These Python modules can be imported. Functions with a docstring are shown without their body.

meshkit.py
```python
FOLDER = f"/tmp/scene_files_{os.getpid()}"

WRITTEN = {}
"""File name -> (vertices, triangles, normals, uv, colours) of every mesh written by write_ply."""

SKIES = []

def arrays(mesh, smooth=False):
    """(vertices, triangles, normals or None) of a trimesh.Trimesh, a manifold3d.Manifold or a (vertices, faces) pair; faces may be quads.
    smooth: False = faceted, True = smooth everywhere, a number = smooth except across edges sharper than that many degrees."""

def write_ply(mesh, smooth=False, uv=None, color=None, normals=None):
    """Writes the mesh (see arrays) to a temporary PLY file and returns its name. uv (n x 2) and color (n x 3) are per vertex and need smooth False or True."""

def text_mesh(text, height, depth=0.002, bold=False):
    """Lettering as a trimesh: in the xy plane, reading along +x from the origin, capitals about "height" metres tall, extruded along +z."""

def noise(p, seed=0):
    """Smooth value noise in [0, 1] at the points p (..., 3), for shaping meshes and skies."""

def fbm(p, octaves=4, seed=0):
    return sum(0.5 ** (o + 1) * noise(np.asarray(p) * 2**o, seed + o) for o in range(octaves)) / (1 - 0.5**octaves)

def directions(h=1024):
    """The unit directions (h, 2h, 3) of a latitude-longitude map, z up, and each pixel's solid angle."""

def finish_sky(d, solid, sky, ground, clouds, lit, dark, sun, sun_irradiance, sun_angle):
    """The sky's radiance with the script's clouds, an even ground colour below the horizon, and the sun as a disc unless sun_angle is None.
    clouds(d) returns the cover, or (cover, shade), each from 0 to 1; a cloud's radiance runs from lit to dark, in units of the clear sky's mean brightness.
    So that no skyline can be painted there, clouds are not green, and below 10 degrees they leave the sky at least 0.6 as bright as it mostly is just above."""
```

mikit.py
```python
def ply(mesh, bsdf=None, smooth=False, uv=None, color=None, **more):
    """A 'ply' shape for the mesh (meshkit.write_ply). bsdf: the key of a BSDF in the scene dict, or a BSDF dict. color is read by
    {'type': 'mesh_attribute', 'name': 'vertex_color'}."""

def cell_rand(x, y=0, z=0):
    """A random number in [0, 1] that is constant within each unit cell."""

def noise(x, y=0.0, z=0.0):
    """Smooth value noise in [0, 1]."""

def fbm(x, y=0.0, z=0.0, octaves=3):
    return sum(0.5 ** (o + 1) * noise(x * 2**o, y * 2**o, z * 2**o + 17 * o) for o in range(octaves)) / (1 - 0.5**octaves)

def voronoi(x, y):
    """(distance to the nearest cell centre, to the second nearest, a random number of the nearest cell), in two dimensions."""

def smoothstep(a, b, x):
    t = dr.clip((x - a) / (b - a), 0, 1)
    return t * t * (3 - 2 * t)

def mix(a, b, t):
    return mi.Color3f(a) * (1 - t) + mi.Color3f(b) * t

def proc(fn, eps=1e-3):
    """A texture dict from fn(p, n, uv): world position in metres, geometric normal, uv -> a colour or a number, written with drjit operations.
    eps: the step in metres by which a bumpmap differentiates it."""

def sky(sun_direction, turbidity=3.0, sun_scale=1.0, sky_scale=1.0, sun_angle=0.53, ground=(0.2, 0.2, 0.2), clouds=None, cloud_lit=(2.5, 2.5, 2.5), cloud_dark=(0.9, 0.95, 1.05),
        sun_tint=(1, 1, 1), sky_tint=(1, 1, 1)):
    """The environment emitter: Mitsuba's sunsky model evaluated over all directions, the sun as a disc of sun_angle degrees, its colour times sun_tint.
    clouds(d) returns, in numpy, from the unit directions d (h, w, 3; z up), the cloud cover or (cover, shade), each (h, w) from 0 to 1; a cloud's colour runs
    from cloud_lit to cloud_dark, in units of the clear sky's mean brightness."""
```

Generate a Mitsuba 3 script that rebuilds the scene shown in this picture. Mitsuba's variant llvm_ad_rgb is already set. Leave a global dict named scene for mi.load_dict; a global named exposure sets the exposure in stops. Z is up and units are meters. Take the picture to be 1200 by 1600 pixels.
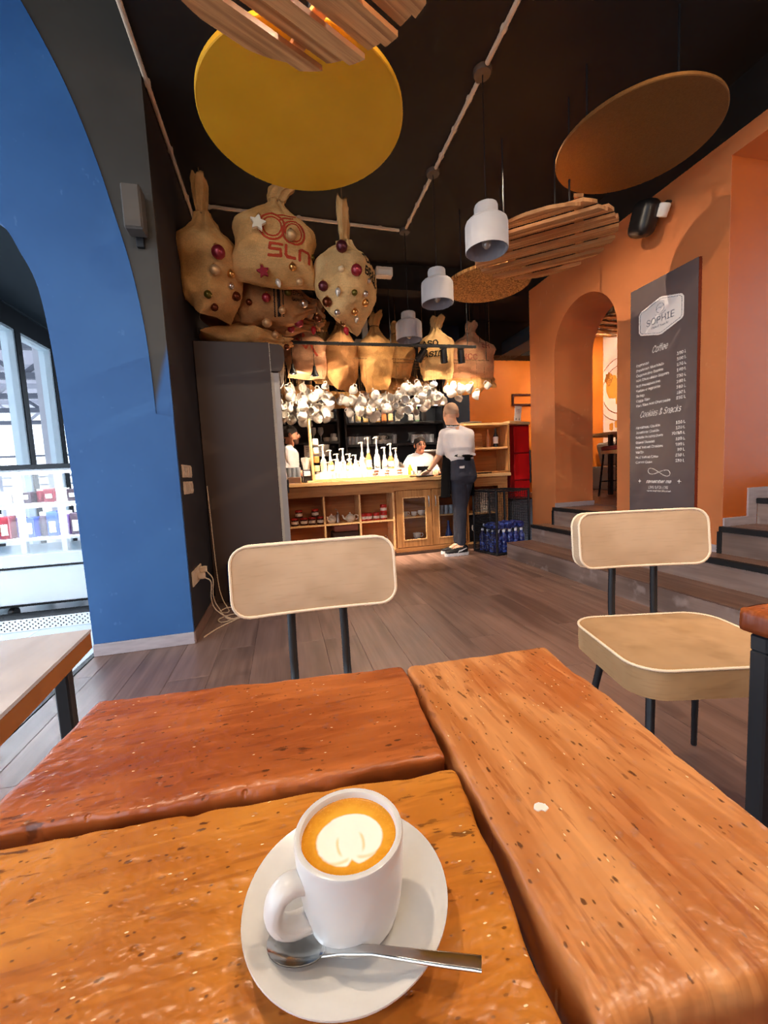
import math, random
import numpy as np, trimesh, shapely, shapely.geometry as sg, shapely.affinity as sa
import manifold3d as m3
import drjit as dr
import mitsuba as mi
import mikit, meshkit
from mikit import noise, fbm, voronoi, cell_rand, smoothstep, mix, proc

T = mi.ScalarTransform4f
PI = math.pi
random.seed(7)
rng = np.random.default_rng(7)
scene, labels = {}, {}

# ---------------------------------------------------------------- camera, sky, exposure
CAM = np.array([0.0, 0.0, 1.03])
FWD = np.array([0.2314, 0.9684, -0.0929])
UP = np.array([0.0704, 0.0788, 0.9944])
scene['camera'] = {'type': 'perspective', 'fov': 2 * math.degrees(math.atan(600 / 645.0)), 'fov_axis': 'x',
                   'near_clip': 0.01, 'far_clip': 200.0,
                   'to_world': T().look_at(origin=CAM.tolist(), target=(CAM + FWD).tolist(), up=UP.tolist())}
exposure = 3.3
scene['sky'] = mikit.sky((-0.55, -0.35, 0.75), turbidity=4.0, sun_scale=0.0, sky_scale=1.0, ground=(0.45, 0.45, 0.45),
                         clouds=lambda d: (0.55 + 0.45 * meshkit.fbm(d * 3.0, 4), 0.25 * meshkit.fbm(d * 5.0, 3, 5)),
                         cloud_lit=(2.6, 2.95, 3.4), cloud_dark=(1.8, 2.05, 2.4))
SKY_GAIN = 1.0

# lamps of the room that hang above and behind the picture's frame, and spots without fittings added to brighten the bar front
def spot(key, o, t, rgb, cut=45, beam=None):
    scene[key] = {'type': 'spot', 'to_world': T().look_at(origin=list(o), target=list(t), up=[0.02, 1, 0.03]),
                  'intensity': {'type': 'rgb', 'value': list(rgb)}, 'cutoff_angle': cut, 'beam_width': beam or cut * 0.6}
WARM = np.array([1.0, 0.80, 0.58])
SPOTS = [  # position, target, strength, half angle
    ((-0.62, 0.90, 3.20), (0.05, 0.25, 0.7), 6.5, 55),
    ((0.50, -0.90, 3.25), (0.40, 1.6, 0.7), 6.5, 60),
    ((2.00, -0.90, 2.60), (2.60, 2.2, 1.1), 6.0, 60),
    ((0.95, 0.45, 3.10), (0.20, 0.25, 0.7), 4.0, 55),
    ((0.138, 1.367, 3.15), (0.138, 1.40, 2.0), 5.0, 75),
    ((1.70, 0.60, 3.30), (1.45, 0.75, 0.4), 2.5, 45),
    ((2.45, 4.35, 3.20), (1.55, 4.95, 0.45), 9.0, 50),  # added to brighten the counter front
    ((0.95, 4.40, 3.30), (0.75, 4.95, 0.45), 9.0, 40),  # second added spot for the counter front
    ((0.45, 1.75, 3.35), (0.25, 2.20, 0.0), 6.0, 50),
    ((1.55, 2.60, 3.30), (2.60, 3.00, 1.2), 9.0, 50),
    ((1.60, 1.30, 3.30), (2.90, 1.60, 1.4), 4.0, 50),
]
for i, (o_, t_, s_, a_) in enumerate(SPOTS):
    spot('spot_%02d' % i, o_, t_, WARM * s_ * 0.105, a_)

# ---------------------------------------------------------------- helpers
def M_(base, rough=0.6, spec=0.4, metal=0.0, two=True, **kw):
    d = {'type': 'principled', 'base_color': base if isinstance(base, dict) else {'type': 'rgb', 'value': [float(x) for x in base]},
         'roughness': rough, 'specular': spec, 'metallic': metal, **kw}
    return {'type': 'twosided', 'bsdf': d} if two else d

def srgb(r, g, b):
    c = np.array([r, g, b], float) / 255
    return tuple(float(x) for x in np.where(c <= 0.04045, c / 12.92, ((c + 0.055) / 1.055) ** 2.4))

def mat(name, base, rough=0.6, spec=0.4, metal=0.0, bump=None, bump_scale=1.0, eps=1e-3, **kw):
    b = M_(base, rough, spec, metal, two=False, **kw)
    if bump is not None:
        b = {'type': 'bumpmap', 'tex': proc(bump, eps), 'scale': bump_scale, 'bsdf': b}
    scene['mat_' + name] = {'type': 'twosided', 'bsdf': b}
    return 'mat_' + name

def num(key):
    if key not in scene and key not in USED:
        USED.add(key); return key
    i = 1
    while '%s_%03d' % (key, i) in USED: i += 1
    k = '%s_%03d' % (key, i); USED.add(k); return k
USED = set()

def thing(name, label, cat, group=None):
    k = num(name)
    labels[k] = {'label': label, 'category': cat}
    if group: labels[k]['group'] = group
    return k

def part(parent, name, mesh, m, smooth=False, label=None, tw=None, kind=None, **kw):
    k = num(parent + '__' + name)
    d = mesh if isinstance(mesh, dict) else mikit.ply(mesh, m, smooth, **kw)
    d = dict(d)
    if isinstance(mesh, dict) and m is not None: d['bsdf'] = {'type': 'ref', 'id': m}
    if tw is not None: d['to_world'] = tw
    scene[k] = d
    if label or kind:
        labels[k] = {}
        if label: labels[k]['label'] = label
        if kind: labels[k]['kind'] = kind
    return k

def single(name, mesh, m, label, cat, group=None, smooth=False, tw=None, **kw):
    k = thing(name, label, cat, group)
    d = dict(mesh) if isinstance(mesh, dict) else mikit.ply(mesh, m, smooth, **kw)
    if isinstance(mesh, dict) and m is not None: d['bsdf'] = {'type': 'ref', 'id': m}
    if tw is not None: d['to_world'] = tw
    scene[k] = d
    return k

def struct(name, mesh, m, label=None, smooth=False, **kw):
    k = num(name)
    if mesh is not None: scene[k] = mikit.ply(mesh, m, smooth, **kw)
    labels[k] = {'kind': 'structure'}
    if label: labels[k]['label'] = label
    return k

def cat(*ms): return trimesh.util.concatenate(list(ms))

def box(x0, x1, y0, y1, z0, z1, c=0.0):
    """box with chamfered edges of c metres"""
    if c <= 0:
        m = trimesh.creation.box((x1 - x0, y1 - y0, z1 - z0)); m.apply_translation(((x0 + x1) / 2, (y0 + y1) / 2, (z0 + z1) / 2)); return m
    pts = []
    for sx in (0, 1):
        for sy in (0, 1):
            for sz in (0, 1):
                b = [(x0, x1)[sx], (y0, y1)[sy], (z0, z1)[sz]]; g = [c * (1 - 2 * sx), c * (1 - 2 * sy), c * (1 - 2 * sz)]
                for a in range(3):
                    p = [b[k] + (0 if k == a else g[k]) for k in range(3)]; pts.append(p)
    return trimesh.convex.convex_hull(np.array(pts))

def cbox(cx, cy, cz, sx, sy, sz, c=0.0): return box(cx - sx / 2, cx + sx / 2, cy - sy / 2, cy + sy / 2, cz - sz / 2, cz + sz / 2, c)

def tube(pts, r, sides=10, closed=False):
    p = np.asarray(pts, float); n = len(p)
    t = np.gradient(p, axis=0) if not closed else np.roll(p, -1, 0) - np.roll(p, 1, 0)
    t /= np.linalg.norm(t, axis=1, keepdims=True) + 1e-12
    u = np.cross(t[0], [0, 0, 1.0] if abs(t[0][2]) < 0.9 else [1.0, 0, 0]); u /= np.linalg.norm(u)
    us = []
    for i in range(n):
        u = u - t[i] * (u @ t[i]); u /= np.linalg.norm(u); us.append(u)
    us = np.array(us); vs = np.cross(t, us); a = np.arange(sides) * 2 * PI / sides
    rr = np.broadcast_to(r, (n,))[:, None, None]
    V = p[:, None] + rr * (np.cos(a)[None, :, None] * us[:, None] + np.sin(a)[None, :, None] * vs[:, None])
    F = []
    for i in range(n if closed else n - 1):
        j = (i + 1) % n
        for k in range(sides):
            l = (k + 1) % sides
            F += [[i * sides + k, i * sides + l, j * sides + l], [i * sides + k, j * sides + l, j * sides + k]]
    V = V.reshape(-1, 3)
    if not closed:
        V = np.vstack([V, p[0], p[-1]]); a0, a1 = len(V) - 2, len(V) - 1
        for k in range(sides):
            l = (k + 1) % sides
            F += [[a0, l, k], [a1, (n - 1) * sides + k, (n - 1) * sides + l]]
    return trimesh.Trimesh(V, np.array(F), process=False)

def smooth_path(pts, n=8):
    """Catmull-Rom through the points"""
    p = np.asarray(pts, float); q = np.vstack([2 * p[0] - p[1], p, 2 * p[-1] - p[-2]]); out = []
    for i in range(1, len(q) - 2):
        for t in np.linspace(0, 1, n, endpoint=False):
            a, b, c, d = q[i - 1:i + 3]
            out.append(0.5 * (2 * b + (c - a) * t + (2 * a - 5 * b + 4 * c - d) * t * t + (3 * b - 3 * c + d - a) * t ** 3))
    out.append(p[-1]); return np.array(out)

def lathe(prof, n=32, center=(0, 0, 0)):
    """revolve an (r, z) profile around z; open ends where r > 0 stay open unless r == 0 is given"""
    p = np.asarray(prof, float); a = np.arange(n) * 2 * PI / n; V, rows = [], []
    for r, z in p:
        if r < 1e-9: rows.append([len(V)] * n); V.append([0, 0, z])
        else:
            rows.append(list(range(len(V), len(V) + n))); V += [[r * math.cos(x), r * math.sin(x), z] for x in a]
    F = []
    for i in range(len(p) - 1):
        A, B = rows[i], rows[i + 1]
        for k in range(n):
            l = (k + 1) % n
            if A[k] != A[l]: F.append([A[k], A[l], B[l]])
            if B[k] != B[l]: F.append([A[k], B[l], B[k]])
    m = trimesh.Trimesh(np.array(V) + np.array(center), np.array(F), process=False)
    return m

def extrude(poly, h, axis='z', at=0.0):
    """shapely polygon extruded by h. axis z: (x,y)->xy; y: (x,z) plane at y=at..at+h; x: (y,z) plane at x=at..at+h"""
    ms = [trimesh.creation.extrude_polygon(g, h, engine='earcut') for g in getattr(poly, 'geoms', [poly])]
    m = cat(*ms); v = m.vertices.copy()
    if axis == 'z': v[:, 2] += at
    elif axis == 'y': v = np.c_[v[:, 0], at + v[:, 2], v[:, 1]]; m.faces = m.faces[:, ::-1]
    else: v = np.c_[at + v[:, 2], v[:, 0], v[:, 1]]
    return trimesh.Trimesh(v, m.faces, process=False)

def rrect(x0, x1, y0, y1, r, q=6): return sg.box(x0 + r, y0 + r, x1 - r, y1 - r).buffer(r, quad_segs=q)

def rot_z(m, a, c=(0, 0, 0)):
    m = m.copy(); m.apply_transform(trimesh.transformations.rotation_matrix(a, [0, 0, 1], c)); return m

def xf(m, *mats):
    m = m.copy()
    for A in mats: m.apply_transform(A)
    return m
def TR(x, y, z): return trimesh.transformations.translation_matrix((x, y, z))
def RX(a): return trimesh.transformations.rotation_matrix(a, [1, 0, 0])
def RY(a): return trimesh.transformations.rotation_matrix(a, [0, 1, 0])
def RZ(a): return trimesh.transformations.rotation_matrix(a, [0, 0, 1])
def tw(*mats):
    A = np.eye(4)
    for B in mats: A = B @ A
    return T(A.tolist())

def fine_box(sx, sy, sz, r, step):
    """a box centred at the origin, cut finely and with edges rounded by r"""
    def face(n, m):
        u, v = np.meshgrid(np.linspace(-1, 1, n + 1), np.linspace(-1, 1, m + 1), indexing='ij')
        i = np.arange(n * (m + 1)).reshape(n, m + 1)[:, :m]
        f = np.stack([i, i + m + 1, i + m + 2, i + 1], -1).reshape(-1, 4); return u.ravel(), v.ravel(), f
    n = [max(2, int(round(s / step))) for s in (sx, sy, sz)]; V, F, o = [], [], 0
    for ax in range(3):
        a, b = [(1, 2), (2, 0), (0, 1)][ax]
        for s in (-1, 1):
            u, v, f = face(n[a], n[b]); p = np.zeros((len(u), 3)); p[:, ax] = s; p[:, a] = u; p[:, b] = v
            V.append(p); F.append((f if s > 0 else f[:, ::-1]) + o); o += len(p)
    V = np.vstack(V) * np.array([sx, sy, sz]) / 2; F = np.vstack(F)
    F = np.vstack([F[:, [0, 1, 2]], F[:, [0, 2, 3]]])
    h = np.array([sx, sy, sz]) / 2 - r; c = np.clip(V, -h, h); d = V - c
    # spread the rounding over the outer band
    L = np.linalg.norm(d, axis=1, keepdims=True); V = np.where(L > 0, c + d / np.maximum(L, 1e-12) * r, V)
    m = trimesh.Trimesh(V, F, process=False); m.merge_vertices(); return m

def text(s, h, depth=0.002, bold=False, slant=0.0, width=None):
    m = meshkit.text_mesh(s, h, depth, bold); v = m.vertices.copy()
    if slant: v[:, 0] += slant * v[:, 1]
    m = trimesh.Trimesh(v, m.faces, process=False)
    if width:
        w = v[:, 0].max() - v[:, 0].min(); v = m.vertices.copy(); v[:, 0] = (v[:, 0] - v[:, 0].min()) * width / w
        m = trimesh.Trimesh(v, m.faces, process=False)
    return m

# ---------------------------------------------------------------- materials
def f_orange(p, n, uv):
    k = fbm(p.x * 2.2 + p.z, p.y * 2.2, p.z * 1.7, 4)
    s = fbm(p.y * 26.0 + p.x * 26.0, p.z * 19.0, 3.0, 3)
    c = mix(srgb(186, 108, 62), srgb(206, 128, 80), k)
    c = mix(c, srgb(222, 160, 116), smoothstep(0.66, 0.86, s) * smoothstep(0.5, 0.7, k) * 0.5)
    recess_shade = mix(srgb(176, 84, 22), srgb(192, 98, 32), k)      # shade in the stair recess, put into the colour as a deeper orange
    c = dr.select((p.y < 2.2405) & (p.x > 2.975), recess_shade, c)
    return dr.select(p.z > 3.085, mi.Color3f(0.012, 0.010, 0.009), c)
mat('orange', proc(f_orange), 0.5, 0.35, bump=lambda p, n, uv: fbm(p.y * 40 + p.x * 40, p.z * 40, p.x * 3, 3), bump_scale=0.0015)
mat('orange_far', proc(lambda p, n, uv: mix(srgb(196, 100, 18), srgb(208, 114, 30), fbm(p.x * 3, p.y * 3, p.z * 3, 3))), 0.6)
def f_pillar(p, n, uv):
    k = fbm(p.x * 3.0, p.y * 3.0, p.z * 2.0, 4)
    blue = mix(srgb(38, 80, 132), srgb(51, 95, 147), k)
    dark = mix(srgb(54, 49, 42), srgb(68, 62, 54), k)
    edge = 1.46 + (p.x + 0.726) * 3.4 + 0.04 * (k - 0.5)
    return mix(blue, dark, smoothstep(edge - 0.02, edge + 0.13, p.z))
mat('pillar', proc(f_pillar), 0.55, 0.35, bump=lambda p, n, uv: fbm(p.x * 60, p.z * 60, p.y * 60, 3), bump_scale=0.0006)
def f_blue(p, n, uv):
    k = fbm(p.x * 3.0, p.y * 3.0, p.z * 2.0, 4); s = fbm(p.x * 21.0, p.z * 16.0, 1.0, 4)
    c = mix(srgb(38, 80, 132), srgb(53, 99, 151), k)
    return mix(c, srgb(96, 136, 180), smoothstep(0.76, 0.88, s) * 0.3)
mat('blue', proc(f_blue), 0.55, 0.35, bump=lambda p, n, uv: fbm(p.x * 60, p.z * 60, p.y * 60, 3), bump_scale=0.0006)
def f_char(p, n, uv):
    k = fbm(p.x * 3.0, p.y * 3.0, p.z * 2.0, 4); s = noise(p.y * 55.0, p.z * 42.0, p.x * 40)
    c = mix(srgb(34, 31, 32), srgb(44, 40, 40), k)
    return mix(c, srgb(150, 140, 130), smoothstep(0.965, 0.985, s) * smoothstep(1.2, 0.2, p.z))
mat('charcoal', proc(f_char), 0.6, 0.3)
mat('ceiling', proc(lambda p, n, uv: mix(srgb(22, 18, 16), srgb(30, 25, 22), fbm(p.x * 2, p.y * 2, 0, 3))), 0.75, 0.25)
mat('teal_ceiling', srgb(44, 56, 64), 0.7)
mat('blackwall', srgb(28, 31, 38), 0.6)
mat('navywall', srgb(38, 48, 68), 0.6)
def f_floor(p, n, uv):
    cx = dr.floor((p.x + 3.0) / 0.212); row = dr.floor((p.y + 3.0 + cell_rand(cx, 7) * 1.3) / 1.3)
    t = cell_rand(cx, row, 3)
    g = fbm(p.x * 42.0 + t * 60, p.y * 2.6, t * 9, 4); w = fbm(p.x * 7 + t * 30, p.y * 1.1, 2.0, 3)
    c = mix(srgb(98, 74, 64), srgb(134, 106, 95), g)
    c = mix(c, srgb(78, 58, 50), smoothstep(0.5, 0.75, w) * 0.55)
    return c * (0.86 + 0.28 * t)
mat('floor', proc(f_floor), 0.34, 0.5, bump=lambda p, n, uv: fbm(p.x * 60, p.y * 5, 1.0, 3), bump_scale=0.0006)
def f_step(p, n, uv):
    g = fbm(p.y * 2.4, (p.x + p.z) * 34.0, 4.0, 4); w = fbm(p.y * 1.3, (p.x + p.z) * 6, 2.0, 3); s = fbm(p.y * 9, p.z * 9, p.x * 9, 4)
    c = mix(srgb(116, 94, 84), srgb(158, 136, 126), g)
    c = mix(c, srgb(86, 68, 60), smoothstep(0.5, 0.75, w) * 0.6)
    return mix(c, srgb(188, 172, 166), smoothstep(0.62, 0.8, s) * 0.35)
mat('step', proc(f_step), 0.4, 0.45)
mat('tread', proc(lambda p, n, uv: mix(srgb(84, 60, 48), srgb(122, 92, 78), fbm(p.y * 2.4, p.x * 34.0, 4.0, 4))), 0.34, 0.5)
mat('trim_grey', proc(lambda p, n, uv: mix(srgb(150, 138, 140), srgb(180, 168, 168), fbm(p.x * 14, p.y * 14, p.z * 60, 4))), 0.5)
mat('black', srgb(22, 22, 24), 0.5)
mat('black_metal', srgb(26, 28, 32), 0.38, 0.5)
mat('black_plastic', srgb(20, 20, 22), 0.35, 0.5)
mat('white_paint', srgb(232, 230, 226), 0.45)
mat('white_plastic', srgb(224, 214, 200), 0.4)
mat('tile', proc(lambda p, n, uv: mix(srgb(196, 208, 216), srgb(216, 226, 232), fbm(p.x * 5, p.y * 5, 0, 4))), 0.18, 0.5)
mat('grout', srgb(70, 74, 78), 0.8)

# ---------------------------------------------------------------- the room
CEIL = 3.40
WX = 2.97                      # orange wall plane
# floor: boards of laminate over a base
fl = struct('floor', box(-1.2, 3.0, -1.6, 6.6, -0.06, -0.012), 'mat_grout', 'dark grey-brown laminate floor boards')
for ci in range(0, 28):
    x0 = -3.0 + ci * 0.212
    if x0 + 0.212 < -1.2 or x0 > 2.60: continue
    xa, xb = max(x0, -1.2), min(x0 + 0.212, 2.6)
    i = np.uint32  # the joints follow the same hash as the material's tone
    h = int((np.uint64((ci + 1000000) * 374761393 + (7 + 1000000) * 668265263 + 1000000 * 2147483647) & np.uint64(0xFFFFFFFF)))
    h = ((h ^ (h >> 13)) * 1274126177) & 0xFFFFFFFF
    off = ((h ^ (h >> 16)) & 0xFFFFFF) / 16777215.0 * 1.3
    for r in range(0, 9):
        y0 = -3.0 - off + r * 1.3; ya, yb = max(y0, -1.0), min(y0 + 1.3, 6.55)
        if yb - ya < 0.05 or xb - xa < 0.03: continue
        part(fl, 'board', box(xa + 0.0006, xb - 0.0006, ya + 0.0006, yb - 0.0006, -0.012, 0.0, 0.0012), 'mat_floor')
tl = struct('floor_tiled', box(-3.6, -1.2, -1.6, 9.4, -0.06, -0.008), 'mat_grout', 'glossy pale grey floor tiles beyond the laminate')
for a in range(4):
    for b in range(9):
        x1 = -1.235 - a * 0.6; y0 = 0.35 + b * 0.6
        part(tl, 'tile', box(x1 - 0.597, x1, y0, y0 + 0.597, -0.008, 0.0, 0.002), 'mat_tile')
part(tl, 'joint_strip', box(-1.232, -1.203, 0.0, 6.0, -0.008, 0.003), 'mat_black')
struct('ceiling', box(-0.63, 6.2, -1.6, 9.4, CEIL, CEIL + 0.15), 'mat_ceiling', 'dark brown-black ceiling')
struct('ceiling_beam', box(-0.63, 2.97, 4.75, 4.95, 3.12, CEIL), 'mat_ceiling', 'dark ceiling beam across the bar')

CL = 4.3
struct('ceiling_high', box(-3.6, -0.63, -1.6, 9.4, CL, CL + 0.15), 'mat_ceiling', 'dark ceiling of the taller bay on the left')
struct('ceiling_fascia', box(-0.63, -0.60, -1.6, 2.83, CEIL + 0.1, CL), 'mat_ceiling', 'dark upstand above the edge of the lower ceiling')
# left: the arch wall. the pillar with its black side face, and the blue arch band in front of it
struct('wall_left', box(-1.195, -0.63, 2.84, 7.0, 0, CL), 'mat_charcoal', 'black side wall behind the blue pillar')
ext = [(-0.6305, 0.0), (-0.6305, 1.44), (-0.660, 1.449), (-0.7245, 1.462), (-0.726, 1.53), (-0.728, 1.68), (-0.741, 1.97), (-0.779, 2.30), (-0.835, 2.58), (-0.902, 2.88), (-0.995, 3.20), (-1.115, 3.50), (-1.27, 3.80), (-1.50, 4.10), (-1.70, 4.30)]
intr = [(-3.3, 3.05), (-2.7, 3.03), (-2.2, 2.95), (-1.85, 2.83), (-1.60, 2.68), (-1.404, 2.50), (-1.333, 2.36), (-1.265, 2.165), (-1.232, 1.80), (-1.216, 1.30), (-1.207, 0.9), (-1.2, 0.0)]
e2 = np.vstack([np.array(ext[1:4]), smooth_path(np.array([(a, 0, b) for a, b in ext[4:]]), 6)[:, [0, 2]]])
i2 = smooth_path(np.array([(a, 0, b) for a, b in intr]), 6)[:, [0, 2]]
band = sg.Polygon([(-0.6305, 0.0)] + [tuple(q) for q in e2] + [(-3.3, CL)] + [tuple(q) for q in i2]).buffer(0)
struct('wall_arch', extrude(band, 0.30, 'y', 2.814), 'mat_blue', 'blue plaster arch band curving to the left')
struct('wall_pillar', cat(box(-1.05, -0.6302, 2.822, 2.84, 0, CL), box(-2.6, -1.05, 2.822, 2.84, 3.2, CL)), 'mat_pillar', 'pillar face, blue below and charcoal above')
struct('trim_1', box(-1.2, -0.625, 2.797, 2.815, 0, 0.075, 0.003), 'mat_trim_grey', 'pale wood skirting along the pillar')
struct('trim_2', box(-0.632, -0.615, 2.80, 3.66, 0, 0.075, 0.003), 'mat_tread', 'brown wood skirting along the black wall')
# room to the left of the arch
struct('ceiling_left', box(-3.4, -1.2, 3.12, 9.4, 3.32, 3.40), 'mat_teal_ceiling', 'dark ceiling beyond the arch')

# right: orange wall with arched niche and the opening with stairs
niche = sg.Polygon([(3.185, 0.0), (4.065, 0.0), (4.065, 2.22)] + [(3.625 + 0.44 * math.cos(a), 2.22 + 0.45 * math.sin(a)) for a in np.linspace(0, PI, 33)] + [(3.185, 2.22)])
wall = sg.Polygon([(-1.6, 0), (4.52, 0), (4.52, CEIL), (-1.6, CEIL)]).difference(niche).difference(sg.box(-1.0, -1, 2.24, 2.97))
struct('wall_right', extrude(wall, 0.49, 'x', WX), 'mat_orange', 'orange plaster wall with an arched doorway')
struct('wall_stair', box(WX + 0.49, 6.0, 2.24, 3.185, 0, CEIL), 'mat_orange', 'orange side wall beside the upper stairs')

struct('wall_front', box(-0.95, 6.2, -1.75, -1.6, 0, CEIL), 'mat_orange', 'wall behind the seats')
# stairs along the right wall
def step(name, x0, x1, y0, y1, z0, z1, nose=True, end=None):
    k = struct(name, None, None)
    part(k, 'riser', box(x0, x1, y0, y1, z0, z1 - 0.012), 'mat_step')
    part(k, 'tread', box(x0 - 0.004, x1, y0, y1 + 0.003, z1 - 0.012, z1, 0.002), 'mat_tread')
    if nose: part(k, 'nosing', box(x0 - 0.010, x0 + 0.03, y0, y1 + 0.006, z1 - 0.034, z1 + 0.003, 0.002), 'mat_black', label='black edge strip')
    if end is not None: part(k, 'end_trim', box(x0 - 0.010, x0 + 0.03, end - 0.012, end + 0.018, z0, z1 - 0.034, 0.002), 'mat_black', label='black corner strip')
    labels[k]['label'] = 'wood-clad stair step'
    return k
step('stair_step', 2.44, 2.775, -1.0, 4.225, 0.0, 0.175, nose=False)
step('stair_step', 2.760, WX + 0.5, -1.0, 4.225, 0.0, 0.353)
step('stair_step', 2.95, WX + 0.6, 3.19, 4.085, 0.353, 0.55, end=4.085)
step('stair_step', 2.95, 3.45, -1.0, 2.235, 0.353, 0.54, end=2.235)
step('stair_step', 3.27, 3.75, -1.0, 2.225, 0.54, 0.72)
step('stair_step', 3.58, 4.3, -1.0, 2.225, 0.72, 0.90)
struct('floor_upper', box(WX + 0.49, 6.2, 3.185, 9.0, 0.40, 0.56), 'mat_tread', 'brown floor of the raised room')
tp = sg.Polygon([(2.975, 0.54), (3.27, 0.54), (3.27, 0.72), (3.58, 0.72), (3.58, 1.0), (3.50, 1.0), (3.50, 0.80), (3.19, 0.80), (3.19, 0.60), (2.975, 0.60)])
struct('trim_3', extrude(tp, 0.012, 'y', 2.228), 'mat_trim_grey', 'stepped wood skirting beside the stairs')
struct('trim_4', box(WX - 0.01, WX + 0.5, 4.052, 4.068, 0.55, 0.60), 'mat_trim_grey', 'skirting in the arched doorway')
struct('trim_5', box(WX - 0.012, WX + 0.004, 2.24, 2.6, 0.353, 0.405), 'mat_trim_grey', 'skirting under the menu board')

# back of the bar
struct('wall_back', box(-0.63, 3.14, 6.60, 6.72, 0, CEIL), 'mat_blackwall', 'black wall behind the bar')
struct('wall_corner', box(2.55, 3.15, 6.57, 6.61, 0, CEIL), 'mat_navywall', 'navy strip of wall beside the bar shelves')
struct('wall_far', box(3.14, 5.05, 6.60, 6.72, 0, 2.90), 'mat_orange_far', 'bright orange wall beyond the bar')
struct('ceiling_soffit', box(3.0, 5.2, 6.3, 6.75, 2.86, CEIL), 'mat_ceiling', 'dark soffit above the orange wall')
struct('ceiling_duct', box(3.62, 3.95, 4.55, 6.6, 2.86, 3.06), 'mat_teal_ceiling', 'grey sloping duct under the ceiling')

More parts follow.
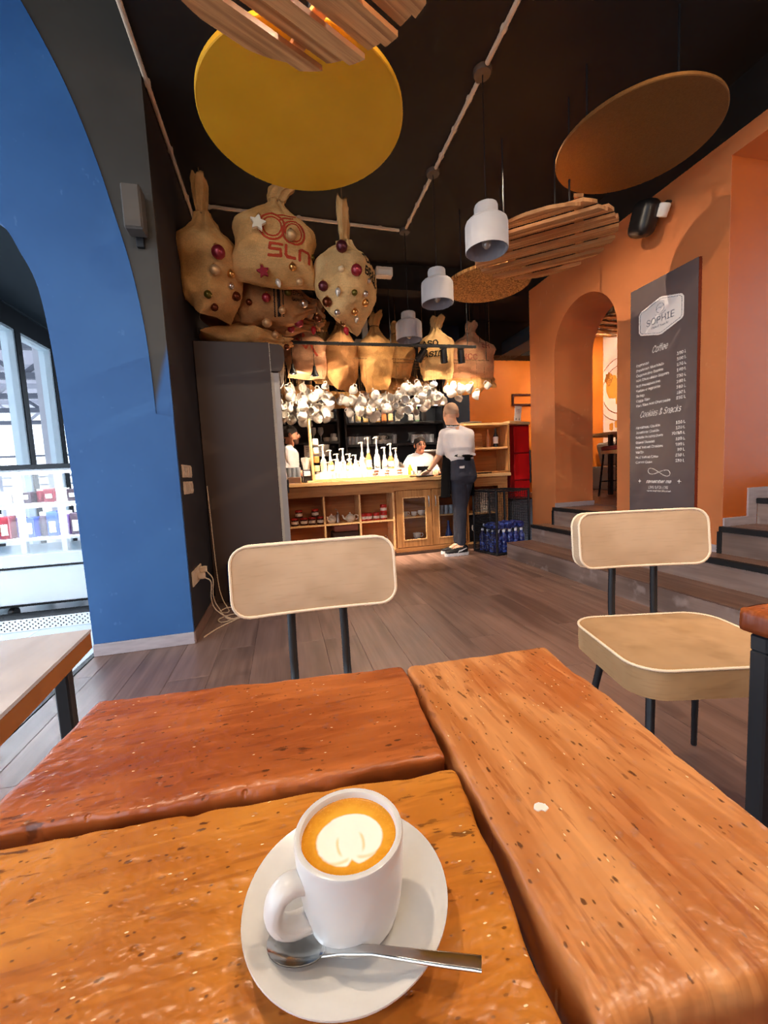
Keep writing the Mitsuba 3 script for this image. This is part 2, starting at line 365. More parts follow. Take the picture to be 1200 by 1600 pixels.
# ---------------------------------------------------------------- foreground table of three thick planks
def f_plank(hue):
    a, b, c_, ax = hue
    def f(p, n, uv):
        along, across = (p.x, p.y) if ax == 0 else (p.y, p.x)
        g = fbm(across * 46.0 + fbm(along * 9.0, across * 9.0, 1.0, 2) * 2.2, along * 5.0, p.z * 14, 4)
        w = fbm(along * 9.0, across * 17.0, 3.0, 3)
        s = fbm(across * 150.0, along * 22.0, 8.0, 3)
        c = mix(a, b, smoothstep(0.15, 0.85, g))
        c = mix(c, c_, smoothstep(0.48, 0.78, w) * 0.6)
        c = mix(c, mi.Color3f(b) * 1.2, smoothstep(0.58, 0.76, s) * 0.25); c = mix(c, mi.Color3f(c_) * 0.8, smoothstep(0.60, 0.78, fbm(across * 170.0, along * 24.0, 21.0, 4)) * 0.5)
        d1, d2, id_ = voronoi(along * 120.0, across * 210.0)
        pit = smoothstep(0.20, 0.05, d1 + 0.3 * (fbm(along * 300, across * 500, 2.0, 2) - 0.5)) * smoothstep(0.86, 0.92, id_)
        d1b, d2b, idb = voronoi(along * 62.0 + 9, across * 150.0)
        pit2 = smoothstep(0.22, 0.06, d1b + 0.5 * (fbm(along * 160, across * 300, 2.0, 3) - 0.5)) * smoothstep(0.93, 0.97, idb)
        fleck = smoothstep(0.10, 0.05, d1b) * smoothstep(0.08, 0.05, idb)
        scr = smoothstep(0.66, 0.76, fbm(across * 190.0 + along * 20, along * 48.0, 31.0, 4)) * smoothstep(0.5, 0.7, fbm(across * 12.0, along * 9.0, 5.0, 2))
        c = mix(c, srgb(70, 32, 12), dr.maximum(dr.maximum(pit * 0.75, pit2 * 0.85), scr * 0.75))
        c = mix(c, srgb(236, 206, 160), fleck * 0.9)
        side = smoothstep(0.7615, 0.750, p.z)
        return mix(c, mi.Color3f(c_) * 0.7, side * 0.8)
    return f
def f_plank_bump(ax):
    def f(p, n, uv):
        along, across = (p.x, p.y) if ax == 0 else (p.y, p.x)
        g = fbm(across * 46.0 + fbm(along * 9.0, across * 9.0, 1.0, 2) * 2.2, along * 5.0, 0.0, 4)
        h = fbm(along * 34.0, across * 75.0, 2.0, 3); k = fbm(along * 120.0, across * 160.0, 5.0, 3)
        d1, d2, id_ = voronoi(along * 58.0, across * 95.0)
        return g * 0.40 + h * 0.35 + k * 0.35 - smoothstep(0.18, 0.05, d1) * smoothstep(0.80, 0.86, id_) * 0.5
    return f
PA = (srgb(146, 72, 30), srgb(172, 94, 44), srgb(128, 54, 20), 0)
PB = (srgb(174, 102, 34), srgb(194, 124, 46), srgb(152, 80, 22), 0)
PC = (srgb(166, 96, 46), srgb(208, 144, 88), srgb(154, 74, 30), 1)
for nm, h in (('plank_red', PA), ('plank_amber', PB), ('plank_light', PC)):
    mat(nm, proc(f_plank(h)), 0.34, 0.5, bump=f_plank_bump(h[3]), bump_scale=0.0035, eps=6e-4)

def worn_plank(c4, top, thick, seed, step=0.005, r=0.007, wob=0.010):
    """c4: corners near-left, near-right, far-right, far-left; edges worn uneven"""
    c4 = np.array(c4, float); sx = np.linalg.norm(c4[1] - c4[0]); sy = np.linalg.norm(c4[3] - c4[0])
    m = fine_box(sx, sy, thick, r, step); v = m.vertices.copy()
    u, w = v[:, 0] / sx + 0.5, v[:, 1] / sy + 0.5
    q = ((1 - u) * (1 - w))[:, None] * c4[0] + (u * (1 - w))[:, None] * c4[1] + (u * w)[:, None] * c4[2] + ((1 - u) * w)[:, None] * c4[3]
    P3 = np.c_[q, v[:, 2]]
    n1 = meshkit.fbm(P3 * [11, 11, 20] + seed, 3, seed) - 0.5; n2 = meshkit.fbm(P3 * [11, 11, 20] + seed + 50, 3, seed + 9) - 0.5
    n3 = meshkit.fbm(P3 * [55, 55, 70] + seed, 3, seed + 3) - 0.5
    e = np.clip(np.maximum(np.abs(v[:, 0]) - sx / 2 + 0.035, np.abs(v[:, 1]) - sy / 2 + 0.035) / 0.035, 0, 1) ** 2
    x = q[:, 0] + (n1 * 2 * wob + n3 * wob * 0.5) * e; y = q[:, 1] + (n2 * 2 * wob + n3 * wob * 0.5) * e
    z = top - thick / 2 + v[:, 2] - np.abs(n3) * 0.006 * e * (v[:, 2] > 0) + 0.0012 * n1 * (v[:, 2] > 0)
    return trimesh.Trimesh(np.c_[x, y, z], m.faces, process=False)

TZ = 0.765
tab = thing('cafe_table', 'thick rustic orange-brown plank table in front, carrying the coffee cup', 'table')
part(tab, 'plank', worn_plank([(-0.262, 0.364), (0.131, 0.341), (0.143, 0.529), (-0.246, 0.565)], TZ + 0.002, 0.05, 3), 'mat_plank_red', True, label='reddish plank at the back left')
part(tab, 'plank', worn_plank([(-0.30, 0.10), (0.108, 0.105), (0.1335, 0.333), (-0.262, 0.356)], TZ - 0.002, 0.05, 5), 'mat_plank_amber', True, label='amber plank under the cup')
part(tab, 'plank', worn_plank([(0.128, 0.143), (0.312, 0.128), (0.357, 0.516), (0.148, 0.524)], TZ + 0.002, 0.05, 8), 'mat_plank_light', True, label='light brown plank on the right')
part(tab, 'frame', cat(box(-0.25, 0.33, 0.49, 0.52, 0.685, 0.712), box(-0.25, 0.33, 0.13, 0.16, 0.685, 0.712), box(-0.25, -0.22, 0.16, 0.49, 0.685, 0.712), box(0.29, 0.32, 0.16, 0.49, 0.685, 0.712)), 'mat_black_metal')
for x in (-0.235, 0.305):
    for y in (0.145, 0.505):
        part(tab, 'leg', cbox(x, y, 0.3425, 0.03, 0.03, 0.685, 0.003), 'mat_black_metal')

# a pale chip and a crack on the right plank
part(tab, 'chip', extrude(sg.Polygon([(0.1700, 0.2625), (0.1725, 0.2655), (0.1760, 0.2660), (0.1795, 0.2635), (0.1800, 0.2600), (0.1765, 0.2585), (0.1745, 0.2605), (0.1715, 0.2600)]).buffer(0.0006), 0.0016, 'z', TZ + 0.0014), 'mat_white_plastic', False, label='pale chip in the right plank')
crk = [(0.181, 0.255), (0.187, 0.2535), (0.191, 0.250), (0.197, 0.247), (0.203, 0.2475)]
part(tab, 'crack', tube([(x, y, TZ + 0.0008) for x, y in crk], [0.0004, 0.001, 0.0013, 0.001, 0.0003], 6), 'mat_black', label='dark crack in the right plank')

# ---------------------------------------------------------------- cup of coffee, saucer, spoon
mat('porcelain', srgb(198, 194, 188), 0.12, 0.5, clearcoat=0.6, clearcoat_gloss=0.95)
mat('steel', srgb(200, 198, 194), 0.16, 0.5, metal=1.0)
SX, SY = 0.0195, 0.2265
ZS = TZ + 0.0005
sau = [(0, 0.0035), (0.020, 0.0035), (0.027, 0.0045), (0.034, 0.0075), (0.046, 0.0125), (0.0585, 0.0180), (0.0598, 0.0188), (0.0600, 0.0180),
       (0.0592, 0.0166), (0.047, 0.0102), (0.036, 0.0045), (0.0335, 0.0), (0.031, 0.0), (0.029, 0.0012), (0, 0.0012)]
single('saucer', lathe(sau, 72, (SX, SY, ZS)), 'mat_porcelain', 'round white saucer on the plank table under the espresso cup', 'saucer', smooth=50)
CX, CY, CZ0, CH = 0.0225, 0.2215, ZS + 0.0038, 0.0575
cup = thing('espresso_cup', 'small white cup of coffee with foam art on the saucer', 'cup')
pr = [(0, 0.0025), (0.017, 0.0025), (0.0185, 0.0), (0.0205, 0.0), (0.0225, 0.003), (0.0260, 0.009), (0.0284, 0.018), (0.0300, 0.032), (0.0309, 0.046), (0.0313, CH - 0.0015), (0.0309, CH), (0.0295, CH + 0.0006), (0.0278, CH), (0.0272, CH - 0.002),
      (0.0266, 0.046), (0.0256, 0.032), (0.0235, 0.016), (0.018, 0.007), (0, 0.006)]
part(cup, 'body', lathe(pr, 80, (CX, CY, CZ0)), 'mat_porcelain', 45)
# loop handle towards the lower left of the cup
ha = math.radians(196); hd = np.array([math.cos(ha), math.sin(ha), 0])
hp = [np.array([CX, CY, CZ0]) + hd * r + np.array([0, 0, z]) for r, z in ((0.0275, 0.0400), (0.0355, 0.0425), (0.0425, 0.0395), (0.0455, 0.0315), (0.0430, 0.0235), (0.0360, 0.0185), (0.0260, 0.0165))]
hpm = smooth_path(hp, 8)
hm = tube(hpm, 0.0050, 14)
hv = hm.vertices - (CX, CY, 0); sd = np.array([-hd[1], hd[0], 0]); hv = hv + np.outer(hv @ sd * 0.45, sd); hm.vertices = hv + (CX, CY, 0)
part(cup, 'handle', hm, 'mat_porcelain', True)
def f_coffee(p, n, uv):
    x, y = (p.x - CX) / 0.0272, (p.y - CY) / 0.0272
    r = dr.sqrt(x * x + y * y); k = fbm(p.x * 900, p.y * 900, 0, 3); k2 = fbm(p.x * 240, p.y * 240, 4.0, 3)
    crema = mix(srgb(220, 160, 52), srgb(196, 128, 30), smoothstep(0.55, 1.0, r + 0.25 * (k2 - 0.5)))
    crema = mix(crema, srgb(214, 152, 62), smoothstep(0.6, 0.75, k) * 0.4)
    fx, fy = x + 0.0, y + 0.06
    d = dr.sqrt(fx * fx / 0.50 + fy * fy / 0.40)                       # round foam, notched towards the drinker
    notch = smoothstep(0.34, 0.0, dr.abs(fx + 0.03) + (fy + 0.72) * 0.9) * smoothstep(-0.1, -0.3, fy)
    foam = smoothstep(1.03, 0.94, d + 0.05 * (k2 - 0.5)) * (1 - smoothstep(0.15, 0.5, notch))
    c = mix(crema, srgb(240, 230, 214), foam)
    sw = mi.Float(0)
    for s in (-1, 1):                                                  # two faint curls
        cx = dr.abs(fx - s * 0.27 + s * 0.10 * (fy + 0.12) * (fy + 0.12) * 8.0); sw = dr.maximum(sw, smoothstep(0.055, 0.0, cx) * smoothstep(0.28, 0.12, dr.abs(fy + 0.14)))
    tail = smoothstep(0.07, 0.0, dr.abs(fy + 0.50 - 0.9 * (dr.abs(fx) - 0.3) * (dr.abs(fx) - 0.3))) * smoothstep(0.55, 0.35, dr.abs(dr.abs(fx) - 0.32) * 2)
    return mix(c, srgb(222, 182, 112), dr.maximum(sw * 0.7, tail * 0.55) * foam)
mat('coffee', proc(f_coffee), 0.30, 0.4)
part(cup, 'coffee', lathe([(0.0272, CH - 0.0034), (0.0264, CH - 0.0046), (0.015, CH - 0.0046), (0, CH - 0.0046)], 64, (CX, CY, CZ0)), 'mat_coffee', True, label='golden crema with white latte art')

sp = thing('teaspoon', 'polished steel teaspoon lying across the saucer, handle over its rim', 'spoon')
B0 = np.array([-0.0105, 0.2075]); dirv = np.array([0.090, -0.046]); dirv /= np.linalg.norm(dirv); nrm = np.array([-dirv[1], dirv[0]])
ctrl = [(0.0, 0.0), (0.030, 0.0), (0.042, 0.0), (0.060, 0.0), (0.080, 0.0), (0.0985, 0.0)]
# bowl: an oval dish
nu, nv = 28, 10; V, F = [], []
def bowl(sgn, th):
    vs = []
    for i in range(nv + 1):
        rr = i / nv
        for k in range(nu):
            a = 2 * PI * k / nu; l = 0.0165 * rr * math.cos(a); w = 0.0108 * rr * math.sin(a) * (1 - 0.12 * math.cos(a))
            z = 0.0055 * rr ** 2.2 + th; q = B0 + dirv * l + nrm * w; vs.append((q[0], q[1], z))
    return vs
zb = ZS + 0.0100
top, bot = np.array(bowl(1, 0.0010)), np.array(bowl(1, 0.0)); top[:, 2] += zb; bot[:, 2] += zb
N = len(top)
for i in range(nv):
    for k in range(nu):
        l = (k + 1) % nu; a, b, c, d = i * nu + k, i * nu + l, (i + 1) * nu + l, (i + 1) * nu + k
        F += [[a, c, b], [a, d, c]]; F += [[N + a, N + b, N + c], [N + a, N + c, N + d]]
for k in range(nu):
    l = (k + 1) % nu; a, b = nv * nu + k, nv * nu + l; F += [[a, N + a, N + b], [a, N + b, b]]
part(sp, 'bowl', trimesh.Trimesh(np.vstack([top, bot]), np.array([f[::-1] for f in F]), process=False), 'mat_steel', 60)
st = np.linspace(0, 1, 24); hl = 0.0140 + st * 0.0830
zc = zb + np.interp(st, [0, 0.12, 0.35, 0.7, 1.0], [0.0048, 0.0075, 0.0125, 0.0155, 0.0185])
wd = np.interp(st, [0, 0.12, 0.4, 0.8, 1.0], [0.0034, 0.0024, 0.0026, 0.0034, 0.0035]); hh = np.interp(st, [0, 0.3, 1], [0.0009, 0.0011, 0.0010])
rows = []
for i in range(24):
    c = B0 + dirv * hl[i]
    rows.append([(*(c + nrm * wd[i] * u), zc[i] + hh[i] * w) for u, w in ((-1, -0.4), (-0.8, -1), (0.8, -1), (1, -0.4), (1, 0.4), (0.7, 1), (-0.7, 1), (-1, 0.4))])
V = np.array(rows).reshape(-1, 3); F = []
for i in range(23):
    for k in range(8):
        l = (k + 1) % 8; F += [[i * 8 + k, i * 8 + l, i * 8 + 8 + l], [i * 8 + k, i * 8 + 8 + l, i * 8 + 8 + k]]
F += [[0, k + 1, k] for k in range(1, 7)] + [[184, 184 + k, 185 + k] for k in range(1, 7)]
hm_ = trimesh.Trimesh(V, np.array(F), process=False); trimesh.repair.fix_normals(hm_)
part(sp, 'handle', hm_, 'mat_steel', 50)

# ---------------------------------------------------------------- chairs
def f_fab(base, d):
    def f(p, n, uv):
        k = fbm(p.x * 9, p.y * 9, p.z * 9, 3); s = fbm(p.x * 24.0 + p.y * 8, p.y * 24.0, p.z * 190.0, 3)
        return mix(base, d, smoothstep(0.35, 0.75, k) * 0.5 + smoothstep(0.52, 0.78, s) * 0.22)
    return f
mat('fabric', proc(f_fab(srgb(198, 166, 134), srgb(174, 140, 106))), 0.7, 0.25, sheen=0.3)
mat('fabric_dark', proc(f_fab(srgb(178, 140, 100), srgb(152, 114, 74))), 0.7, 0.25, sheen=0.3)
mat('piping', srgb(232, 208, 178), 0.6)
def cushion(w, h, t, r, bulge=0.006, bend=0.0, n=15):
    """pad with front face at -y, in the xz plane, edges softened; returns (pad, piping)"""
    out = np.array(rrect(-w / 2, w / 2, -h / 2, h / 2, r, 8).exterior.coords)[:-1]
    L = np.r_[0, np.cumsum(np.linalg.norm(np.diff(np.vstack([out, out[:1]]), axis=0), axis=1))]
    s = np.linspace(0, L[-1], 97)[:-1]; ring = np.c_[np.interp(s, L, np.r_[out[:, 0], out[0, 0]]), np.interp(s, L, np.r_[out[:, 1], out[0, 1]])]
    m = len(ring); V, F = [], []
    prof = [(k / n, -t / 2 - bulge * (1 - (k / n) ** 2)) for k in range(n + 1)] + [(1.0, -t * 0.25), (1.004, 0.0), (1.0, t * 0.25)] + [(k / n, t / 2 + bulge * 0.5 * (1 - (k / n) ** 2)) for k in range(n, -1, -1)]
    for rr, y in prof:
        rr = max(rr, 1e-3)
        for x, z in ring:
            V.append((x * rr, y + bend * ((x * rr) / (w / 2)) ** 2, z * rr))
    for i in range(len(prof) - 1):
        for k in range(m):
            l = (k + 1) % m; F += [[i * m + k, i * m + l, (i + 1) * m + l], [i * m + k, (i + 1) * m + l, (i + 1) * m + k]]
    pad = trimesh.Trimesh(np.array(V), np.array(F), process=False)
    if pad.volume < 0: pad.faces = pad.faces[:, ::-1]
    def pipe(y): return tube([(x, y + bend * (x / (w / 2)) ** 2, z) for x, z in ring], 0.0042, 6, closed=True)
    return pad, pipe(-t / 2), pipe(t / 2)
BW, BH, BT = 0.435, 0.185, 0.052
pad, pf, pb = cushion(BW, BH, BT, 0.045, 0.007, -0.022)
back_d, pf_d = mikit.ply(pad, 'mat_fabric', 40), mikit.ply(cat(pf, pb), 'mat_piping', True)
spad, sf, sb = cushion(0.47, 0.40, 0.080, 0.085, 0.010, 0.0)
seatm = xf(spad, RX(-PI / 2)); seat_d = mikit.ply(seatm, 'mat_fabric_dark', 40); sp_d = mikit.ply(xf(sf, RX(-PI / 2)), 'mat_piping', True)
def post_mesh(s):
    return tube(smooth_path([(s * 0.075, 0.03, 0.425), (s * 0.075, 0.17, 0.43), (s * 0.075, 0.215, 0.47), (s * 0.075, 0.222, 0.56), (s * 0.073, 0.222, 0.68), (s * 0.072, 0.238, 0.80)], 6), 0.0115, 10)
def leg_mesh(sx, sy): return tube([(sx * 0.155, sy * 0.12, 0.412), (sx * 0.205, sy * 0.19, 0.004)], [0.0125, 0.0095], 10)
legs_d = [mikit.ply(leg_mesh(sx, sy), 'mat_black_metal', 40) for sx in (-1, 1) for sy in (-1, 1)]
posts_d = [mikit.ply(post_mesh(s), 'mat_black_metal', 40) for s in (-1, 1)]
frame_d = mikit.ply(cat(cbox(0, 0, 0.406, 0.36, 0.30, 0.012, 0.004)), 'mat_black_metal')
def chair(x, y, yaw, label, dz=0.0, ds=0.0):
    k = thing('chair', label, 'chair', None); A = (RZ(yaw), TR(x, y, 0))
    part(k, 'seat', seat_d, None, tw=tw(TR(0, 0, 0.450 + ds), *A)); part(k, 'seat__piping', sp_d, None, tw=tw(TR(0, 0, 0.450 + ds), *A), label='pale piping')
    part(k, 'backrest', back_d, None, tw=tw(RX(-0.10), TR(0, 0.205, 0.752 + dz), *A)); part(k, 'backrest__piping', pf_d, None, tw=tw(RX(-0.10), TR(0, 0.205, 0.752 + dz), *A), label='pale piping')
    for d in posts_d: part(k, 'back_post', d, None, tw=tw(*A))
    for d in legs_d: part(k, 'leg', d, None, tw=tw(*A))
    part(k, 'seat_frame', frame_d, None, tw=tw(*A))
yaw = -math.radians(13.5)
def back_at(bx, by): return bx - math.sin(-yaw) * 0.18, by - math.cos(yaw) * 0.18
yaw1 = -0.03; x, y = 0.062, 1.135 - 0.19; chair(x, y, yaw1, 'beige upholstered chair with pale piping, facing the plank table from its far side', 0.008, -0.05)
x, y = back_at(1.168, 1.150); chair(x, y, yaw, 'beige upholstered chair on the right with its seat showing, by the steps', 0.012)

# ---------------------------------------------------------------- the two neighbouring tables
mat('table_top_grey', proc(lambda p, n, uv: mix(srgb(168, 158, 154), srgb(186, 178, 176), fbm(p.x * 30, p.y * 5, 0, 4))), 0.25, 0.5)
mat('table_edge', srgb(150, 84, 36), 0.5)
lt = thing('side_table', 'table with a pale wood top and black legs at the left edge, beside the arch', 'table')
q4 = sg.Polygon([(-1.15, 0.30), (-0.345, 0.30), (-0.394, 0.919), (-1.15, 0.885)])
part(lt, 'tabletop', extrude(q4, 0.006, 'z', 0.744), 'mat_table_top_grey')
part(lt, 'edge', extrude(q4.buffer(-0.001), 0.032, 'z', 0.712), 'mat_table_edge', label='brown wooden edge')
for x, y in ((-0.43, 0.875), (-1.10, 0.83), (-0.40, 0.34), (-1.10, 0.34)):
    part(lt, 'leg', cbox(x, y, 0.3565, 0.024, 0.024, 0.711, 0.003), 'mat_black_metal')
part(lt, 'frame', cat(box(-1.10, -0.44, 0.862, 0.885, 0.690, 0.711), box(-1.10, -0.41, 0.335, 0.355, 0.690, 0.711)), 'mat_black_metal')
rt = thing('wooden_table', 'rustic plank table with a black metal frame at the right edge', 'table')
part(rt, 'plank', worn_plank([(0.764, 0.22), (1.45, 0.22), (1.45, 0.543), (0.764, 0.543)], 0.765, 0.042, 12, 0.010), 'mat_plank_red', True)
part(rt, 'plank', worn_plank([(0.764, -0.12), (1.45, -0.12), (1.45, 0.212), (0.764, 0.212)], 0.765, 0.042, 15, 0.014), 'mat_plank_red', True)
part(rt, 'frame', cat(box(0.775, 1.43, 0.505, 0.533, 0.690, 0.7195, 0.003), box(0.775, 1.43, -0.11, -0.082, 0.690, 0.7195, 0.003), box(0.775, 0.803, -0.082, 0.505, 0.690, 0.7195, 0.003), box(1.402, 1.43, -0.082, 0.505, 0.690, 0.7195, 0.003)), 'mat_black_metal')
for x in (0.789, 1.416):
    for y in (-0.096, 0.519): part(rt, 'leg', cbox(x, y, 0.345, 0.028, 0.028, 0.69, 0.003), 'mat_black_metal')

# ---------------------------------------------------------------- ceiling: discs, lamps, conduits
mat('disc_yellow', proc(lambda p, n, uv: mix(srgb(194, 136, 18), srgb(204, 146, 26), fbm(p.x * 6, p.y * 6, 0, 3))), 0.65, 0.25)
mat('disc_brown', proc(lambda p, n, uv: mix(srgb(96, 62, 30), srgb(110, 74, 38), fbm(p.x * 160, p.y * 160, 0, 3))), 0.85, 0.1)
def f_cork(p, n, uv):
    d1, d2, i = voronoi(p.x * 95, p.y * 95)
    return mix(srgb(118, 74, 34), srgb(206, 152, 92), i)
mat('disc_cork', proc(f_cork), 0.85, 0.1, bump=lambda p, n, uv: voronoi(p.x * 95, p.y * 95)[0], bump_scale=0.004)
def f_slat(dirx, diry):
    def f(p, n, uv):
        a, b = p.x * dirx + p.y * diry, -p.x * diry + p.y * dirx
        t = cell_rand(dr.floor(b * 13.5)); g = fbm(a * 3.0 + t * 20, b * 60.0, t * 7, 4)
        return mix(srgb(160, 100, 54), srgb(214, 158, 102), smoothstep(0.2, 0.8, g)) * (0.75 + 0.4 * t)
    return f
mat('slat_a', proc(f_slat(0.887, 0.462)), 0.5); mat('slat_b', proc(f_slat(0.774, -0.633)), 0.5)
def disc(x, y, z, r, t, m, label, name='ceiling_disc'):
    k = thing(name, label, 'ceiling panel')
    part(k, 'panel', lathe([(0, z), (r - 0.004, z), (r, z + 0.004), (r, z + t - 0.004), (r - 0.004, z + t), (0, z + t)], 96, (x, y, 0)), m, 40)
    for a in (0.6, 2.7, 4.8): part(k, 'hanger', tube([(x + r * 0.6 * math.cos(a), y + r * 0.6 * math.sin(a), z + t), (x + r * 0.6 * math.cos(a), y + r * 0.6 * math.sin(a), CEIL)], 0.006, 6), 'mat_black_metal')
    return k
disc(0.225, 2.26, 2.80, 0.500, 0.03, 'mat_disc_yellow', 'large plain mustard-yellow disc hung under the black ceiling')
disc(2.17, 2.20, 2.90, 0.436, 0.022, 'mat_disc_brown', 'brown felt disc hung near the orange wall')
disc(1.95, 3.62, 2.70, 0.385, 0.03, 'mat_disc_cork', 'cork disc behind the white pendant lamps, partly hidden by a slatted disc')
def slat_disc(x, y, z, r, ang, n, m, label, gap=0.014):
    k = thing('ceiling_disc', label, 'ceiling panel'); ca, sa_ = math.cos(ang), math.sin(ang); w = 2 * r / n
    circ = sg.Point(0, 0).buffer(r, quad_segs=32)
    for i in range(n):
        b0 = -r + i * w; g = circ.intersection(sg.box(-r, b0 + gap / 2, r, b0 + w - gap / 2))
        if g.is_empty or g.area < 1e-4: continue
        mm = extrude(g, 0.022, 'z', z + (0.026 if i % 2 else 0.0)); part(k, 'slat', xf(mm, RZ(ang), TR(x, y, 0)), m)
    for s in (-0.5, 0.5):
        g = circ.intersection(sg.box(s * r - 0.03, -r, s * r + 0.03, r)); part(k, 'batten', xf(extrude(g.buffer(-0.003), 0.02, 'z', z + 0.053), RZ(ang), TR(x, y, 0)), 'mat_slat_a')
    for a in (0.6, 2.7, 4.8): part(k, 'hanger', tube([(x + r * 0.55 * math.cos(a), y + r * 0.55 * math.sin(a), z + 0.052), (x + r * 0.55 * math.cos(a), y + r * 0.55 * math.sin(a), CEIL)], 0.006, 6), 'mat_black_metal')
slat_disc(0.138, 1.367, 2.70, 0.512, 0.48, 14, 'mat_slat_a', 'large disc of wooden slats above the plank table, cut by the top edge')
slat_disc(1.95, 2.79, 2.60, 0.485, -0.685, 13, 'mat_slat_b', 'disc of wooden slats between the white lamps and the orange wall', 0.006)

mat('lamp_shade', srgb(196, 190, 188), 0.8, 0.2, bump=lambda p, n, uv: fbm(p.x * 160, p.y * 160, p.z * 160, 3), bump_scale=0.001)
mat('lamp_in', srgb(150, 146, 150), 0.7, 0.2)
mat('bulb', srgb(180, 170, 160), 0.06, 0.8, clearcoat=1.0, metal=0.5)
mat('conduit', srgb(206, 184, 160), 0.5)
sh_o = [(0.128, 0.0), (0.1305, 0.003), (0.1305, 0.150), (0.126, 0.166), (0.112, 0.180), (0.082, 0.192), (0.074, 0.199), (0.072, 0.208), (0.072, 0.255), (0.068, 0.266), (0.058, 0.270), (0, 0.270)]
sh_i = [(0, 0.185), (0.10, 0.172), (0.118, 0.155), (0.122, 0.140), (0.122, 0.003), (0.124, 0.0)]
so, si = mikit.ply(lathe(sh_o, 48), 'mat_lamp_shade', 40), mikit.ply(lathe(sh_i[::-1] + [], 48), 'mat_lamp_in', 40)
blb = mikit.ply(lathe([(0, 0.012), (0.014, 0.018), (0.027, 0.034), (0.030, 0.050), (0.026, 0.066), (0.016, 0.085), (0.014, 0.10), (0, 0.10)], 24), 'mat_bulb', True)
skt = mikit.ply(lathe([(0, 0.10), (0.018, 0.10), (0.018, 0.18), (0, 0.18)], 16), 'mat_black_plastic', 40)
rose = mikit.ply(lathe([(0, CEIL - 0.028), (0.05, CEIL - 0.028), (0.056, CEIL - 0.018), (0.056, CEIL), (0, CEIL)], 24), mat('rose', srgb(74, 62, 52), 0.5), 40)
for (x, y, zb_), lb in (((1.328, 2.46, 2.370), 'white bell-shaped concrete pendant lamp nearest the front, the largest in view'),
                        ((1.327, 3.30, 2.385), 'middle one of three white bell-shaped pendant lamps'),
                        ((1.330, 4.10, 2.350), 'white bell-shaped pendant lamp nearest the bar, in front of the sacks')):
    k = thing('pendant_lamp', lb, 'lamp', None)
    part(k, 'shade', so, None, tw=T().translate([x, y, zb_])); part(k, 'shade__lining', si, None, tw=T().translate([x, y, zb_]))
    part(k, 'bulb', blb, None, tw=T().translate([x, y, zb_])); part(k, 'socket', skt, None, tw=T().translate([x, y, zb_]))
    part(k, 'cord', tube([(x, y, zb_ + 0.268), (x, y, CEIL - 0.02)], 0.0035, 6), 'mat_black_plastic'); part(k, 'cord_grip', lathe([(0.014, zb_ + 0.27), (0.006, zb_ + 0.31), (0, zb_ + 0.31)], 10, (x, y, 0)), 'mat_black_plastic')
    part(k, 'ceiling_rose', rose, None, tw=T().translate([x, y, 0]))

def conduit(pts, label, clips=0):
    k = thing('conduit', label, 'conduit'); part(k, 'tube', tube(pts, 0.0145, 10), 'mat_conduit', 40)
    p = np.array(pts, float); L = np.r_[0, np.cumsum(np.linalg.norm(np.diff(p, axis=0), axis=1))]
    for i in range(clips):
        s = L[-1] * (i + 0.5) / clips; q = [np.interp(s, L, p[:, a]) for a in range(3)]
        part(k, 'clip', cbox(q[0], q[1], q[2] + 0.006, 0.034, 0.034, 0.04, 0.006), 'mat_conduit')
conduit([(1.328, 0.9, CEIL - 0.0145), (1.328, 2.40, CEIL - 0.0145)], 'pale cable conduit on the ceiling, ahead of the nearest pendant lamp', 4)
conduit([(1.328, 2.52, CEIL - 0.0145), (1.328, 3.24, CEIL - 0.0145)], 'pale cable conduit on the ceiling between the first and second pendant lamps', 3)
conduit([(1.328, 3.36, CEIL - 0.0145), (1.328, 4.04, CEIL - 0.0145)], 'pale cable conduit on the ceiling between the second and last pendant lamps', 3)
conduit(smooth_path([(1.27, 4.09, CEIL - 0.0145), (0.5, 4.05, CEIL - 0.0145), (-0.25, 4.01, CEIL - 0.0145), (-0.44, 4.00, CEIL - 0.0145), (-0.54, 4.05, CEIL - 0.03), (-0.57, 4.14, CEIL - 0.06)], 6), 'pale cable conduit running across the ceiling behind the sacks', 5)
conduit([(-0.612, 1.6, CEIL - 0.02), (-0.612, 4.16, CEIL - 0.02)], 'grey conduit along the top of the black wall', 5)

# ---------------------------------------------------------------- wall fittings
sk = thing('wall_speaker', 'dark grey box loudspeaker mounted high on the charcoal pillar face', 'loudspeaker')
part(sk, 'cabinet', box(-0.765, -0.665, 2.70, 2.80, 2.47, 2.71, 0.008), 'mat_speaker_grey' if 'mat_speaker_grey' in scene else mat('speaker_grey', srgb(74, 68, 62), 0.6))
part(sk, 'grille', box(-0.758, -0.672, 2.694, 2.702, 2.478, 2.702, 0.003), mat('speaker_grille', srgb(86, 78, 70), 0.8))
part(sk, 'bracket', box(-0.735, -0.695, 2.798, 2.824, 2.42, 2.62, 0.003), 'mat_black')
so_ = thing('wall_speaker', 'round-cornered black loudspeaker on the orange wall above the menu board', 'loudspeaker')
part(so_, 'cabinet', xf(fine_box(0.15, 0.19, 0.25, 0.06, 0.02), RX(0.35), TR(2.845, 2.79, 2.885)), 'mat_black_plastic', 50)
part(so_, 'bracket', cat(tube([(2.90, 2.80, 2.90), (2.972, 2.78, 2.92)], 0.016, 8)), 'mat_black')
el = thing('wall_spotlight', 'small white wall light beside the black speaker on the orange wall', 'light fitting')
part(el, 'head', xf(lathe([(0, 0), (0.036, 0), (0.04, 0.004), (0.04, 0.08), (0.034, 0.088), (0, 0.088)], 24), RX(0.5), TR(2.905, 2.70, 2.85)), 'mat_white_paint', 40)
part(el, 'arm', tube([(2.905, 2.685, 2.93), (2.93, 2.67, 2.95), (2.972, 2.67, 2.95)], 0.007, 8), 'mat_black')
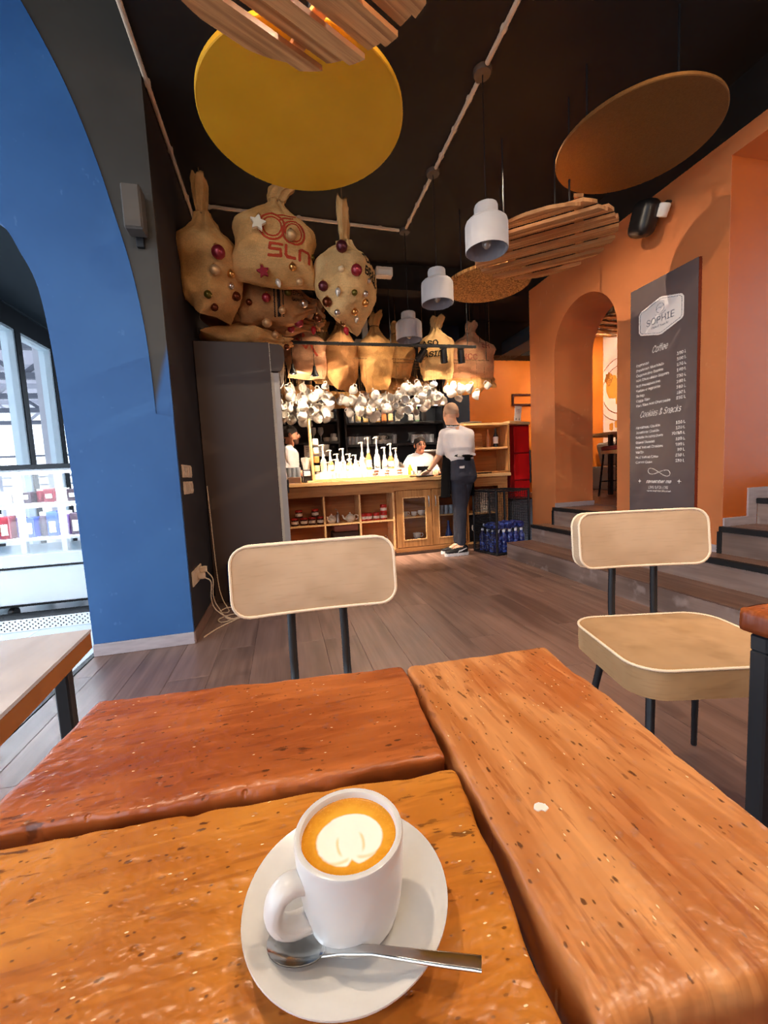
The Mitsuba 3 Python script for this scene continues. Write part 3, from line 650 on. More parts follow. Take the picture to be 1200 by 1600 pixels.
fx = thing('ceiling_floodlight', 'small white box light on a bar behind the sacks, above the bar', 'light fitting')
part(fx, 'housing', box(1.085, 1.262, 4.34, 4.43, 3.075, 3.165, 0.006), 'mat_white_plastic')
part(fx, 'lens', box(1.105, 1.242, 4.333, 4.342, 3.085, 3.13), mat('lens', srgb(235, 235, 230), 0.2))
part(fx, 'bar', box(0.80, 1.086, 4.375, 4.40, 3.105, 3.125), 'mat_conduit')
part(fx, 'rod', tube([(0.86, 4.388, 3.12), (0.86, 4.388, CEIL)], 0.006, 6), 'mat_conduit')
def wall_plate(y, z, label):
    k = thing('light_switch', label, 'switch', None)
    part(k, 'frame', box(-0.632, -0.622, y - 0.060, y + 0.060, z - 0.042, z + 0.042, 0.002), 'mat_switch')
    for s in (-1, 1): part(k, 'rocker', box(-0.625, -0.617, y + s * 0.028 - 0.022, y + s * 0.028 + 0.022, z - 0.030, z + 0.030, 0.002), 'mat_switch')
mat('switch', srgb(196, 168, 138), 0.45)
wall_plate(2.965, 1.110, 'beige double switch on the black wall, top left of four'); wall_plate(3.10, 1.110, 'beige double switch on the black wall, top right of four')
wall_plate(2.965, 1.000, 'beige double switch on the black wall, bottom left of four'); wall_plate(3.10, 1.000, 'beige double switch on the black wall, bottom right of four')
sc_ = thing('wall_socket', 'beige wall socket low on the black wall with two plugs in it', 'socket')
part(sc_, 'plate', box(-0.632, -0.621, 2.90, 3.20, 0.345, 0.445, 0.002), 'mat_switch')
for i, y in enumerate((3.05, 3.13)):
    k = thing('power_plug', ('white plug with cable in the socket on the black wall, nearer one', 'white plug with cable in the socket on the black wall, farther one')[i], 'plug')
    part(k, 'body', box(-0.622, -0.575, y - 0.022, y + 0.022, 0.365 + 0.03 * i, 0.405 + 0.03 * i, 0.005), 'mat_switch')
    part(k, 'cable', tube(smooth_path([(-0.58, y, 0.37 + 0.03 * i), (-0.545, y + 0.02, 0.33), (-0.56, y + 0.06, 0.20), (-0.54, y + 0.10, 0.10), (-0.45, y + 0.12 - 0.10 * i, 0.018), (-0.40 + 0.12 * i, y + 0.15, 0.012)], 8), 0.0045, 7), 'mat_switch')
kb = thing('power_cable', 'beige cable lying in loops on the floor by the brown skirting', 'cable')
part(kb, 'loop', tube(smooth_path([(-0.585, 2.88, 0.006), (-0.52, 3.02, 0.006), (-0.42, 3.16, 0.006), (-0.34, 3.24, 0.010), (-0.45, 3.30, 0.008), (-0.54, 3.22, 0.006), (-0.50, 3.14, 0.006), (-0.38, 3.20, 0.012), (-0.28, 3.30, 0.008), (-0.36, 3.38, 0.006)], 8), 0.0048, 7), 'mat_switch')
ps = thing('power_strip', 'beige power strip on the floor behind the chair, with cables', 'power strip')
part(ps, 'body', xf(fine_box(0.26, 0.06, 0.045, 0.01, 0.02), RZ(0.35), TR(-0.30, 3.42, 0.0235)), 'mat_switch', 40)
part(ps, 'cable', tube(smooth_path([(-0.41, 3.40, 0.02), (-0.50, 3.42, 0.03), (-0.55, 3.36, 0.02), (-0.48, 3.32, 0.03), (-0.55, 3.50, 0.10), (-0.58, 3.55, 0.30), (-0.60, 3.58, 1.0)], 8), 0.0045, 6), 'mat_switch')
bx_ = thing('crate', 'dark blue plastic crate on the floor against the fridge, behind the chair', 'crate')
part(bx_, 'body', box(-0.50, -0.10, 3.52, 3.655, 0.003, 0.36, 0.01), mat('navy_plastic', srgb(22, 32, 84), 0.4))
for z in (0.18, 0.30): part(bx_, 'tag', box(-0.47, -0.43, 3.513, 3.522, z, z + 0.035, 0.001), 'mat_switch', label='beige tag')

# ---------------------------------------------------------------- menu board
mat('board', proc(lambda p, n, uv: mix(srgb(92, 80, 80), srgb(104, 92, 92), fbm(p.y * 5, p.z * 5, 0, 3))), 0.3, 0.5)
mat('board_side', srgb(110, 44, 26), 0.5); mat('chalk', srgb(232, 226, 222), 0.6); mat('logo_grey', srgb(110, 108, 116), 0.6)
mb = thing('menu_board', 'tall grey menu board with white lettering on the orange wall beside the arched doorway', 'menu board')
bo = [(3.01, 0.60), (2.425, 0.60), (2.425, 2.435), (3.01, 2.435)]
part(mb, 'panel', extrude(sg.Polygon(bo), 0.026, 'x', 2.942), 'mat_board'); part(mb, 'side', box(2.945, 2.969, 2.421, 2.4255, 0.60, 2.435), 'mat_board_side', label='dark red side edge')
def on_board(m, y, z, dx=0.0):
    v = m.vertices; return trimesh.Trimesh(np.c_[2.9415 - v[:, 2] * 0.4 - dx, y - v[:, 0], z + v[:, 1]], m.faces, process=False)
def plate_poly(poly, d, dx, m, nm, lab=None): part(mb, nm, extrude(sa.scale(poly, 1, 1, origin=(0, 0)), d, 'x', 2.942 - d - dx), m, label=lab)
hexa = sg.Polygon([(2.922, 2.165), (2.922, 2.025), (2.735, 2.003), (2.532, 2.105), (2.532, 2.245), (2.709, 2.283)])
hexa = sg.Polygon([(2.925, 2.215), (2.925, 2.075), (2.905, 2.050), (2.735, 2.003), (2.712, 2.003), (2.545, 2.060), (2.530, 2.080), (2.530, 2.215), (2.548, 2.240), (2.735, 2.285), (2.712, 2.285), (2.905, 2.238)])
hexa = hexa.convex_hull.buffer(-0.02).buffer(0.02)
plate_poly(hexa, 0.002, 0.0, 'mat_chalk', 'logo_plate', 'white hexagonal logo plate')
plate_poly(hexa.buffer(-0.013).difference(hexa.buffer(-0.016)), 0.0012, 0.002, 'mat_logo_grey', 'logo_border')
part(mb, 'logo_word', on_board(text('SOPHIE', 0.050, 0.002, False, width=0.245), 2.850, 2.098, 0.002), 'mat_logo_grey', label='lettering SOPHIE')
part(mb, 'logo_subtitle', on_board(text('Cafe & Snacks', 0.016, 0.002, False, 0.45, 0.155), 2.805, 2.066, 0.002), 'mat_logo_grey')
ic = sg.Point(2.727, 2.205).buffer(0.036).difference(sg.Point(2.727, 2.205).buffer(0.0335)).union(sg.LineString([(2.760, 2.200), (2.740, 2.212), (2.720, 2.206), (2.695, 2.216)]).buffer(0.0014)).union(sg.LineString([(2.770, 2.165), (2.745, 2.158), (2.70, 2.160), (2.68, 2.170)]).buffer(0.0014))
plate_poly(ic, 0.0012, 0.002, 'mat_logo_grey', 'logo_cup')
def script(s, y0, y1, z, h, nm): part(mb, nm, on_board(text(s, h, 0.002, False, 0.55, y0 - y1), y0, z), 'mat_chalk', label='slanting heading ' + s)
script('Coffee', 2.795, 2.655, 1.880, 0.052, 'heading'); script('Cookies & Snacks', 2.905, 2.535, 1.386, 0.050, 'heading')
rows = [('Espresso', '100 L', 2.825, 1.815), ('Espresso Machiato', '100 L', 2.690, 1.774), ('Cappuccino Sophie', '170 L', 2.694, 1.733), ('Hot Chocolate Sophie', '190 L', 2.643, 1.692), ('Hot Frampuccino', '230 L', 2.720, 1.648),
        ('Kakao e ngrohte', '180 L', 2.719, 1.608), ('Salep', '180 L', 2.866, 1.566), ('Caja Bio', '180 L', 2.814, 1.525), ('Kiss Kiss Hot Chocolate', '230 L', 2.629, 1.486)]
rows2 = [('Hazelnuts Cookie', '120 L', 2.715, 1.303), ('American Cookie', '120 L', 2.725, 1.263), ('Batata te ndryshme', '70/80 L', 2.690, 1.223), ('Brawni Dessert', '180 L', 2.765, 1.180), ('Red Velvet Cookies', '100 L', 2.690, 1.138),
         ('Muffin', '90 L', 2.870, 1.098), ('Red Velvet Cake', '230 L', 2.730, 1.056), ('Carrot Cake', '230 L', 2.785, 1.014)]
for a, b, e, z in rows + rows2:
    part(mb, 'item_name', on_board(text(a, 0.020, 0.002, True, width=2.947 - e), 2.947, z - 0.008), 'mat_chalk')
    w = 0.075 if '/' not in b else 0.11
    if b == '90 L': w = 0.06
    part(mb, 'item_price', on_board(text(b, 0.021, 0.002, True, width=w), 2.504 + w, z - 0.008), 'mat_chalk')
tt = np.linspace(0, 2 * PI, 60); sw_ = sg.LineString([(2.724 + 0.10 * math.sin(t), 0.930 + 0.024 * math.sin(2 * t) + 0.012 * math.sin(t)) for t in tt]).buffer(0.0022)
plate_poly(sw_, 0.0012, 0.0, 'mat_chalk', 'flourish')
for y in (2.906, 2.546): plate_poly(sg.Polygon([(y + r * math.cos(a), 0.857 + r * math.sin(a)) for k in range(8) for r, a in [((0.018 if k % 2 == 0 else 0.006), k * PI / 4)]]), 0.0012, 0, 'mat_chalk', 'star')
part(mb, 'heading', on_board(text('remember me', 0.028, 0.002, True, 0.5, 0.232), 2.842, 0.842), 'mat_chalk')
part(mb, 'footer', on_board(text('LIKE & FOLLOW', 0.022, 0.002, False, width=0.18), 2.818, 0.796), 'mat_chalk')
part(mb, 'footer', on_board(text('www.sophiecaffe.com', 0.014, 0.002, False, width=0.222), 2.836, 0.772), 'mat_chalk')

# ---------------------------------------------------------------- fridge beside the bar
mat('fridge_side', proc(lambda p, n, uv: mix(srgb(70, 54, 45), srgb(80, 62, 52), fbm(p.x * 3, p.y * 3, p.z * 2, 3))), 0.42, 0.4)
mat('alu', srgb(170, 162, 154), 0.4, 0.5, metal=0.4); mat('chip_white', srgb(190, 176, 156), 0.7)
fr = thing('fridge', 'tall black fridge seen from its side, with an aluminium door edge', 'fridge')
part(fr, 'body', box(-0.626, -0.040, 3.67, 4.30, 0.004, 2.165, 0.004), 'mat_fridge_side')
part(fr, 'edge_strip', box(-0.0405, -0.0345, 3.668, 4.30, 0.10, 2.160), 'mat_chip_white', label='pale worn edge')
can = sg.Polygon([(-0.034, 1.93), (-0.034, 2.155), (0.03, 2.15)] + [(0.03 + 0.05 * math.sin(a), 2.10 + 0.05 * math.cos(a)) for a in np.linspace(0.2, 1.5, 8)] + [(0.082, 2.03), (0.066, 1.97), (0.045, 1.93)])
part(fr, 'canopy', extrude(can, 0.64, 'y', 3.67), 'mat_fridge_side')
dk = part(fr, 'door', box(-0.030, 0.030, 3.68, 4.29, 0.06, 1.92, 0.004), 'mat_alu')
part(fr, 'door__handle', box(0.028, 0.046, 3.70, 3.73, 0.90, 1.02, 0.006), 'mat_black_plastic')
part(fr, 'door__trim', box(-0.0345, -0.018, 3.674, 3.682, 0.06, 1.92), 'mat_chip_white')

# ---------------------------------------------------------------- bar counter
def f_oak(a, b, axis):
    def f(p, n, uv):
        l, q = (p.x, p.z + p.y) if axis == 0 else (p.z, p.x + p.y)
        g = fbm(l * 3.0, q * 55.0, 2.0, 4); w = fbm(l * 2.0, q * 9.0, 5.0, 3)
        return mix(a, b, smoothstep(0.2, 0.8, g * 0.65 + w * 0.35))
    return f
mat('oak', proc(f_oak(srgb(150, 98, 54), srgb(190, 136, 84), 0)), 0.42, 0.45)
mat('oak_v', proc(f_oak(srgb(156, 104, 58), srgb(196, 142, 90), 1)), 0.42, 0.45)
mat('oak_light', proc(f_oak(srgb(206, 160, 104), srgb(228, 186, 132), 0)), 0.4, 0.45)
mat('oak_back', proc(f_oak(srgb(150, 86, 38), srgb(172, 106, 54), 0)), 0.5, 0.4)
mat('plinth', proc(f_oak(srgb(104, 78, 62), srgb(136, 108, 92), 0)), 0.5, 0.4)
FY = 4.89
wt = thing('bar_worktop', 'long oak worktop of the bar, lit along its back edge', 'worktop')
part(wt, 'slab', box(-0.58, 2.875, 4.845, 5.36, 0.920, 0.965, 0.004), 'mat_oak'); part(wt, 'edge', box(-0.58, 2.877, 4.840, 4.8455, 0.922, 0.963, 0.002), 'mat_oak_light', label='light front edge')
cu = thing('shelf_cabinet', 'oak cabinet of open cubbyholes with jars and teapots, under the bar worktop', 'cabinet')
part(cu, 'top_rail', box(-0.56, 1.302, FY, FY + 0.025, 0.792, 0.920), 'mat_oak')
part(cu, 'back_panel', box(-0.56, 1.302, FY + 0.30, FY + 0.315, 0.06, 0.918), 'mat_oak_back')
for x in (-0.56, 0.010, 0.435, 0.862, 1.282): part(cu, 'divider', box(x, x + 0.022, FY + 0.001, FY + 0.30, 0.085, 0.792), 'mat_oak_light')
for x in (-0.538, 0.032, 0.457, 0.884):
    part(cu, 'shelf', box(x, x + (0.548 if x < 0 else 0.398 if x > 0.8 else 0.403), FY + 0.004, FY + 0.30, 0.442, 0.462), 'mat_oak_light')
part(cu, 'base_board', box(-0.56, 1.302, FY, FY + 0.31, 0.060, 0.085), 'mat_oak'); part(cu, 'plinth', box(-0.56, 1.302, FY + 0.01, FY + 0.03, 0.003, 0.062), 'mat_plinth')
part(cu, 'top_panel', box(-0.56, 1.302, FY + 0.025, FY + 0.30, 0.79, 0.805), 'mat_oak_back')
dc = thing('glass_cabinet', 'oak cabinet with two glazed doors full of cups, under the bar worktop', 'cabinet')
part(dc, 'top_rail', box(1.304, 2.268, FY, FY + 0.025, 0.812, 0.920), 'mat_oak')
part(dc, 'back_panel', box(1.304, 2.268, FY + 0.36, FY + 0.375, 0.06, 0.918), 'mat_oak_back')
for x in (1.304, 2.248): part(dc, 'side_panel', box(x, x + 0.02, FY + 0.022, FY + 0.36, 0.085, 0.812), 'mat_oak_back')
part(dc, 'shelf', box(1.324, 2.248, FY + 0.06, FY + 0.36, 0.452, 0.468), 'mat_oak_light'); part(dc, 'base_board', box(1.304, 2.268, FY + 0.02, FY + 0.37, 0.060, 0.085), 'mat_oak')
part(dc, 'plinth', box(1.304, 2.268, FY + 0.03, FY + 0.05, 0.003, 0.062), 'mat_plinth')
part(dc, 'lower_rail', box(1.304, 2.268, FY, FY + 0.02, 0.040, 0.092), 'mat_oak')
scene['mat_pane'] = {'type': 'thindielectric', 'int_ior': 1.5}
for x0, x1, hx in ((1.326, 1.786, 1.745), (1.794, 2.256, 1.835)):
    d = part(dc, 'door', extrude(sg.box(x0, 0.098, x1, 0.804).difference(sg.box(x0 + 0.082, 0.180, x1 - 0.072, 0.722)), 0.02, 'y', FY - 0.001), 'mat_oak_v')
    part(dc, d.split('__')[1] + '__pane', box(x0 + 0.076, x1 - 0.066, FY + 0.006, FY + 0.010, 0.174, 0.728), 'mat_pane')
    part(dc, d.split('__')[1] + '__bead', extrude(sg.box(x0 + 0.082, 0.180, x1 - 0.072, 0.722).difference(sg.box(x0 + 0.094, 0.192, x1 - 0.084, 0.710)), 0.012, 'y', FY - 0.004), 'mat_oak_light')
    part(dc, d.split('__')[1] + '__handle', tube(smooth_path([(hx, FY, 0.73), (hx, FY - 0.022, 0.715), (hx, FY - 0.026, 0.66), (hx, FY - 0.022, 0.605), (hx, FY, 0.59)], 5), 0.0065, 8), 'mat_steel')
oc = thing('shelf_cabinet', 'open end of the bar cabinet with boxes, behind the waiter and the wire cage', 'cabinet')
part(oc, 'top_rail', box(2.270, 2.850, FY, FY + 0.025, 0.800, 0.920), 'mat_oak'); part(oc, 'back_panel', box(2.27, 2.85, FY + 0.36, FY + 0.375, 0.06, 0.918), 'mat_oak_back')
for x in (2.270, 2.828): part(oc, 'side_panel', box(x, x + 0.022, FY, FY + 0.36, 0.085, 0.80), 'mat_oak_v')
part(oc, 'stile', box(2.715, 2.83, FY, FY + 0.02, 0.085, 0.80), 'mat_oak_v')
part(oc, 'shelf', box(2.292, 2.828, FY + 0.004, FY + 0.36, 0.442, 0.462), 'mat_oak_light'); part(oc, 'base_board', box(2.27, 2.85, FY, FY + 0.37, 0.06, 0.085), 'mat_oak_light'); part(oc, 'plinth', box(2.27, 2.85, FY + 0.01, FY + 0.03, 0.003, 0.062), 'mat_plinth')

# jars and pots in the cubbyholes
mat('jar_red', srgb(178, 40, 30), 0.4); mat('jar_dark', srgb(64, 24, 16), 0.35); mat('jar_label', srgb(232, 214, 200), 0.6); mat('jar_redbody', srgb(190, 50, 38), 0.4)
jb = lathe([(0, 0), (0.034, 0), (0.037, 0.004), (0.037, 0.066), (0.034, 0.072), (0, 0.072)], 20); jl = lathe([(0, 0.070), (0.037, 0.070), (0.038, 0.074), (0.038, 0.088), (0.035, 0.092), (0, 0.092)], 20)
jlab = lathe([(0.0375, 0.020), (0.0378, 0.020), (0.0378, 0.054), (0.0375, 0.054)], 20)
jb_d, jl_d, jk_d = mikit.ply(jb, 'mat_jar_dark', 40), mikit.ply(jl, 'mat_jar_red', 40), mikit.ply(jlab, 'mat_jar_label', 40)
jars = [(0.098, 0, 0, 'standing at the far left of the left cubbyhole'), (0.205, 0, 0, 'second from left on the shelf of the left cubbyhole'), (0.300, 0, 0, 'third from left on the shelf of the left cubbyhole'), (0.402, 0, 0, 'at the right end of the left cubbyhole'),
        (0.150, 1, 0, 'stacked on the left pair in the left cubbyhole'), (0.342, 1, 0, 'stacked on the right pair in the left cubbyhole'),
        (0.924, 0, 1, 'first from left in the third cubbyhole'), (0.996, 0, 1, 'second from left in the third cubbyhole'), (1.090, 0, 1, 'third from left in the third cubbyhole'), (1.185, 0, 1, 'at the bottom of the stack in the third cubbyhole'), (1.185, 1, 1, 'on top of the stack in the third cubbyhole')]
for x, lv, red, w in jars:
    k = thing('jar', '%s jar with red lid %s' % ('red' if red else 'dark', w), 'jar', 'red-lidded jars in the cubbyholes')
    A = T().translate([x, FY + 0.09, 0.462 + 0.0925 * lv]) @ T().scale([1.12, 1.12, 1.0])
    part(k, 'body', jb_d, 'mat_jar_redbody' if red else None, tw=A); part(k, 'lid', jl_d, None, tw=A); part(k, 'label', jk_d, None, tw=A)
mat('china', srgb(222, 208, 190), 0.2, 0.5)
def teapot(x, y, z, s, yaw, label):
    k = thing('teapot', label, 'teapot'); A = (np.diag([s, s, s, 1.0]), RZ(yaw), TR(x, y, z))
    part(k, 'body', lathe([(0, 0), (0.04, 0), (0.045, 0.006), (0.068, 0.03), (0.074, 0.052), (0.066, 0.078), (0.045, 0.094), (0.035, 0.098), (0, 0.098)], 28), 'mat_china', True, tw=tw(*A))
    part(k, 'lid', lathe([(0.037, 0.097), (0.034, 0.104), (0.016, 0.112), (0.008, 0.116), (0.012, 0.126), (0.006, 0.134), (0, 0.135)], 20), 'mat_china', True, tw=tw(*A))
    part(k, 'spout', tube(smooth_path([(-0.06, 0, 0.035), (-0.09, 0, 0.055), (-0.10, 0, 0.085), (-0.118, 0, 0.102)], 5), np.linspace(0.016, 0.008, 16), 10), 'mat_china', True, tw=tw(*A))
    part(k, 'handle', tube(smooth_path([(0.055, 0, 0.085), (0.095, 0, 0.092), (0.112, 0, 0.065), (0.10, 0, 0.035), (0.066, 0, 0.025)], 5), 0.007, 8), 'mat_china', True, tw=tw(*A))
teapot(0.535, FY + 0.10, 0.462, 0.85, 0.9, 'white china teapot on the left of the middle cubbyhole'); teapot(0.765, FY + 0.10, 0.462, 0.88, 0.05, 'cream china teapot with its spout to the left, middle cubbyhole')
def grinder(x, z, label):
    k = thing('pepper_mill', label, 'pepper mill')
    part(k, 'body', lathe([(0, 0), (0.028, 0), (0.030, 0.01), (0.018, 0.05), (0.022, 0.08), (0.026, 0.10), (0.012, 0.112), (0.012, 0.13), (0, 0.132)], 20), 'mat_steel', 50, tw=T().translate([x, FY + 0.12, z])); part(k, 'crank', tube([(x, FY + 0.12, z + 0.13), (x, FY + 0.12, z + 0.15), (x - 0.03, FY + 0.11, z + 0.17)], 0.004, 6), 'mat_steel')
grinder(0.615, 0.462, 'small metal mill between the teapots'); grinder(1.225, 0.085, 'metal mill at the bottom right of the third cubbyhole')
single('box', xf(fine_box(0.30, 0.20, 0.085, 0.02, 0.02), TR(0.70, FY + 0.14, 0.3955)), mat('brown_box', srgb(132, 78, 62), 0.6), 'brown rounded box on top of a dark one in the middle cubbyhole', 'box', smooth=40)
single('box', box(0.53, 0.85, FY + 0.03, FY + 0.25, 0.0855, 0.352, 0.01), mat('dark_box', srgb(58, 36, 26), 0.6), 'dark brown box in the lower middle cubbyhole', 'box')
single('box', box(2.47, 2.62, FY + 0.02, FY + 0.22, 0.4625, 0.76, 0.003), 'mat_white_plastic', 'stack of white paper bags in the end cabinet behind the wire cage', 'box')
single('box', box(2.625, 2.70, FY + 0.04, FY + 0.22, 0.4625, 0.74, 0.003), mat('grey_box', srgb(120, 116, 120), 0.6), 'grey carton beside the white paper bags in the end cabinet', 'box')
hb = thing('storage_box', 'black box with a white round hole, low in the end cabinet beside the waiter', 'box'); part(hb, 'body', box(2.31, 2.70, FY + 0.02, FY + 0.30, 0.0855, 0.425, 0.006), 'mat_black')
part(hb, 'grip', xf(lathe([(0, 0), (0.025, 0), (0.025, 0.006), (0, 0.006)], 20), np.diag([0.8, 1.6, 1, 1]), RX(PI / 2), TR(2.35, FY + 0.0195, 0.27)), 'mat_white_plastic')
# cups behind the glazed doors
mug_o = [(0, 0), (0.022, 0), (0.026, 0.003), (0.038, 0.016), (0.045, 0.036), (0.0475, 0.066), (0.0455, 0.068), (0.043, 0.066), (0.041, 0.038), (0.034, 0.018), (0, 0.010)]
mug_d = mikit.ply(lathe(mug_o, 20), 'mat_porcelain', 50)
mugh_d = mikit.ply(tube(smooth_path([(0.042, 0, 0.056), (0.066, 0, 0.060), (0.073, 0, 0.042), (0.062, 0, 0.024), (0.036, 0, 0.022)], 4), 0.0055, 6), 'mat_porcelain', True)
mat('porcelain_warm', srgb(206, 196, 188), 0.2, 0.5)
for i, (x, z, s) in enumerate([(1.475, 0.468, 0.9), (1.60, 0.468, 0.8), (1.70, 0.468, 0.95), (1.63, 0.085, 1.2), (1.87, 0.085, 1.1), (2.06, 0.085, 1.1), (1.63, 0.17, 1.1), (1.87, 0.16, 1.05)]):
    k = thing('cup', 'white cup behind the glazed cabinet doors', 'cup', 'cups behind the glazed doors'); A = T().translate([x, FY + 0.16, z]) @ T().scale(s)
    part(k, 'body', mug_d, 'mat_porcelain_warm', tw=A); part(k, 'handle', mugh_d, 'mat_porcelain_warm', tw=A)
gl_d = mikit.ply(lathe([(0, 0), (0.026, 0), (0.028, 0.003), (0.034, 0.11), (0.032, 0.11), (0.026, 0.008), (0, 0.008)], 16), None, 50)
mat('glassware', srgb(150, 156, 164), 0.08, 0.6, clearcoat=1.0)
scene['mat_glass'] = {'type': 'thindielectric', 'int_ior': 1.6}
for i, x in enumerate((1.90, 1.97, 2.04, 2.11)):
    single('glass', gl_d, 'mat_glassware', 'tall drinking glass on the shelf behind the right glazed door', 'glass', 'glasses behind the glazed door', tw=T().translate([x, FY + 0.15, 0.468]))
single('bottle', lathe([(0, 0), (0.045, 0), (0.048, 0.005), (0.042, 0.05), (0.022, 0.12), (0.014, 0.17), (0.014, 0.22), (0, 0.22)], 20, (2.06, FY + 0.14, 0.155)), mat('blue_glass', srgb(40, 60, 120), 0.15), 'dark blue decanter behind the right glazed door', 'bottle', smooth=40)

# things on the worktop
WZ = 0.965
tray = thing('display_tray', 'long low oak tray on the bar holding the syrup bottles', 'tray')
part(tray, 'base', box(0.36, 1.60, 4.92, 5.30, WZ, WZ + 0.012), 'mat_white_paint'); part(tray, 'front', box(0.355, 1.605, 4.905, 4.922, WZ, WZ + 0.034, 0.002), 'mat_oak_light')
for x in (0.355, 1.588): part(tray, 'side', box(x, x + 0.017, 4.922, 5.30, WZ, WZ + 0.034, 0.002), 'mat_oak_light')
part(tray, 'riser', box(0.40, 1.56, 5.08, 5.29, WZ + 0.012, WZ + 0.12, 0.004), 'mat_white_paint', label='white step at the back')
mat('syrup_white', srgb(236, 230, 220), 0.3); mat('syrup_glass', srgb(206, 196, 184), 0.12, 0.6, clearcoat=1.0); mat('syrup_amber', srgb(176, 112, 60), 0.2); mat('label_beige', srgb(226, 206, 178), 0.6)
def pump_bottle(x, y, z, top, kind, label):
    k = thing('syrup_bottle', label, 'bottle', 'pump bottles on the bar'); h = top - z; b = h * 0.55
    part(k, 'body', lathe([(0, 0), (0.036, 0), (0.040, 0.004), (0.040, b * 0.62), (0.034, b * 0.75), (0.016, b * 0.92), (0.014, b), (0, b)], 20, (x, y, z)), kind, 40)
    part(k, 'label', lathe([(0.0405, b * 0.15), (0.0408, b * 0.15), (0.0408, b * 0.55), (0.0405, b * 0.55)], 20, (x, y, z)), 'mat_label_beige', 40)
    part(k, 'collar', lathe([(0.017, b - 0.012), (0.019, b), (0.018, b + 0.022), (0.010, b + 0.04), (0.009, h * 0.86), (0, h * 0.86)], 14, (x, y, z)), 'mat_syrup_white', 40)
    part(k, 'pump', cat(lathe([(0, h * 0.80), (0.013, h * 0.80), (0.012, h * 0.92), (0.020, h * 0.95), (0.022, h * 0.975), (0.016, h), (0, h)], 14, (x, y, z)), tube(smooth_path([(x, y, z + h * 0.95), (x - 0.03, y - 0.02, z + h * 0.97), (x - 0.05, y - 0.035, z + h * 0.93)], 4), 0.007, 6)), 'mat_syrup_white', 40)
tops = [(0.500, 1.425), (0.590, 1.355), (0.672, 1.305), (0.748, 1.37), (0.826, 1.30), (0.905, 1.285), (0.990, 1.44), (1.075, 1.50), (1.182, 1.50), (1.285, 1.37), (1.362, 1.41), (1.435, 1.355)]
ordn = ['first', 'second', 'third', 'fourth', 'fifth', 'sixth', 'seventh', 'eighth', 'ninth', 'tenth', 'eleventh', 'twelfth']
for i, (x, t) in enumerate(tops):
    pump_bottle(x, 5.18 + 0.02 * (i % 2), WZ + 0.1205, t, ('mat_syrup_glass', 'mat_syrup_amber', 'mat_syrup_glass')[i % 3], '%s pump bottle from the left in the back row on the bar' % ordn[i])
for i, x in enumerate((0.545, 0.63, 0.72, 0.81, 0.90, 0.985)):
    pump_bottle(x, 5.01, WZ + 0.0125, 1.20 + 0.03 * (i % 2), 'mat_syrup_glass', '%s pump bottle from the left in the front row on the bar' % ordn[i])
mat('cookie', proc(lambda p, n, uv: mix(srgb(120, 70, 36), srgb(190, 130, 76), fbm(p.x * 60, p.y * 60, p.z * 60, 3))), 0.8)
for i, (x, n_) in enumerate(((1.12, 6), (1.27, 6), (1.42, 6))):
    k = thing('cookie_jar', '%s glass jar of brown biscuits on the bar tray' % ('left', 'middle', 'right')[i], 'jar', 'biscuit jars on the bar')
    part(k, 'glass', lathe([(0, 0), (0.055, 0), (0.060, 0.005), (0.060, 0.10), (0.050, 0.118), (0.050, 0.125), (0, 0.125)], 24, (x, 5.0, WZ + 0.0125)), 'mat_pane', 40)
    cks = []
    for j in range(n_ * 2):
        a = rng.uniform(0, 6.28); rr = rng.uniform(0, 0.03); cks.append(xf(trimesh.creation.icosphere(1, 0.02), np.diag([1, 1, 0.55, 1]), RX(rng.uniform(-0.6, 0.6)), TR(x + rr * math.cos(a), 5.0 + rr * math.sin(a), WZ + 0.030 + 0.032 * (j // 4))))
    part(k, 'biscuits', cat(*cks), 'mat_cookie', True, kind='stuff')
    part(k, 'lid', lathe([(0, 0.125), (0.054, 0.125), (0.054, 0.135), (0.012, 0.14), (0.014, 0.155), (0, 0.158)], 20, (x, 5.0, WZ + 0.0125)), 'mat_steel', 40)
# tall oak end board of the rack, steel tub with glasses, blender, boards
wb = thing('bottle_rack', 'tall narrow oak rack standing edge-on at the left of the bar', 'rack')
part(wb, 'post', xf(box(-0.012, 0.012, -0.02, 0.20, 0, 0.745, 0.004), RY(-0.02), TR(0.355, 4.97, WZ)), 'mat_oak_light')
part(wb, 'foot', box(0.28, 0.46, 4.93, 5.20, WZ, WZ + 0.02, 0.004), 'mat_oak_light')
for i in range(5): part(wb, 'pocket', box(0.368, 0.435, 4.99, 5.06, WZ + 0.021 + i * 0.105, WZ + 0.095 + i * 0.105, 0.006), ('mat_label_beige', 'mat_oak_light', 'mat_syrup_amber', 'mat_label_beige', 'mat_syrup_white')[i])
tub = thing('steel_tub', 'steel tub with drinking glasses at the left end of the bar, by the fridge', 'tub')
part(tub, 'body', box(0.045, 0.205, 4.90, 5.05, WZ, WZ + 0.075, 0.004), 'mat_steel')
for i in range(6): single('glass', gl_d, 'mat_glassware', 'clear glass standing in the steel tub', 'glass', 'glasses in the steel tub', tw=T().translate([0.075 + 0.05 * (i % 3), 4.94 + 0.06 * (i // 3), WZ + 0.0755]))
bl = thing('blender', 'black and white coffee grinder beside the young barista', 'grinder')
part(bl, 'base', box(0.235, 0.335, 5.06, 5.20, WZ, WZ + 0.16, 0.012), 'mat_black_plastic'); part(bl, 'panel', box(0.245, 0.325, 5.052, 5.062, WZ + 0.08, WZ + 0.14, 0.002), 'mat_white_paint')
part(bl, 'hopper', lathe([(0, 0.16), (0.04, 0.16), (0.045, 0.19), (0.062, 0.27), (0.062, 0.30), (0, 0.31)], 20, (0.285, 5.13, WZ)), 'mat_syrup_white', 40)
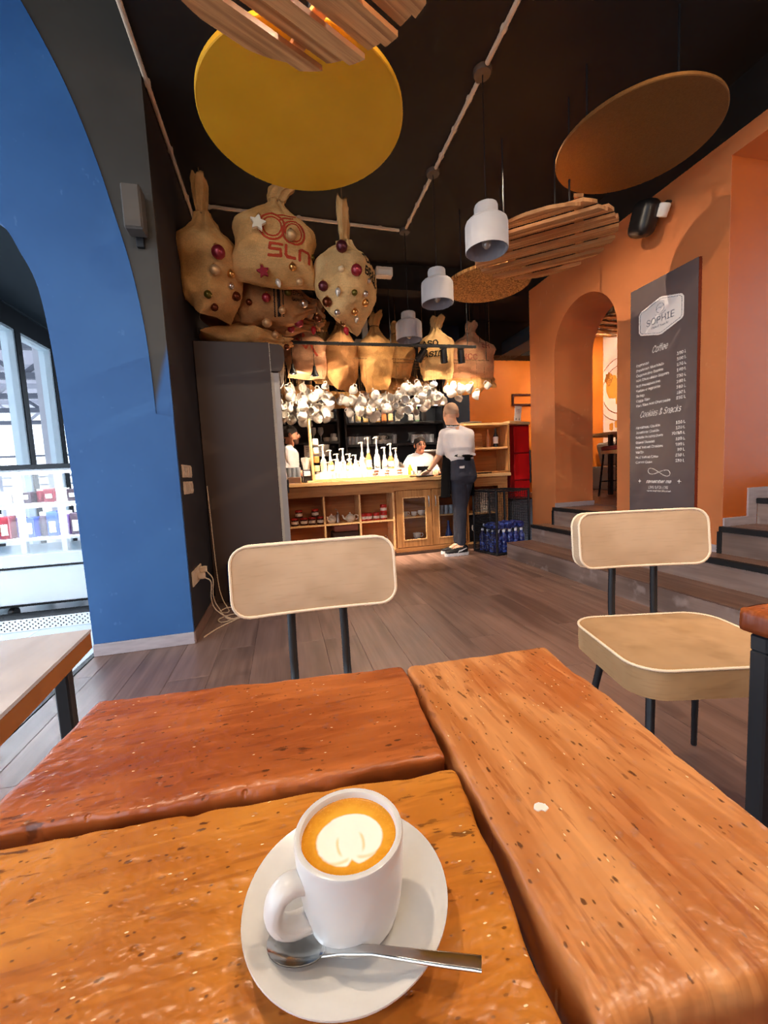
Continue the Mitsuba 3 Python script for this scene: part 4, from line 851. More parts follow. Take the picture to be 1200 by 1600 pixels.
# tray with small glasses in front of the waiter
tr = thing('round_tray', 'black round tray on the bar under the waiter\'s hand', 'tray'); part(tr, 'dish', lathe([(0, 0.003), (0.17, 0.003), (0.185, 0.016), (0.188, 0.016), (0.175, 0.0), (0, 0.0)], 40, (1.68, 5.00, WZ)), 'mat_black_plastic', 40)
tr2 = thing('round_tray', 'black tray on the bar to the right of the waiter, before the oak shelf', 'tray'); part(tr2, 'dish', lathe([(0, 0.003), (0.13, 0.003), (0.145, 0.016), (0.148, 0.016), (0.135, 0.0), (0, 0.0)], 40, (2.52, 4.99, WZ)), 'mat_black_plastic', 40)
for i, (x, y, s) in enumerate(((1.60, 5.02, 0.7), (1.71, 5.08, 0.7), (1.78, 4.98, 0.75), (1.80, 5.07, 0.7))):
    single('glass', gl_d, 'mat_glassware', 'small glass on the black tray near the waiter\'s hand', 'glass', 'small glasses on the black tray', tw=T().translate([x, y, WZ + 0.0035]) @ T().scale(s))
yb = thing('juice_bottle', 'yellow bottle with a narrow neck on the bar in front of the woman', 'bottle')
part(yb, 'body', lathe([(0, 0), (0.032, 0), (0.034, 0.004), (0.034, 0.10), (0.014, 0.14), (0.013, 0.165), (0, 0.165)], 20, (1.60, 5.14, WZ)), mat('yellow_juice', srgb(236, 180, 40), 0.2), 40); part(yb, 'cap', lathe([(0.015, 0.16), (0.015, 0.185), (0, 0.187)], 14, (1.60, 5.14, WZ)), 'mat_label_beige')
single('shaker', lathe([(0, 0), (0.035, 0), (0.043, 0.14), (0.036, 0.165), (0.02, 0.18), (0.018, 0.20), (0, 0.205)], 20, (1.52, 5.30, WZ)), 'mat_steel', 'steel cocktail shaker on the bar in front of the woman', 'shaker', smooth=40)

# oak shelf unit at the right end
ru = thing('wall_shelf', 'open oak shelf unit standing on the right end of the bar', 'shelf')
part(ru, 'top', box(2.28, 2.93, 4.95, 5.28, 1.585, 1.615, 0.003), 'mat_oak_light'); part(ru, 'bottom', box(2.28, 2.93, 4.95, 5.28, WZ + 0.0, WZ + 0.022, 0.002), 'mat_oak')
part(ru, 'shelf', box(2.30, 2.905, 4.955, 5.27, 1.278, 1.302, 0.002), 'mat_oak_light')
for x in (2.28, 2.905): part(ru, 'side_panel', box(x, x + 0.025, 4.95, 5.28, WZ + 0.022, 1.585), 'mat_oak_v')
part(ru, 'back_panel', box(2.30, 2.91, 5.262, 5.275, WZ + 0.022, 1.585), 'mat_oak_back')
rp = sg.Polygon([(2.935, 4.95), (3.36, 5.14), (3.36, 5.75), (2.935, 5.60)])
single('oak_board', extrude(rp, 0.035, 'z', 1.602), 'mat_oak_light', 'oak board lying across the top of the red fridge', 'board')
single('bottle', lathe([(0, 0), (0.030, 0), (0.032, 0.004), (0.032, 0.13), (0.012, 0.19), (0.012, 0.24), (0, 0.24)], 20, (2.70, 5.10, 1.3025)), 'mat_syrup_amber', 'slim amber bottle on the upper oak shelf', 'bottle', smooth=40)
k = thing('bottle', 'dark bottle with a white label on the upper oak shelf', 'bottle'); part(k, 'body', lathe([(0, 0), (0.030, 0), (0.032, 0.004), (0.032, 0.15), (0.014, 0.20), (0.013, 0.25), (0, 0.25)], 20, (2.80, 5.08, 1.3025)), 'mat_black_plastic', 40); part(k, 'label', lathe([(0.0325, 0.05), (0.0328, 0.05), (0.0328, 0.14), (0.0325, 0.14)], 20, (2.80, 5.08, 1.3025)), 'mat_white_paint')
single('serving_board', xf(fine_box(0.13, 0.012, 0.20, 0.005, 0.02), RX(-0.15), TR(2.60, 5.20, 1.406)), 'mat_oak', 'small wooden board leaning at the back of the upper oak shelf', 'board', smooth=40)
single('plate', lathe([(0, 0.004), (0.08, 0.004), (0.15, 0.022), (0.152, 0.020), (0.085, 0.0), (0, 0.0)], 32, (2.45, 5.11, 1.6155)), 'mat_porcelain', 'large white plate on top of the oak shelf behind the waiter', 'plate', smooth=40)
# red cooler, card, picture frame
mat('red_paint', srgb(196, 22, 26), 0.35); mat('red_dark', srgb(140, 14, 18), 0.4)
rd = thing('drinks_cooler', 'tall red drinks cooler between the bar shelf and the orange wall', 'fridge')
part(rd, 'body', box(3.05, 3.36, 5.16, 5.72, 0.004, 1.60, 0.01), 'mat_red_dark')
for i in range(4): part(rd, 'panel', box(3.115, 3.352, 5.148, 5.162, 0.10 + i * 0.375, 0.455 + i * 0.375, 0.006), 'mat_red_paint')
part(rd, 'handle', box(3.352, 3.372, 5.14, 5.17, 0.80, 1.25, 0.004), 'mat_black_plastic')
cd = thing('menu_card', 'white card with print standing on the oak board over the red cooler', 'card'); part(cd, 'sheet', xf(box(-0.062, 0.062, -0.002, 0.002, 0, 0.225), RX(0.12), RZ(0.25), TR(3.215, 5.22, 1.638)), 'mat_white_paint')
for i, (w, z) in enumerate(((0.06, 0.17), (0.07, 0.15), (0.05, 0.13))): part(cd, 'print', xf(box(-w / 2, w / 2, -0.004, -0.0024, z, z + 0.006), RX(0.12), RZ(0.25), TR(3.215, 5.22, 1.638)), 'mat_logo_grey')
for s in (-1, 1): part(cd, 'badge', xf(lathe([(0, 0), (0.012, 0), (0.012, 0.002), (0, 0.002)], 16), RX(PI / 2), TR(s * 0.03, -0.0024, 0.05), RX(0.12), RZ(0.25), TR(3.215, 5.22, 1.638)), 'mat_logo_grey')
pf = thing('picture_frame', 'dark brown frame on the far orange wall', 'picture frame'); part(pf, 'frame', extrude(sg.box(3.96, 2.09, 4.40, 2.29).difference(sg.box(3.99, 2.12, 4.37, 2.26)), 0.03, 'y', 6.568), 'mat_jar_dark')
part(pf, 'picture', box(3.985, 4.375, 6.590, 6.598, 2.115, 2.265), 'mat_orange_far')

# back shelves behind the bar
scene['mat_led'] = {'type': 'diffuse', 'reflectance': {'type': 'rgb', 'value': 0.8}}
mat('shelf_black', srgb(26, 27, 32), 0.45)
for j, (x0, x1, zs, lb) in enumerate(((-0.40, 0.84, (1.10, 1.545, 1.87), 'black wall shelving behind the young barista'), (0.98, 2.52, (1.10, 1.485, 1.815, 2.10), 'black wall shelving with a row of bottles behind the woman'))):
    k = thing('bar_shelving', lb, 'shelving')
    for z in zs: part(k, 'shelf', box(x0, x1, 6.24, 6.55, z - 0.035, z, 0.002), 'mat_shelf_black')
    for x in (x0 - 0.03, x1): part(k, 'upright', box(x, x + 0.03, 6.24, 6.55, 0.003, 2.55, 0.002), 'mat_shelf_black')
    part(k, 'back_panel', box(x0, x1, 6.552, 6.566, 0.90, 2.5), 'mat_blackwall')
    ls = part(k, 'lamp_strip', box(x0 + 0.03, x1 - 0.03, 6.245, 6.262, 2.20 if j == 0 else 2.055, 2.21 if j == 0 else 2.064), 'mat_led', label='added light strip'); scene[ls]['emitter'] = {'type': 'area', 'radiance': {'type': 'rgb', 'value': [6.0, 5.2, 4.2]}}  # strips added to brighten the bottles on the back shelves
    if j == 0: part(k, 'lamp_shelf', box(x0, x1, 6.24, 6.30, 2.211, 2.235), 'mat_shelf_black')  # small board to carry the added strip
def liquor(x, z, h, r, body, lab, cap, label, y=6.36, grp='bottles on the back shelves'):
    k = thing('bottle', label, 'bottle', grp); b = h * 0.58
    part(k, 'body', lathe([(0, 0), (r - 0.003, 0), (r, 0.004), (r, b * 0.92), (r * 0.85, b), (r * 0.36, b * 1.22), (r * 0.34, h * 0.93), (0, h * 0.93)], 18, (x, y, z)), body, 40)
    part(k, 'label', lathe([(r + 0.0005, b * 0.18), (r + 0.0009, b * 0.18), (r + 0.0009, b * 0.78), (r + 0.0005, b * 0.78)], 18, (x, y, z)), lab, 40)
    part(k, 'cap', lathe([(r * 0.40, h * 0.86), (r * 0.42, h * 0.87), (r * 0.42, h * 0.99), (r * 0.38, h), (0, h)], 14, (x, y, z)), cap, 40)
mat('b_clear', srgb(176, 180, 184), 0.08, 0.6, clearcoat=1.0); mat('b_brown', srgb(96, 48, 18), 0.1, 0.6, clearcoat=1.0); mat('b_gold', srgb(206, 150, 60), 0.1, 0.6, clearcoat=1.0); mat('b_green', srgb(120, 160, 120), 0.1, 0.6, clearcoat=1.0); mat('b_black', srgb(24, 20, 20), 0.12, 0.6, clearcoat=1.0)
mat('l_white', srgb(236, 232, 222), 0.6); mat('l_cream', srgb(232, 208, 150), 0.6); mat('l_orange', srgb(214, 120, 60), 0.6); mat('c_red', srgb(200, 36, 30), 0.4); mat('c_gold', srgb(210, 170, 70), 0.4)
BR = [(1.075, 0.30, 'b_clear', 'l_white', 'l_white', 'clear bottle with white label, first on the right-hand shelf'), (1.185, 0.27, 'b_clear', 'l_cream', 'c_gold', 'clear bottle with cream label, second on the right-hand shelf'), (1.300, 0.27, 'b_gold', 'l_cream', 'c_gold', 'golden bottle, third on the right-hand shelf'),
      (1.408, 0.26, 'b_brown', 'l_cream', 'b_black', 'brown bottle with cream label, fourth on the right-hand shelf'), (1.495, 0.27, 'b_gold', 'l_white', 'l_white', 'golden bottle with white label, fifth on the right-hand shelf'), (1.595, 0.28, 'b_brown', 'l_orange', 'c_red', 'bottle with orange label and red cap, sixth on the shelf'),
      (1.700, 0.30, 'b_brown', 'l_cream', 'l_cream', 'tall brown bottle, seventh on the right-hand shelf'), (1.815, 0.24, 'b_black', 'l_white', 'b_black', 'squat dark bottle with white label on the right-hand shelf'), (2.03, 0.27, 'b_black', 'l_white', 'b_black', 'dark bottle with white label, left of the green one'),
      (2.135, 0.31, 'b_green', 'l_white', 'c_red', 'green bottle with a red neck on the right-hand shelf'), (2.25, 0.29, 'b_black', 'b_black', 'b_black', 'dark bottle at the right end of the shelf')]
for x, h, b_, l_, c_, lb in BR: liquor(x, 1.8155, h, 0.040, 'mat_' + b_, 'mat_' + l_, 'mat_' + c_, lb)
BL = [(0.07, 0.25, 'b_black', 'l_white', 'b_black', 'dark bottle with white label, leftmost on the left shelf'), (0.18, 0.25, 'l_white', 'l_white', 'l_white', 'plain white bottle, second on the left shelf'), (0.30, 0.25, 'b_black', 'l_white', 'b_black', 'dark bottle with white label, third on the left shelf'), (0.41, 0.25, 'b_clear', 'l_white', 'l_white', 'clear bottle, fourth on the left shelf'),
      (0.52, 0.24, 'b_black', 'l_white', 'c_red', 'dark bottle with a red cap on the left shelf'), (0.65, 0.25, 'b_brown', 'l_cream', 'b_black', 'brown bottle, second from right on the left shelf'), (0.77, 0.26, 'b_brown', 'l_white', 'b_black', 'brown bottle with white label, rightmost on the left shelf')]
for x, h, b_, l_, c_, lb in BL: liquor(x, 1.8705, h, 0.042, 'mat_' + b_, 'mat_' + l_, 'mat_' + c_, lb)
for i, x in enumerate((1.03, 1.09, 1.15, 1.21, 1.27, 1.33)): single('glass', gl_d, 'mat_glassware', 'drinking glass in the row on the lower right-hand shelf', 'glass', 'glasses on the lower right-hand shelf', tw=T().translate([x, 6.34, 1.4855]) @ T().scale(1.15))
for i, x in enumerate((2.05, 2.11, 2.17, 2.23, 2.29, 2.36)): single('glass', gl_d, 'mat_glassware', 'drinking glass at the right end of the lower shelf', 'glass', 'glasses above the woman', tw=T().translate([x, 6.34, 1.4855]) @ T().scale(1.2))
single('glass', gl_d, 'mat_glassware', 'single tall glass on the lower shelf left of the woman', 'glass', tw=T().translate([1.74, 6.34, 1.4855]) @ T().scale(1.3))
wg = mikit.ply(lathe([(0, 0), (0.032, 0), (0.030, 0.004), (0.006, 0.012), (0.005, 0.085), (0.020, 0.10), (0.038, 0.13), (0.040, 0.16), (0.033, 0.20), (0.031, 0.20), (0.036, 0.16), (0.034, 0.13), (0.0, 0.10)], 20), None, 50)
for i, x in enumerate((0.49, 0.60)): single('wine_glass', wg, 'mat_glassware', ('left', 'right')[i] + ' one of two stemmed wine glasses on the left shelf', 'wine glass', tw=T().translate([x, 6.36, 1.5455]) @ T().scale(1.1))
for i, (x, z) in enumerate(((0.68, 1.5455), (0.76, 1.5455), (0.83, 1.5455), (0.79, 1.60), (1.44, 1.4855), (1.52, 1.4855), (1.60, 1.4855), (1.67, 1.4855), (1.46, 1.55), (1.56, 1.55))):
    k = thing('cup', 'white cup stacked on the back shelves', 'cup', 'cups on the back shelves'); A = T().translate([x, 6.36, z]) @ T().rotate([0, 0, 1], 40 * i); part(k, 'body', mug_d, None, tw=A); part(k, 'handle', mugh_d, None, tw=A)
cm = thing('coffee_machine', 'steel coffee machine behind the bar to the right of the woman', 'coffee machine')
part(cm, 'body', box(2.06, 2.56, 5.92, 6.22, 0.9205, 1.32, 0.02), 'mat_steel'); part(cm, 'top_rail', box(2.03, 2.58, 5.88, 6.22, 1.32, 1.35, 0.006), 'mat_white_paint')
for x in (2.2, 2.4): part(cm, 'group_head', lathe([(0, -0.04), (0.03, -0.04), (0.034, 0.0), (0.034, 0.04), (0, 0.04)], 16, (x, 5.90, 1.16)), 'mat_steel')
part(cm, 'drip_tray', box(2.08, 2.54, 5.76, 5.92, 0.9205, 0.97, 0.006), 'mat_black_metal')
bcw = thing('back_counter', 'dark work counter along the back of the bar', 'counter'); part(bcw, 'top', box(0.9, 2.62, 5.74, 6.23, 0.885, 0.92, 0.003), 'mat_steel'); part(bcw, 'base', box(2.0, 2.60, 5.80, 6.23, 0.003, 0.885, 0.003), 'mat_shelf_black'); part(bcw, 'leg', box(0.92, 0.98, 5.80, 5.86, 0.003, 0.885), 'mat_shelf_black')
cp = thing('notice', 'white printed notice on the back wall beside the young barista', 'notice'); part(cp, 'sheet', box(0.33, 0.70, 6.235, 6.2395, 1.33, 1.50), 'mat_white_paint')
for z in (1.46, 1.43, 1.40): part(cp, 'print', box(0.36, 0.60, 6.2325, 6.2352, z, z + 0.008), 'mat_logo_grey')

# wire cage with water bottles, bin
cg = thing('wire_cage', 'black wire cage on the floor at the end of the steps, holding blue bottles', 'cage')
CA = (RZ(0.21), TR(2.372, 4.325, 0)); W_, D_, H_ = 0.50, 0.42, 0.757
def cbar(a, b, r=0.011): return xf(cbox((a[0] + b[0]) / 2, (a[1] + b[1]) / 2, (a[2] + b[2]) / 2, abs(a[0] - b[0]) + 2 * r, abs(a[1] - b[1]) + 2 * r, abs(a[2] - b[2]) + 2 * r, 0.003), *CA)
for x in (0, W_):
    for y in (0, D_): part(cg, 'post', cbar((x, y, 0.014), (x, y, H_)), 'mat_black_metal')
for z in (0.014, H_):
    for y in (0, D_): part(cg, 'rail', cbar((0, y, z), (W_, y, z)), 'mat_black_metal')
    for x in (0, W_): part(cg, 'rail', cbar((x, 0, z), (x, D_, z)), 'mat_black_metal')
part(cg, 'post', cbar((W_ * 0.5, D_, 0.014), (W_ * 0.5, D_, H_)), 'mat_black_metal')
def grid(a0, a1, z0, z1, fix, axis, st=0.032):
    ms = []
    for a in np.arange(a0 + st, a1, st): ms.append(cbar((a, fix, z0), (a, fix, z1), 0.0012) if axis == 0 else cbar((fix, a, z0), (fix, a, z1), 0.0012))
    for z in np.arange(z0 + st, z1, st): ms.append(cbar((a0, fix, z), (a1, fix, z), 0.0012) if axis == 0 else cbar((fix, a0, z), (fix, a1, z), 0.0012))
    return cat(*ms)
part(cg, 'mesh', grid(0, W_, 0.02, H_, D_, 0), 'mat_black_metal', kind='stuff'); part(cg, 'mesh', grid(0, D_, 0.02, H_, 0, 1), 'mat_black_metal', kind='stuff'); part(cg, 'mesh', grid(0, D_, 0.02, H_, W_, 1), 'mat_black_metal', kind='stuff')
part(cg, 'floor', cbar((0.01, 0.01, 0.02), (W_ - 0.01, D_ - 0.01, 0.02), 0.004), 'mat_black_metal')
mat('blue_bottle', proc(lambda p, n, uv: mix(srgb(20, 30, 96), srgb(70, 96, 190), smoothstep(0.45, 0.75, fbm(p.x * 30, p.y * 30, p.z * 30, 3)))), 0.08, 0.7, clearcoat=1.0, bump=lambda p, n, uv: fbm(p.x * 50, p.y * 50, p.z * 50, 2), bump_scale=0.012)
mat('cap_white', srgb(220, 226, 240), 0.4)
wbm = lathe([(0, 0), (0.036, 0), (0.041, 0.006), (0.041, 0.05), (0.037, 0.06), (0.041, 0.07), (0.041, 0.13), (0.037, 0.14), (0.041, 0.15), (0.040, 0.18), (0.016, 0.225), (0.014, 0.24), (0, 0.24)], 16)
wb_d, wc_d = mikit.ply(wbm, 'mat_blue_bottle', 40), mikit.ply(lathe([(0.017, 0.235), (0.017, 0.262), (0, 0.264)], 12), 'mat_cap_white', 40)
for i in range(5):
    for j in range(4):
        for lv in range(2):
            if lv == 1 and j > 0: continue
            k = thing('water_bottle', 'blue water bottle ' + ('standing in the wire cage' if lv == 0 else 'lying on the standing ones in the wire cage'), 'bottle', 'blue water bottles in the cage, ' + ('standing' if lv == 0 else 'lying'))
            if lv == 0: A = (TR(0.06 + i * 0.092, 0.06 + j * 0.092, 0.027),)
            else: A = (RX(-PI / 2), RZ(0.25 * math.sin(3.1 * i)), TR(0.06 + i * 0.092, 0.05 + 0.03 * (i % 2), 0.335))
            part(k, 'body', wb_d, None, tw=tw(*A, *CA)); part(k, 'cap', wc_d, None, tw=tw(*A, *CA))
bn = thing('waste_bin', 'dark grey bin standing behind the wire cage under the red cooler', 'bin'); part(bn, 'body', xf(fine_box(0.30, 0.26, 0.60, 0.02, 0.04), TR(3.06, 4.98, 0.303)), mat('bin_grey', srgb(70, 74, 80), 0.4), 40); part(bn, 'rim', box(2.905, 3.215, 4.845, 5.115, 0.585, 0.612, 0.006), 'mat_black_plastic')

# ---------------------------------------------------------------- coffee sacks
def f_burlap(a, b):
    def f(p, n, uv):
        k = fbm(p.x * 6, p.y * 6, p.z * 6, 4); w = noise(p.x * 330 + p.y * 120, p.y * 330, p.z * 60) * 0.5 + noise(p.x * 60, p.y * 60, p.z * 330) * 0.5
        c = mix(a, b, smoothstep(0.3, 0.7, k))
        return c * (0.78 + 0.44 * w)
    return f
bb = lambda p, n, uv: noise(p.x * 330 + p.y * 120, p.y * 330, p.z * 60) * 0.5 + noise(p.x * 60, p.y * 60, p.z * 330) * 0.5 + 4 * fbm(p.x * 14, p.y * 14, p.z * 14, 3)
mat('burlap', proc(f_burlap(srgb(212, 162, 102), srgb(186, 134, 76))), 0.85, 0.15, bump=bb, bump_scale=0.004)
mat('burlap_dark', proc(f_burlap(srgb(172, 122, 76), srgb(144, 98, 58))), 0.85, 0.15, bump=bb, bump_scale=0.004)
mat('burlap_pale', proc(f_burlap(srgb(222, 182, 124), srgb(202, 158, 102))), 0.85, 0.15, bump=bb, bump_scale=0.004)
mat('burlap_pink', proc(f_burlap(srgb(216, 166, 128), srgb(192, 140, 102))), 0.85, 0.15, bump=bb, bump_scale=0.004)
mat('print_red', srgb(178, 66, 42), 0.8, 0.1); mat('print_black', srgb(44, 34, 28), 0.8, 0.1); mat('twine', srgb(120, 84, 48), 0.8)

def sack_mesh(w, h, d, seed, round_bot=0.0, neck=0.05, n=72, m=56, droop=0.0):
    """a tied coffee sack: wide seam at the bottom (z=0), full belly, gathered neck at z=h; front faces -y"""
    a = np.arange(n) * 2 * PI / n; V = []
    for i in range(m + 1):
        t = i / m
        s = np.clip((t - 0.60) / 0.40, 0, 1); s = s * s * (3 - 2 * s)
        hw = (w / 2) * (1 - 0.10 * np.sin(PI * min(t / 0.7, 1)) * (1 - round_bot)) * (1 - s) + neck * s
        if round_bot > 0:
            hw *= (1 - round_bot * (1 - min(t / 0.45, 1)) ** 1.8)
        hd = (d / 2) * (np.sin(PI / 2 * min(t / 0.38, 1)) ** 0.62 if t > 0 else 0.0) * (1 - s) + neck * s + 0.004
        e = 2.0 / (2.0 + 0.9 * (1 - s))
        cx, sy = np.cos(a), np.sin(a)
        x = hw * np.sign(cx) * np.abs(cx) ** e; y = hd * np.sign(sy) * np.abs(sy) ** e
        pl = 1 + 0.20 * np.sin(11 * a + seed) * s * (1 - 0.4 * s) + 0.10 * np.sin(5 * a + 2 * seed) * s
        z = h * t + 0.045 * h * np.cos(PI * x / max(w / 2, 1e-6)) * -1 * (1 - min(t / 0.5, 1)) * 0.7
        z = z - droop * h * (np.abs(x) / (w / 2)) ** 2 * (1 - min(t / 0.45, 1)) ** 1.5
        V.append(np.c_[x * pl, y * pl, np.broadcast_to(z, x.shape)])
    V = np.array(V).reshape(-1, 3)
    N = meshkit.fbm(V * 5.5 + seed * 7.1, 4, seed) - 0.5; N2 = meshkit.fbm(V * [16, 16, 7] + seed * 3.3, 3, seed + 5) - 0.5
    c = np.c_[V[:, 0] * 0.6, V[:, 1], V[:, 2] * 0]; L = np.linalg.norm(c, axis=1, keepdims=True); c = c / np.maximum(L, 1e-6)
    f = np.clip(L[:, 0] / 0.05, 0, 1)
    V = V + c * (N * 0.075 + N2 * 0.030)[:, None] * f[:, None]
    F = []
    for i in range(m):
        for k in range(n):
            l = (k + 1) % n; F += [[i * n + k, i * n + l, (i + 1) * n + l], [i * n + k, (i + 1) * n + l, (i + 1) * n + k]]
    b0, b1 = len(V), len(V) + 1; V = np.vstack([V, V[:n].mean(0), V[-n:].mean(0)])
    for k in range(n):
        l = (k + 1) % n; F += [[b0, l, k], [b1, m * n + k, m * n + l]]
    return trimesh.Trimesh(V, np.array(F), process=False)

def tuft_mesh(h, seed, r0=0.045, r1=0.085, lean=0.3):
    n, m = 40, 18; a = np.arange(n) * 2 * PI / n; V = []
    for i in range(m + 1):
        t = i / m; r = r0 * 0.8 + (r1 - r0) * math.sin(min(t * 1.25, 1.0) * PI / 2) - 0.03 * max(0, t - 0.8) * 5 * 0.4
        rr = r * (1 + 0.15 * np.sin(7 * a + seed + 3 * t) + 0.08 * np.sin(13 * a + 2 * seed)); ang = a + 0.7 * t
        x = rr * np.cos(ang) * 1.15 + lean * h * t * t; y = rr * np.sin(ang) * 0.62; z = h * t + 0.018 * np.sin(3 * a + seed) * t
        V.append(np.c_[x, y, z])
    V = np.array(V).reshape(-1, 3); V += (meshkit.fbm(V * 22 + seed, 3, seed)[:, None] - 0.5) * [0.03, 0.03, 0.02]
    F = []
    for i in range(m):
        for k in range(n):
            l = (k + 1) % n; F += [[i * n + k, i * n + l, (i + 1) * n + l], [i * n + k, (i + 1) * n + l, (i + 1) * n + k]]
    b0, b1 = len(V), len(V) + 1; V = np.vstack([V, V[:n].mean(0), V[-n:].mean(0) - [0, 0, 0.05]])
    for k in range(n):
        l = (k + 1) % n; F += [[b0, l, k], [b1, m * n + k, m * n + l]]
    return trimesh.Trimesh(V, np.array(F), process=False)

def wrap(flat, body, off=0.003, edge=0.018):
    """lay a flat xy drawing (x right, y up) on the body's front (-y) side"""
    v, f = trimesh.remesh.subdivide_to_size(flat.vertices, flat.faces, edge, max_iter=12)
    fr = body.vertices[(body.vertex_normals[:, 1] < 0.15)]
    from scipy.interpolate import LinearNDInterpolator
    ip = LinearNDInterpolator(fr[:, [0, 2]], fr[:, 1]); y = ip(v[:, 0], v[:, 1]); y = np.where(np.isnan(y), np.nanmin(y) if np.isfinite(y).any() else 0, y)
    return trimesh.Trimesh(np.c_[v[:, 0], y - off - v[:, 2] * 0.5, v[:, 1]], f, process=False)

def flat(poly, d=0.002): return extrude(poly, d, 'z')
def txt_at(s, h, x, y, w=None, bold=True, slant=0.0):
    m = text(s, h, 0.002, bold, slant, w); m.apply_translation((x, y, 0)); return m

SACK_BODIES = []
def sack(label, loc, w, h, d, seed, yaw=0.0, roll=0.0, pitch=0.0, m='burlap', tuft=0.2, lean=0.3, prints=(), round_bot=0.0, hang=True, group=None, neck=0.05, droop=0.0, spin=0.0):
    k = thing('coffee_sack', label, 'sack', group); A = (RZ(spin), RX(pitch), RY(roll), RZ(yaw), TR(*loc))
    b = sack_mesh(w, h, d, seed, round_bot, neck, droop=droop); bw = xf(b, *A); SACK_BODIES.append(bw)
    part(k, 'body', bw, 'mat_' + m, True)
    part(k, 'tied_top', xf(tuft_mesh(tuft, seed, neck, neck * 1.5, lean), TR(0, 0, h - 0.02), *A), 'mat_' + m, True)
    part(k, 'twine', xf(tube([(neck * 1.02 * math.cos(t), neck * 0.98 * math.sin(t), h - 0.012 + 0.004 * math.sin(3 * t)) for t in np.linspace(0, 2 * PI, 24, endpoint=False)], 0.008, 6, True), *A), 'mat_twine', True)
    for nm, fm, mm, lb in prints: part(k, nm, xf(wrap(fm, b), *A), mm, label=lb)
    if hang:
        tp = (np.linalg.multi_dot([M for M in reversed(A)]) @ np.array([0, 0, h, 1]))[:3]
        part(k, 'hanging_cord', tube([tp, (tp[0], tp[1], CEIL)], 0.004, 5), 'mat_twine')
    return k

ring = lambda x, y, r1, r2, sx=1.0: sa.scale(sg.Point(0, 0).buffer(r1).difference(sg.Point(0, 0).buffer(r2)), sx, 1).__class__ and sa.translate(sa.scale(sg.Point(0, 0).buffer(r1).difference(sg.Point(0, 0).buffer(r2)), sx, 1), x, y)
bean = [('logo', flat(shapely.unary_union([ring(-0.02, 0.42, 0.098, 0.083), ring(-0.02, 0.42, 0.072, 0.062), ring(0.135, 0.40, 0.086, 0.072), ring(0.135, 0.40, 0.062, 0.053), sg.LineString([(0.03, 0.47), (0.07, 0.50), (0.12, 0.51)]).buffer(0.008), sg.LineString([(0.02, 0.51), (0.07, 0.535), (0.14, 0.535)]).buffer(0.006)])), 'mat_print_red', 'red double-ring emblem'),
        ('lettering', cat(flat(shapely.unary_union([sg.LineString(q).buffer(0.0095) for q in ([(0.055, 0.30), (-0.03, 0.30), (-0.035, 0.265), (0.045, 0.262), (0.05, 0.225), (-0.04, 0.222)], [(0.085, 0.30), (0.085, 0.235), (0.095, 0.225), (0.15, 0.225)], [(0.185, 0.22), (0.185, 0.285), (0.20, 0.297), (0.245, 0.297), (0.255, 0.285), (0.255, 0.22)])]))), 'mat_print_red', 'red lettering SLN')]
exp_ = [('lettering', cat(txt_at('FOR EXPORT ONLY', 0.036, -0.02, 0.28, 0.34), txt_at('QUALITY ML', 0.026, 0.07, 0.22, 0.19)), 'mat_print_black', 'black lettering FOR EXPORT ONLY'),
        ('stripe', flat(sg.box(-0.115, 0.06, -0.103, 0.50)), 'mat_print_black', None), ('stripe', flat(sg.box(-0.085, 0.06, -0.050, 0.50)), 'mat_print_black', None), ('stripe', flat(sg.box(-0.030, 0.06, -0.024, 0.50)), 'mat_print_black', None)]
caf = [('lettering', cat(txt_at('CAFE', 0.070, -0.12, 0.38, 0.24), txt_at('BRASIL', 0.066, -0.12, 0.28, 0.26)), 'mat_print_black', 'black lettering CAFE BRASIL'), ('mark', flat(shapely.unary_union([sg.Point(0.04, 0.54).buffer(0.035), sg.Point(0.05, 0.47).buffer(0.030)])), 'mat_print_red', 'red printed spots')]
# three hanging in front
sack('tan coffee sack hanging at the left, beside the black wall', (-0.425, 3.62, 2.37), 0.50, 0.70, 0.44, 3, yaw=math.radians(62), roll=-0.10, m='burlap', tuft=0.30, lean=0.12, round_bot=0.25, droop=0.18)
sack('big coffee sack with a red emblem and SLN printed on it', (0.03, 3.50, 2.545), 0.66, 0.62, 0.36, 5, yaw=-0.08, roll=0.10, m='burlap', tuft=0.16, lean=0.5, droop=0.03, prints=[(a, xf(m_, TR(0.022, -0.075, 0)), c, d_) for a, m_, c, d_ in bean])
sack('tan coffee sack hanging right of the one with the red emblem, hung with baubles', (0.605, 3.50, 2.30), 0.56, 0.63, 0.42, 8, yaw=math.radians(58), roll=0.05, m='burlap_pale', tuft=0.34, lean=-0.05, prints=caf, round_bot=0.25, droop=0.20)
# three lying on the fridge
rq = lambda m_: xf(m_, RZ(PI / 2))
ex2 = [('lettering', rq(cat(txt_at('FOR EXPORT ONLY', 0.036, 0.40, 0.045, 0.24), txt_at('QUALITY ML', 0.026, 0.45, -0.005, 0.15))), 'mat_print_black', 'black lettering FOR EXPORT ONLY')] + [('stripe', rq(flat(sg.box(a, -0.14, b, 0.14))), 'mat_print_black', None) for a, b in ((0.300, 0.309), (0.328, 0.352), (0.372, 0.378))]
sack('brown sack stamped FOR EXPORT ONLY lying under the sack with the red emblem', (-0.27, 3.80, 2.535), 0.36, 0.66, 0.26, 11, roll=PI / 2 + 0.03, m='burlap_dark', tuft=0.08, prints=ex2, hang=False)
sack('dark brown sack lying lengthways at the back on the fridge', (-0.58, 4.04, 2.47), 0.46, 0.98, 0.17, 13, roll=PI / 2 + 0.03, spin=PI / 2, m='burlap_dark', tuft=0.08, hang=False)
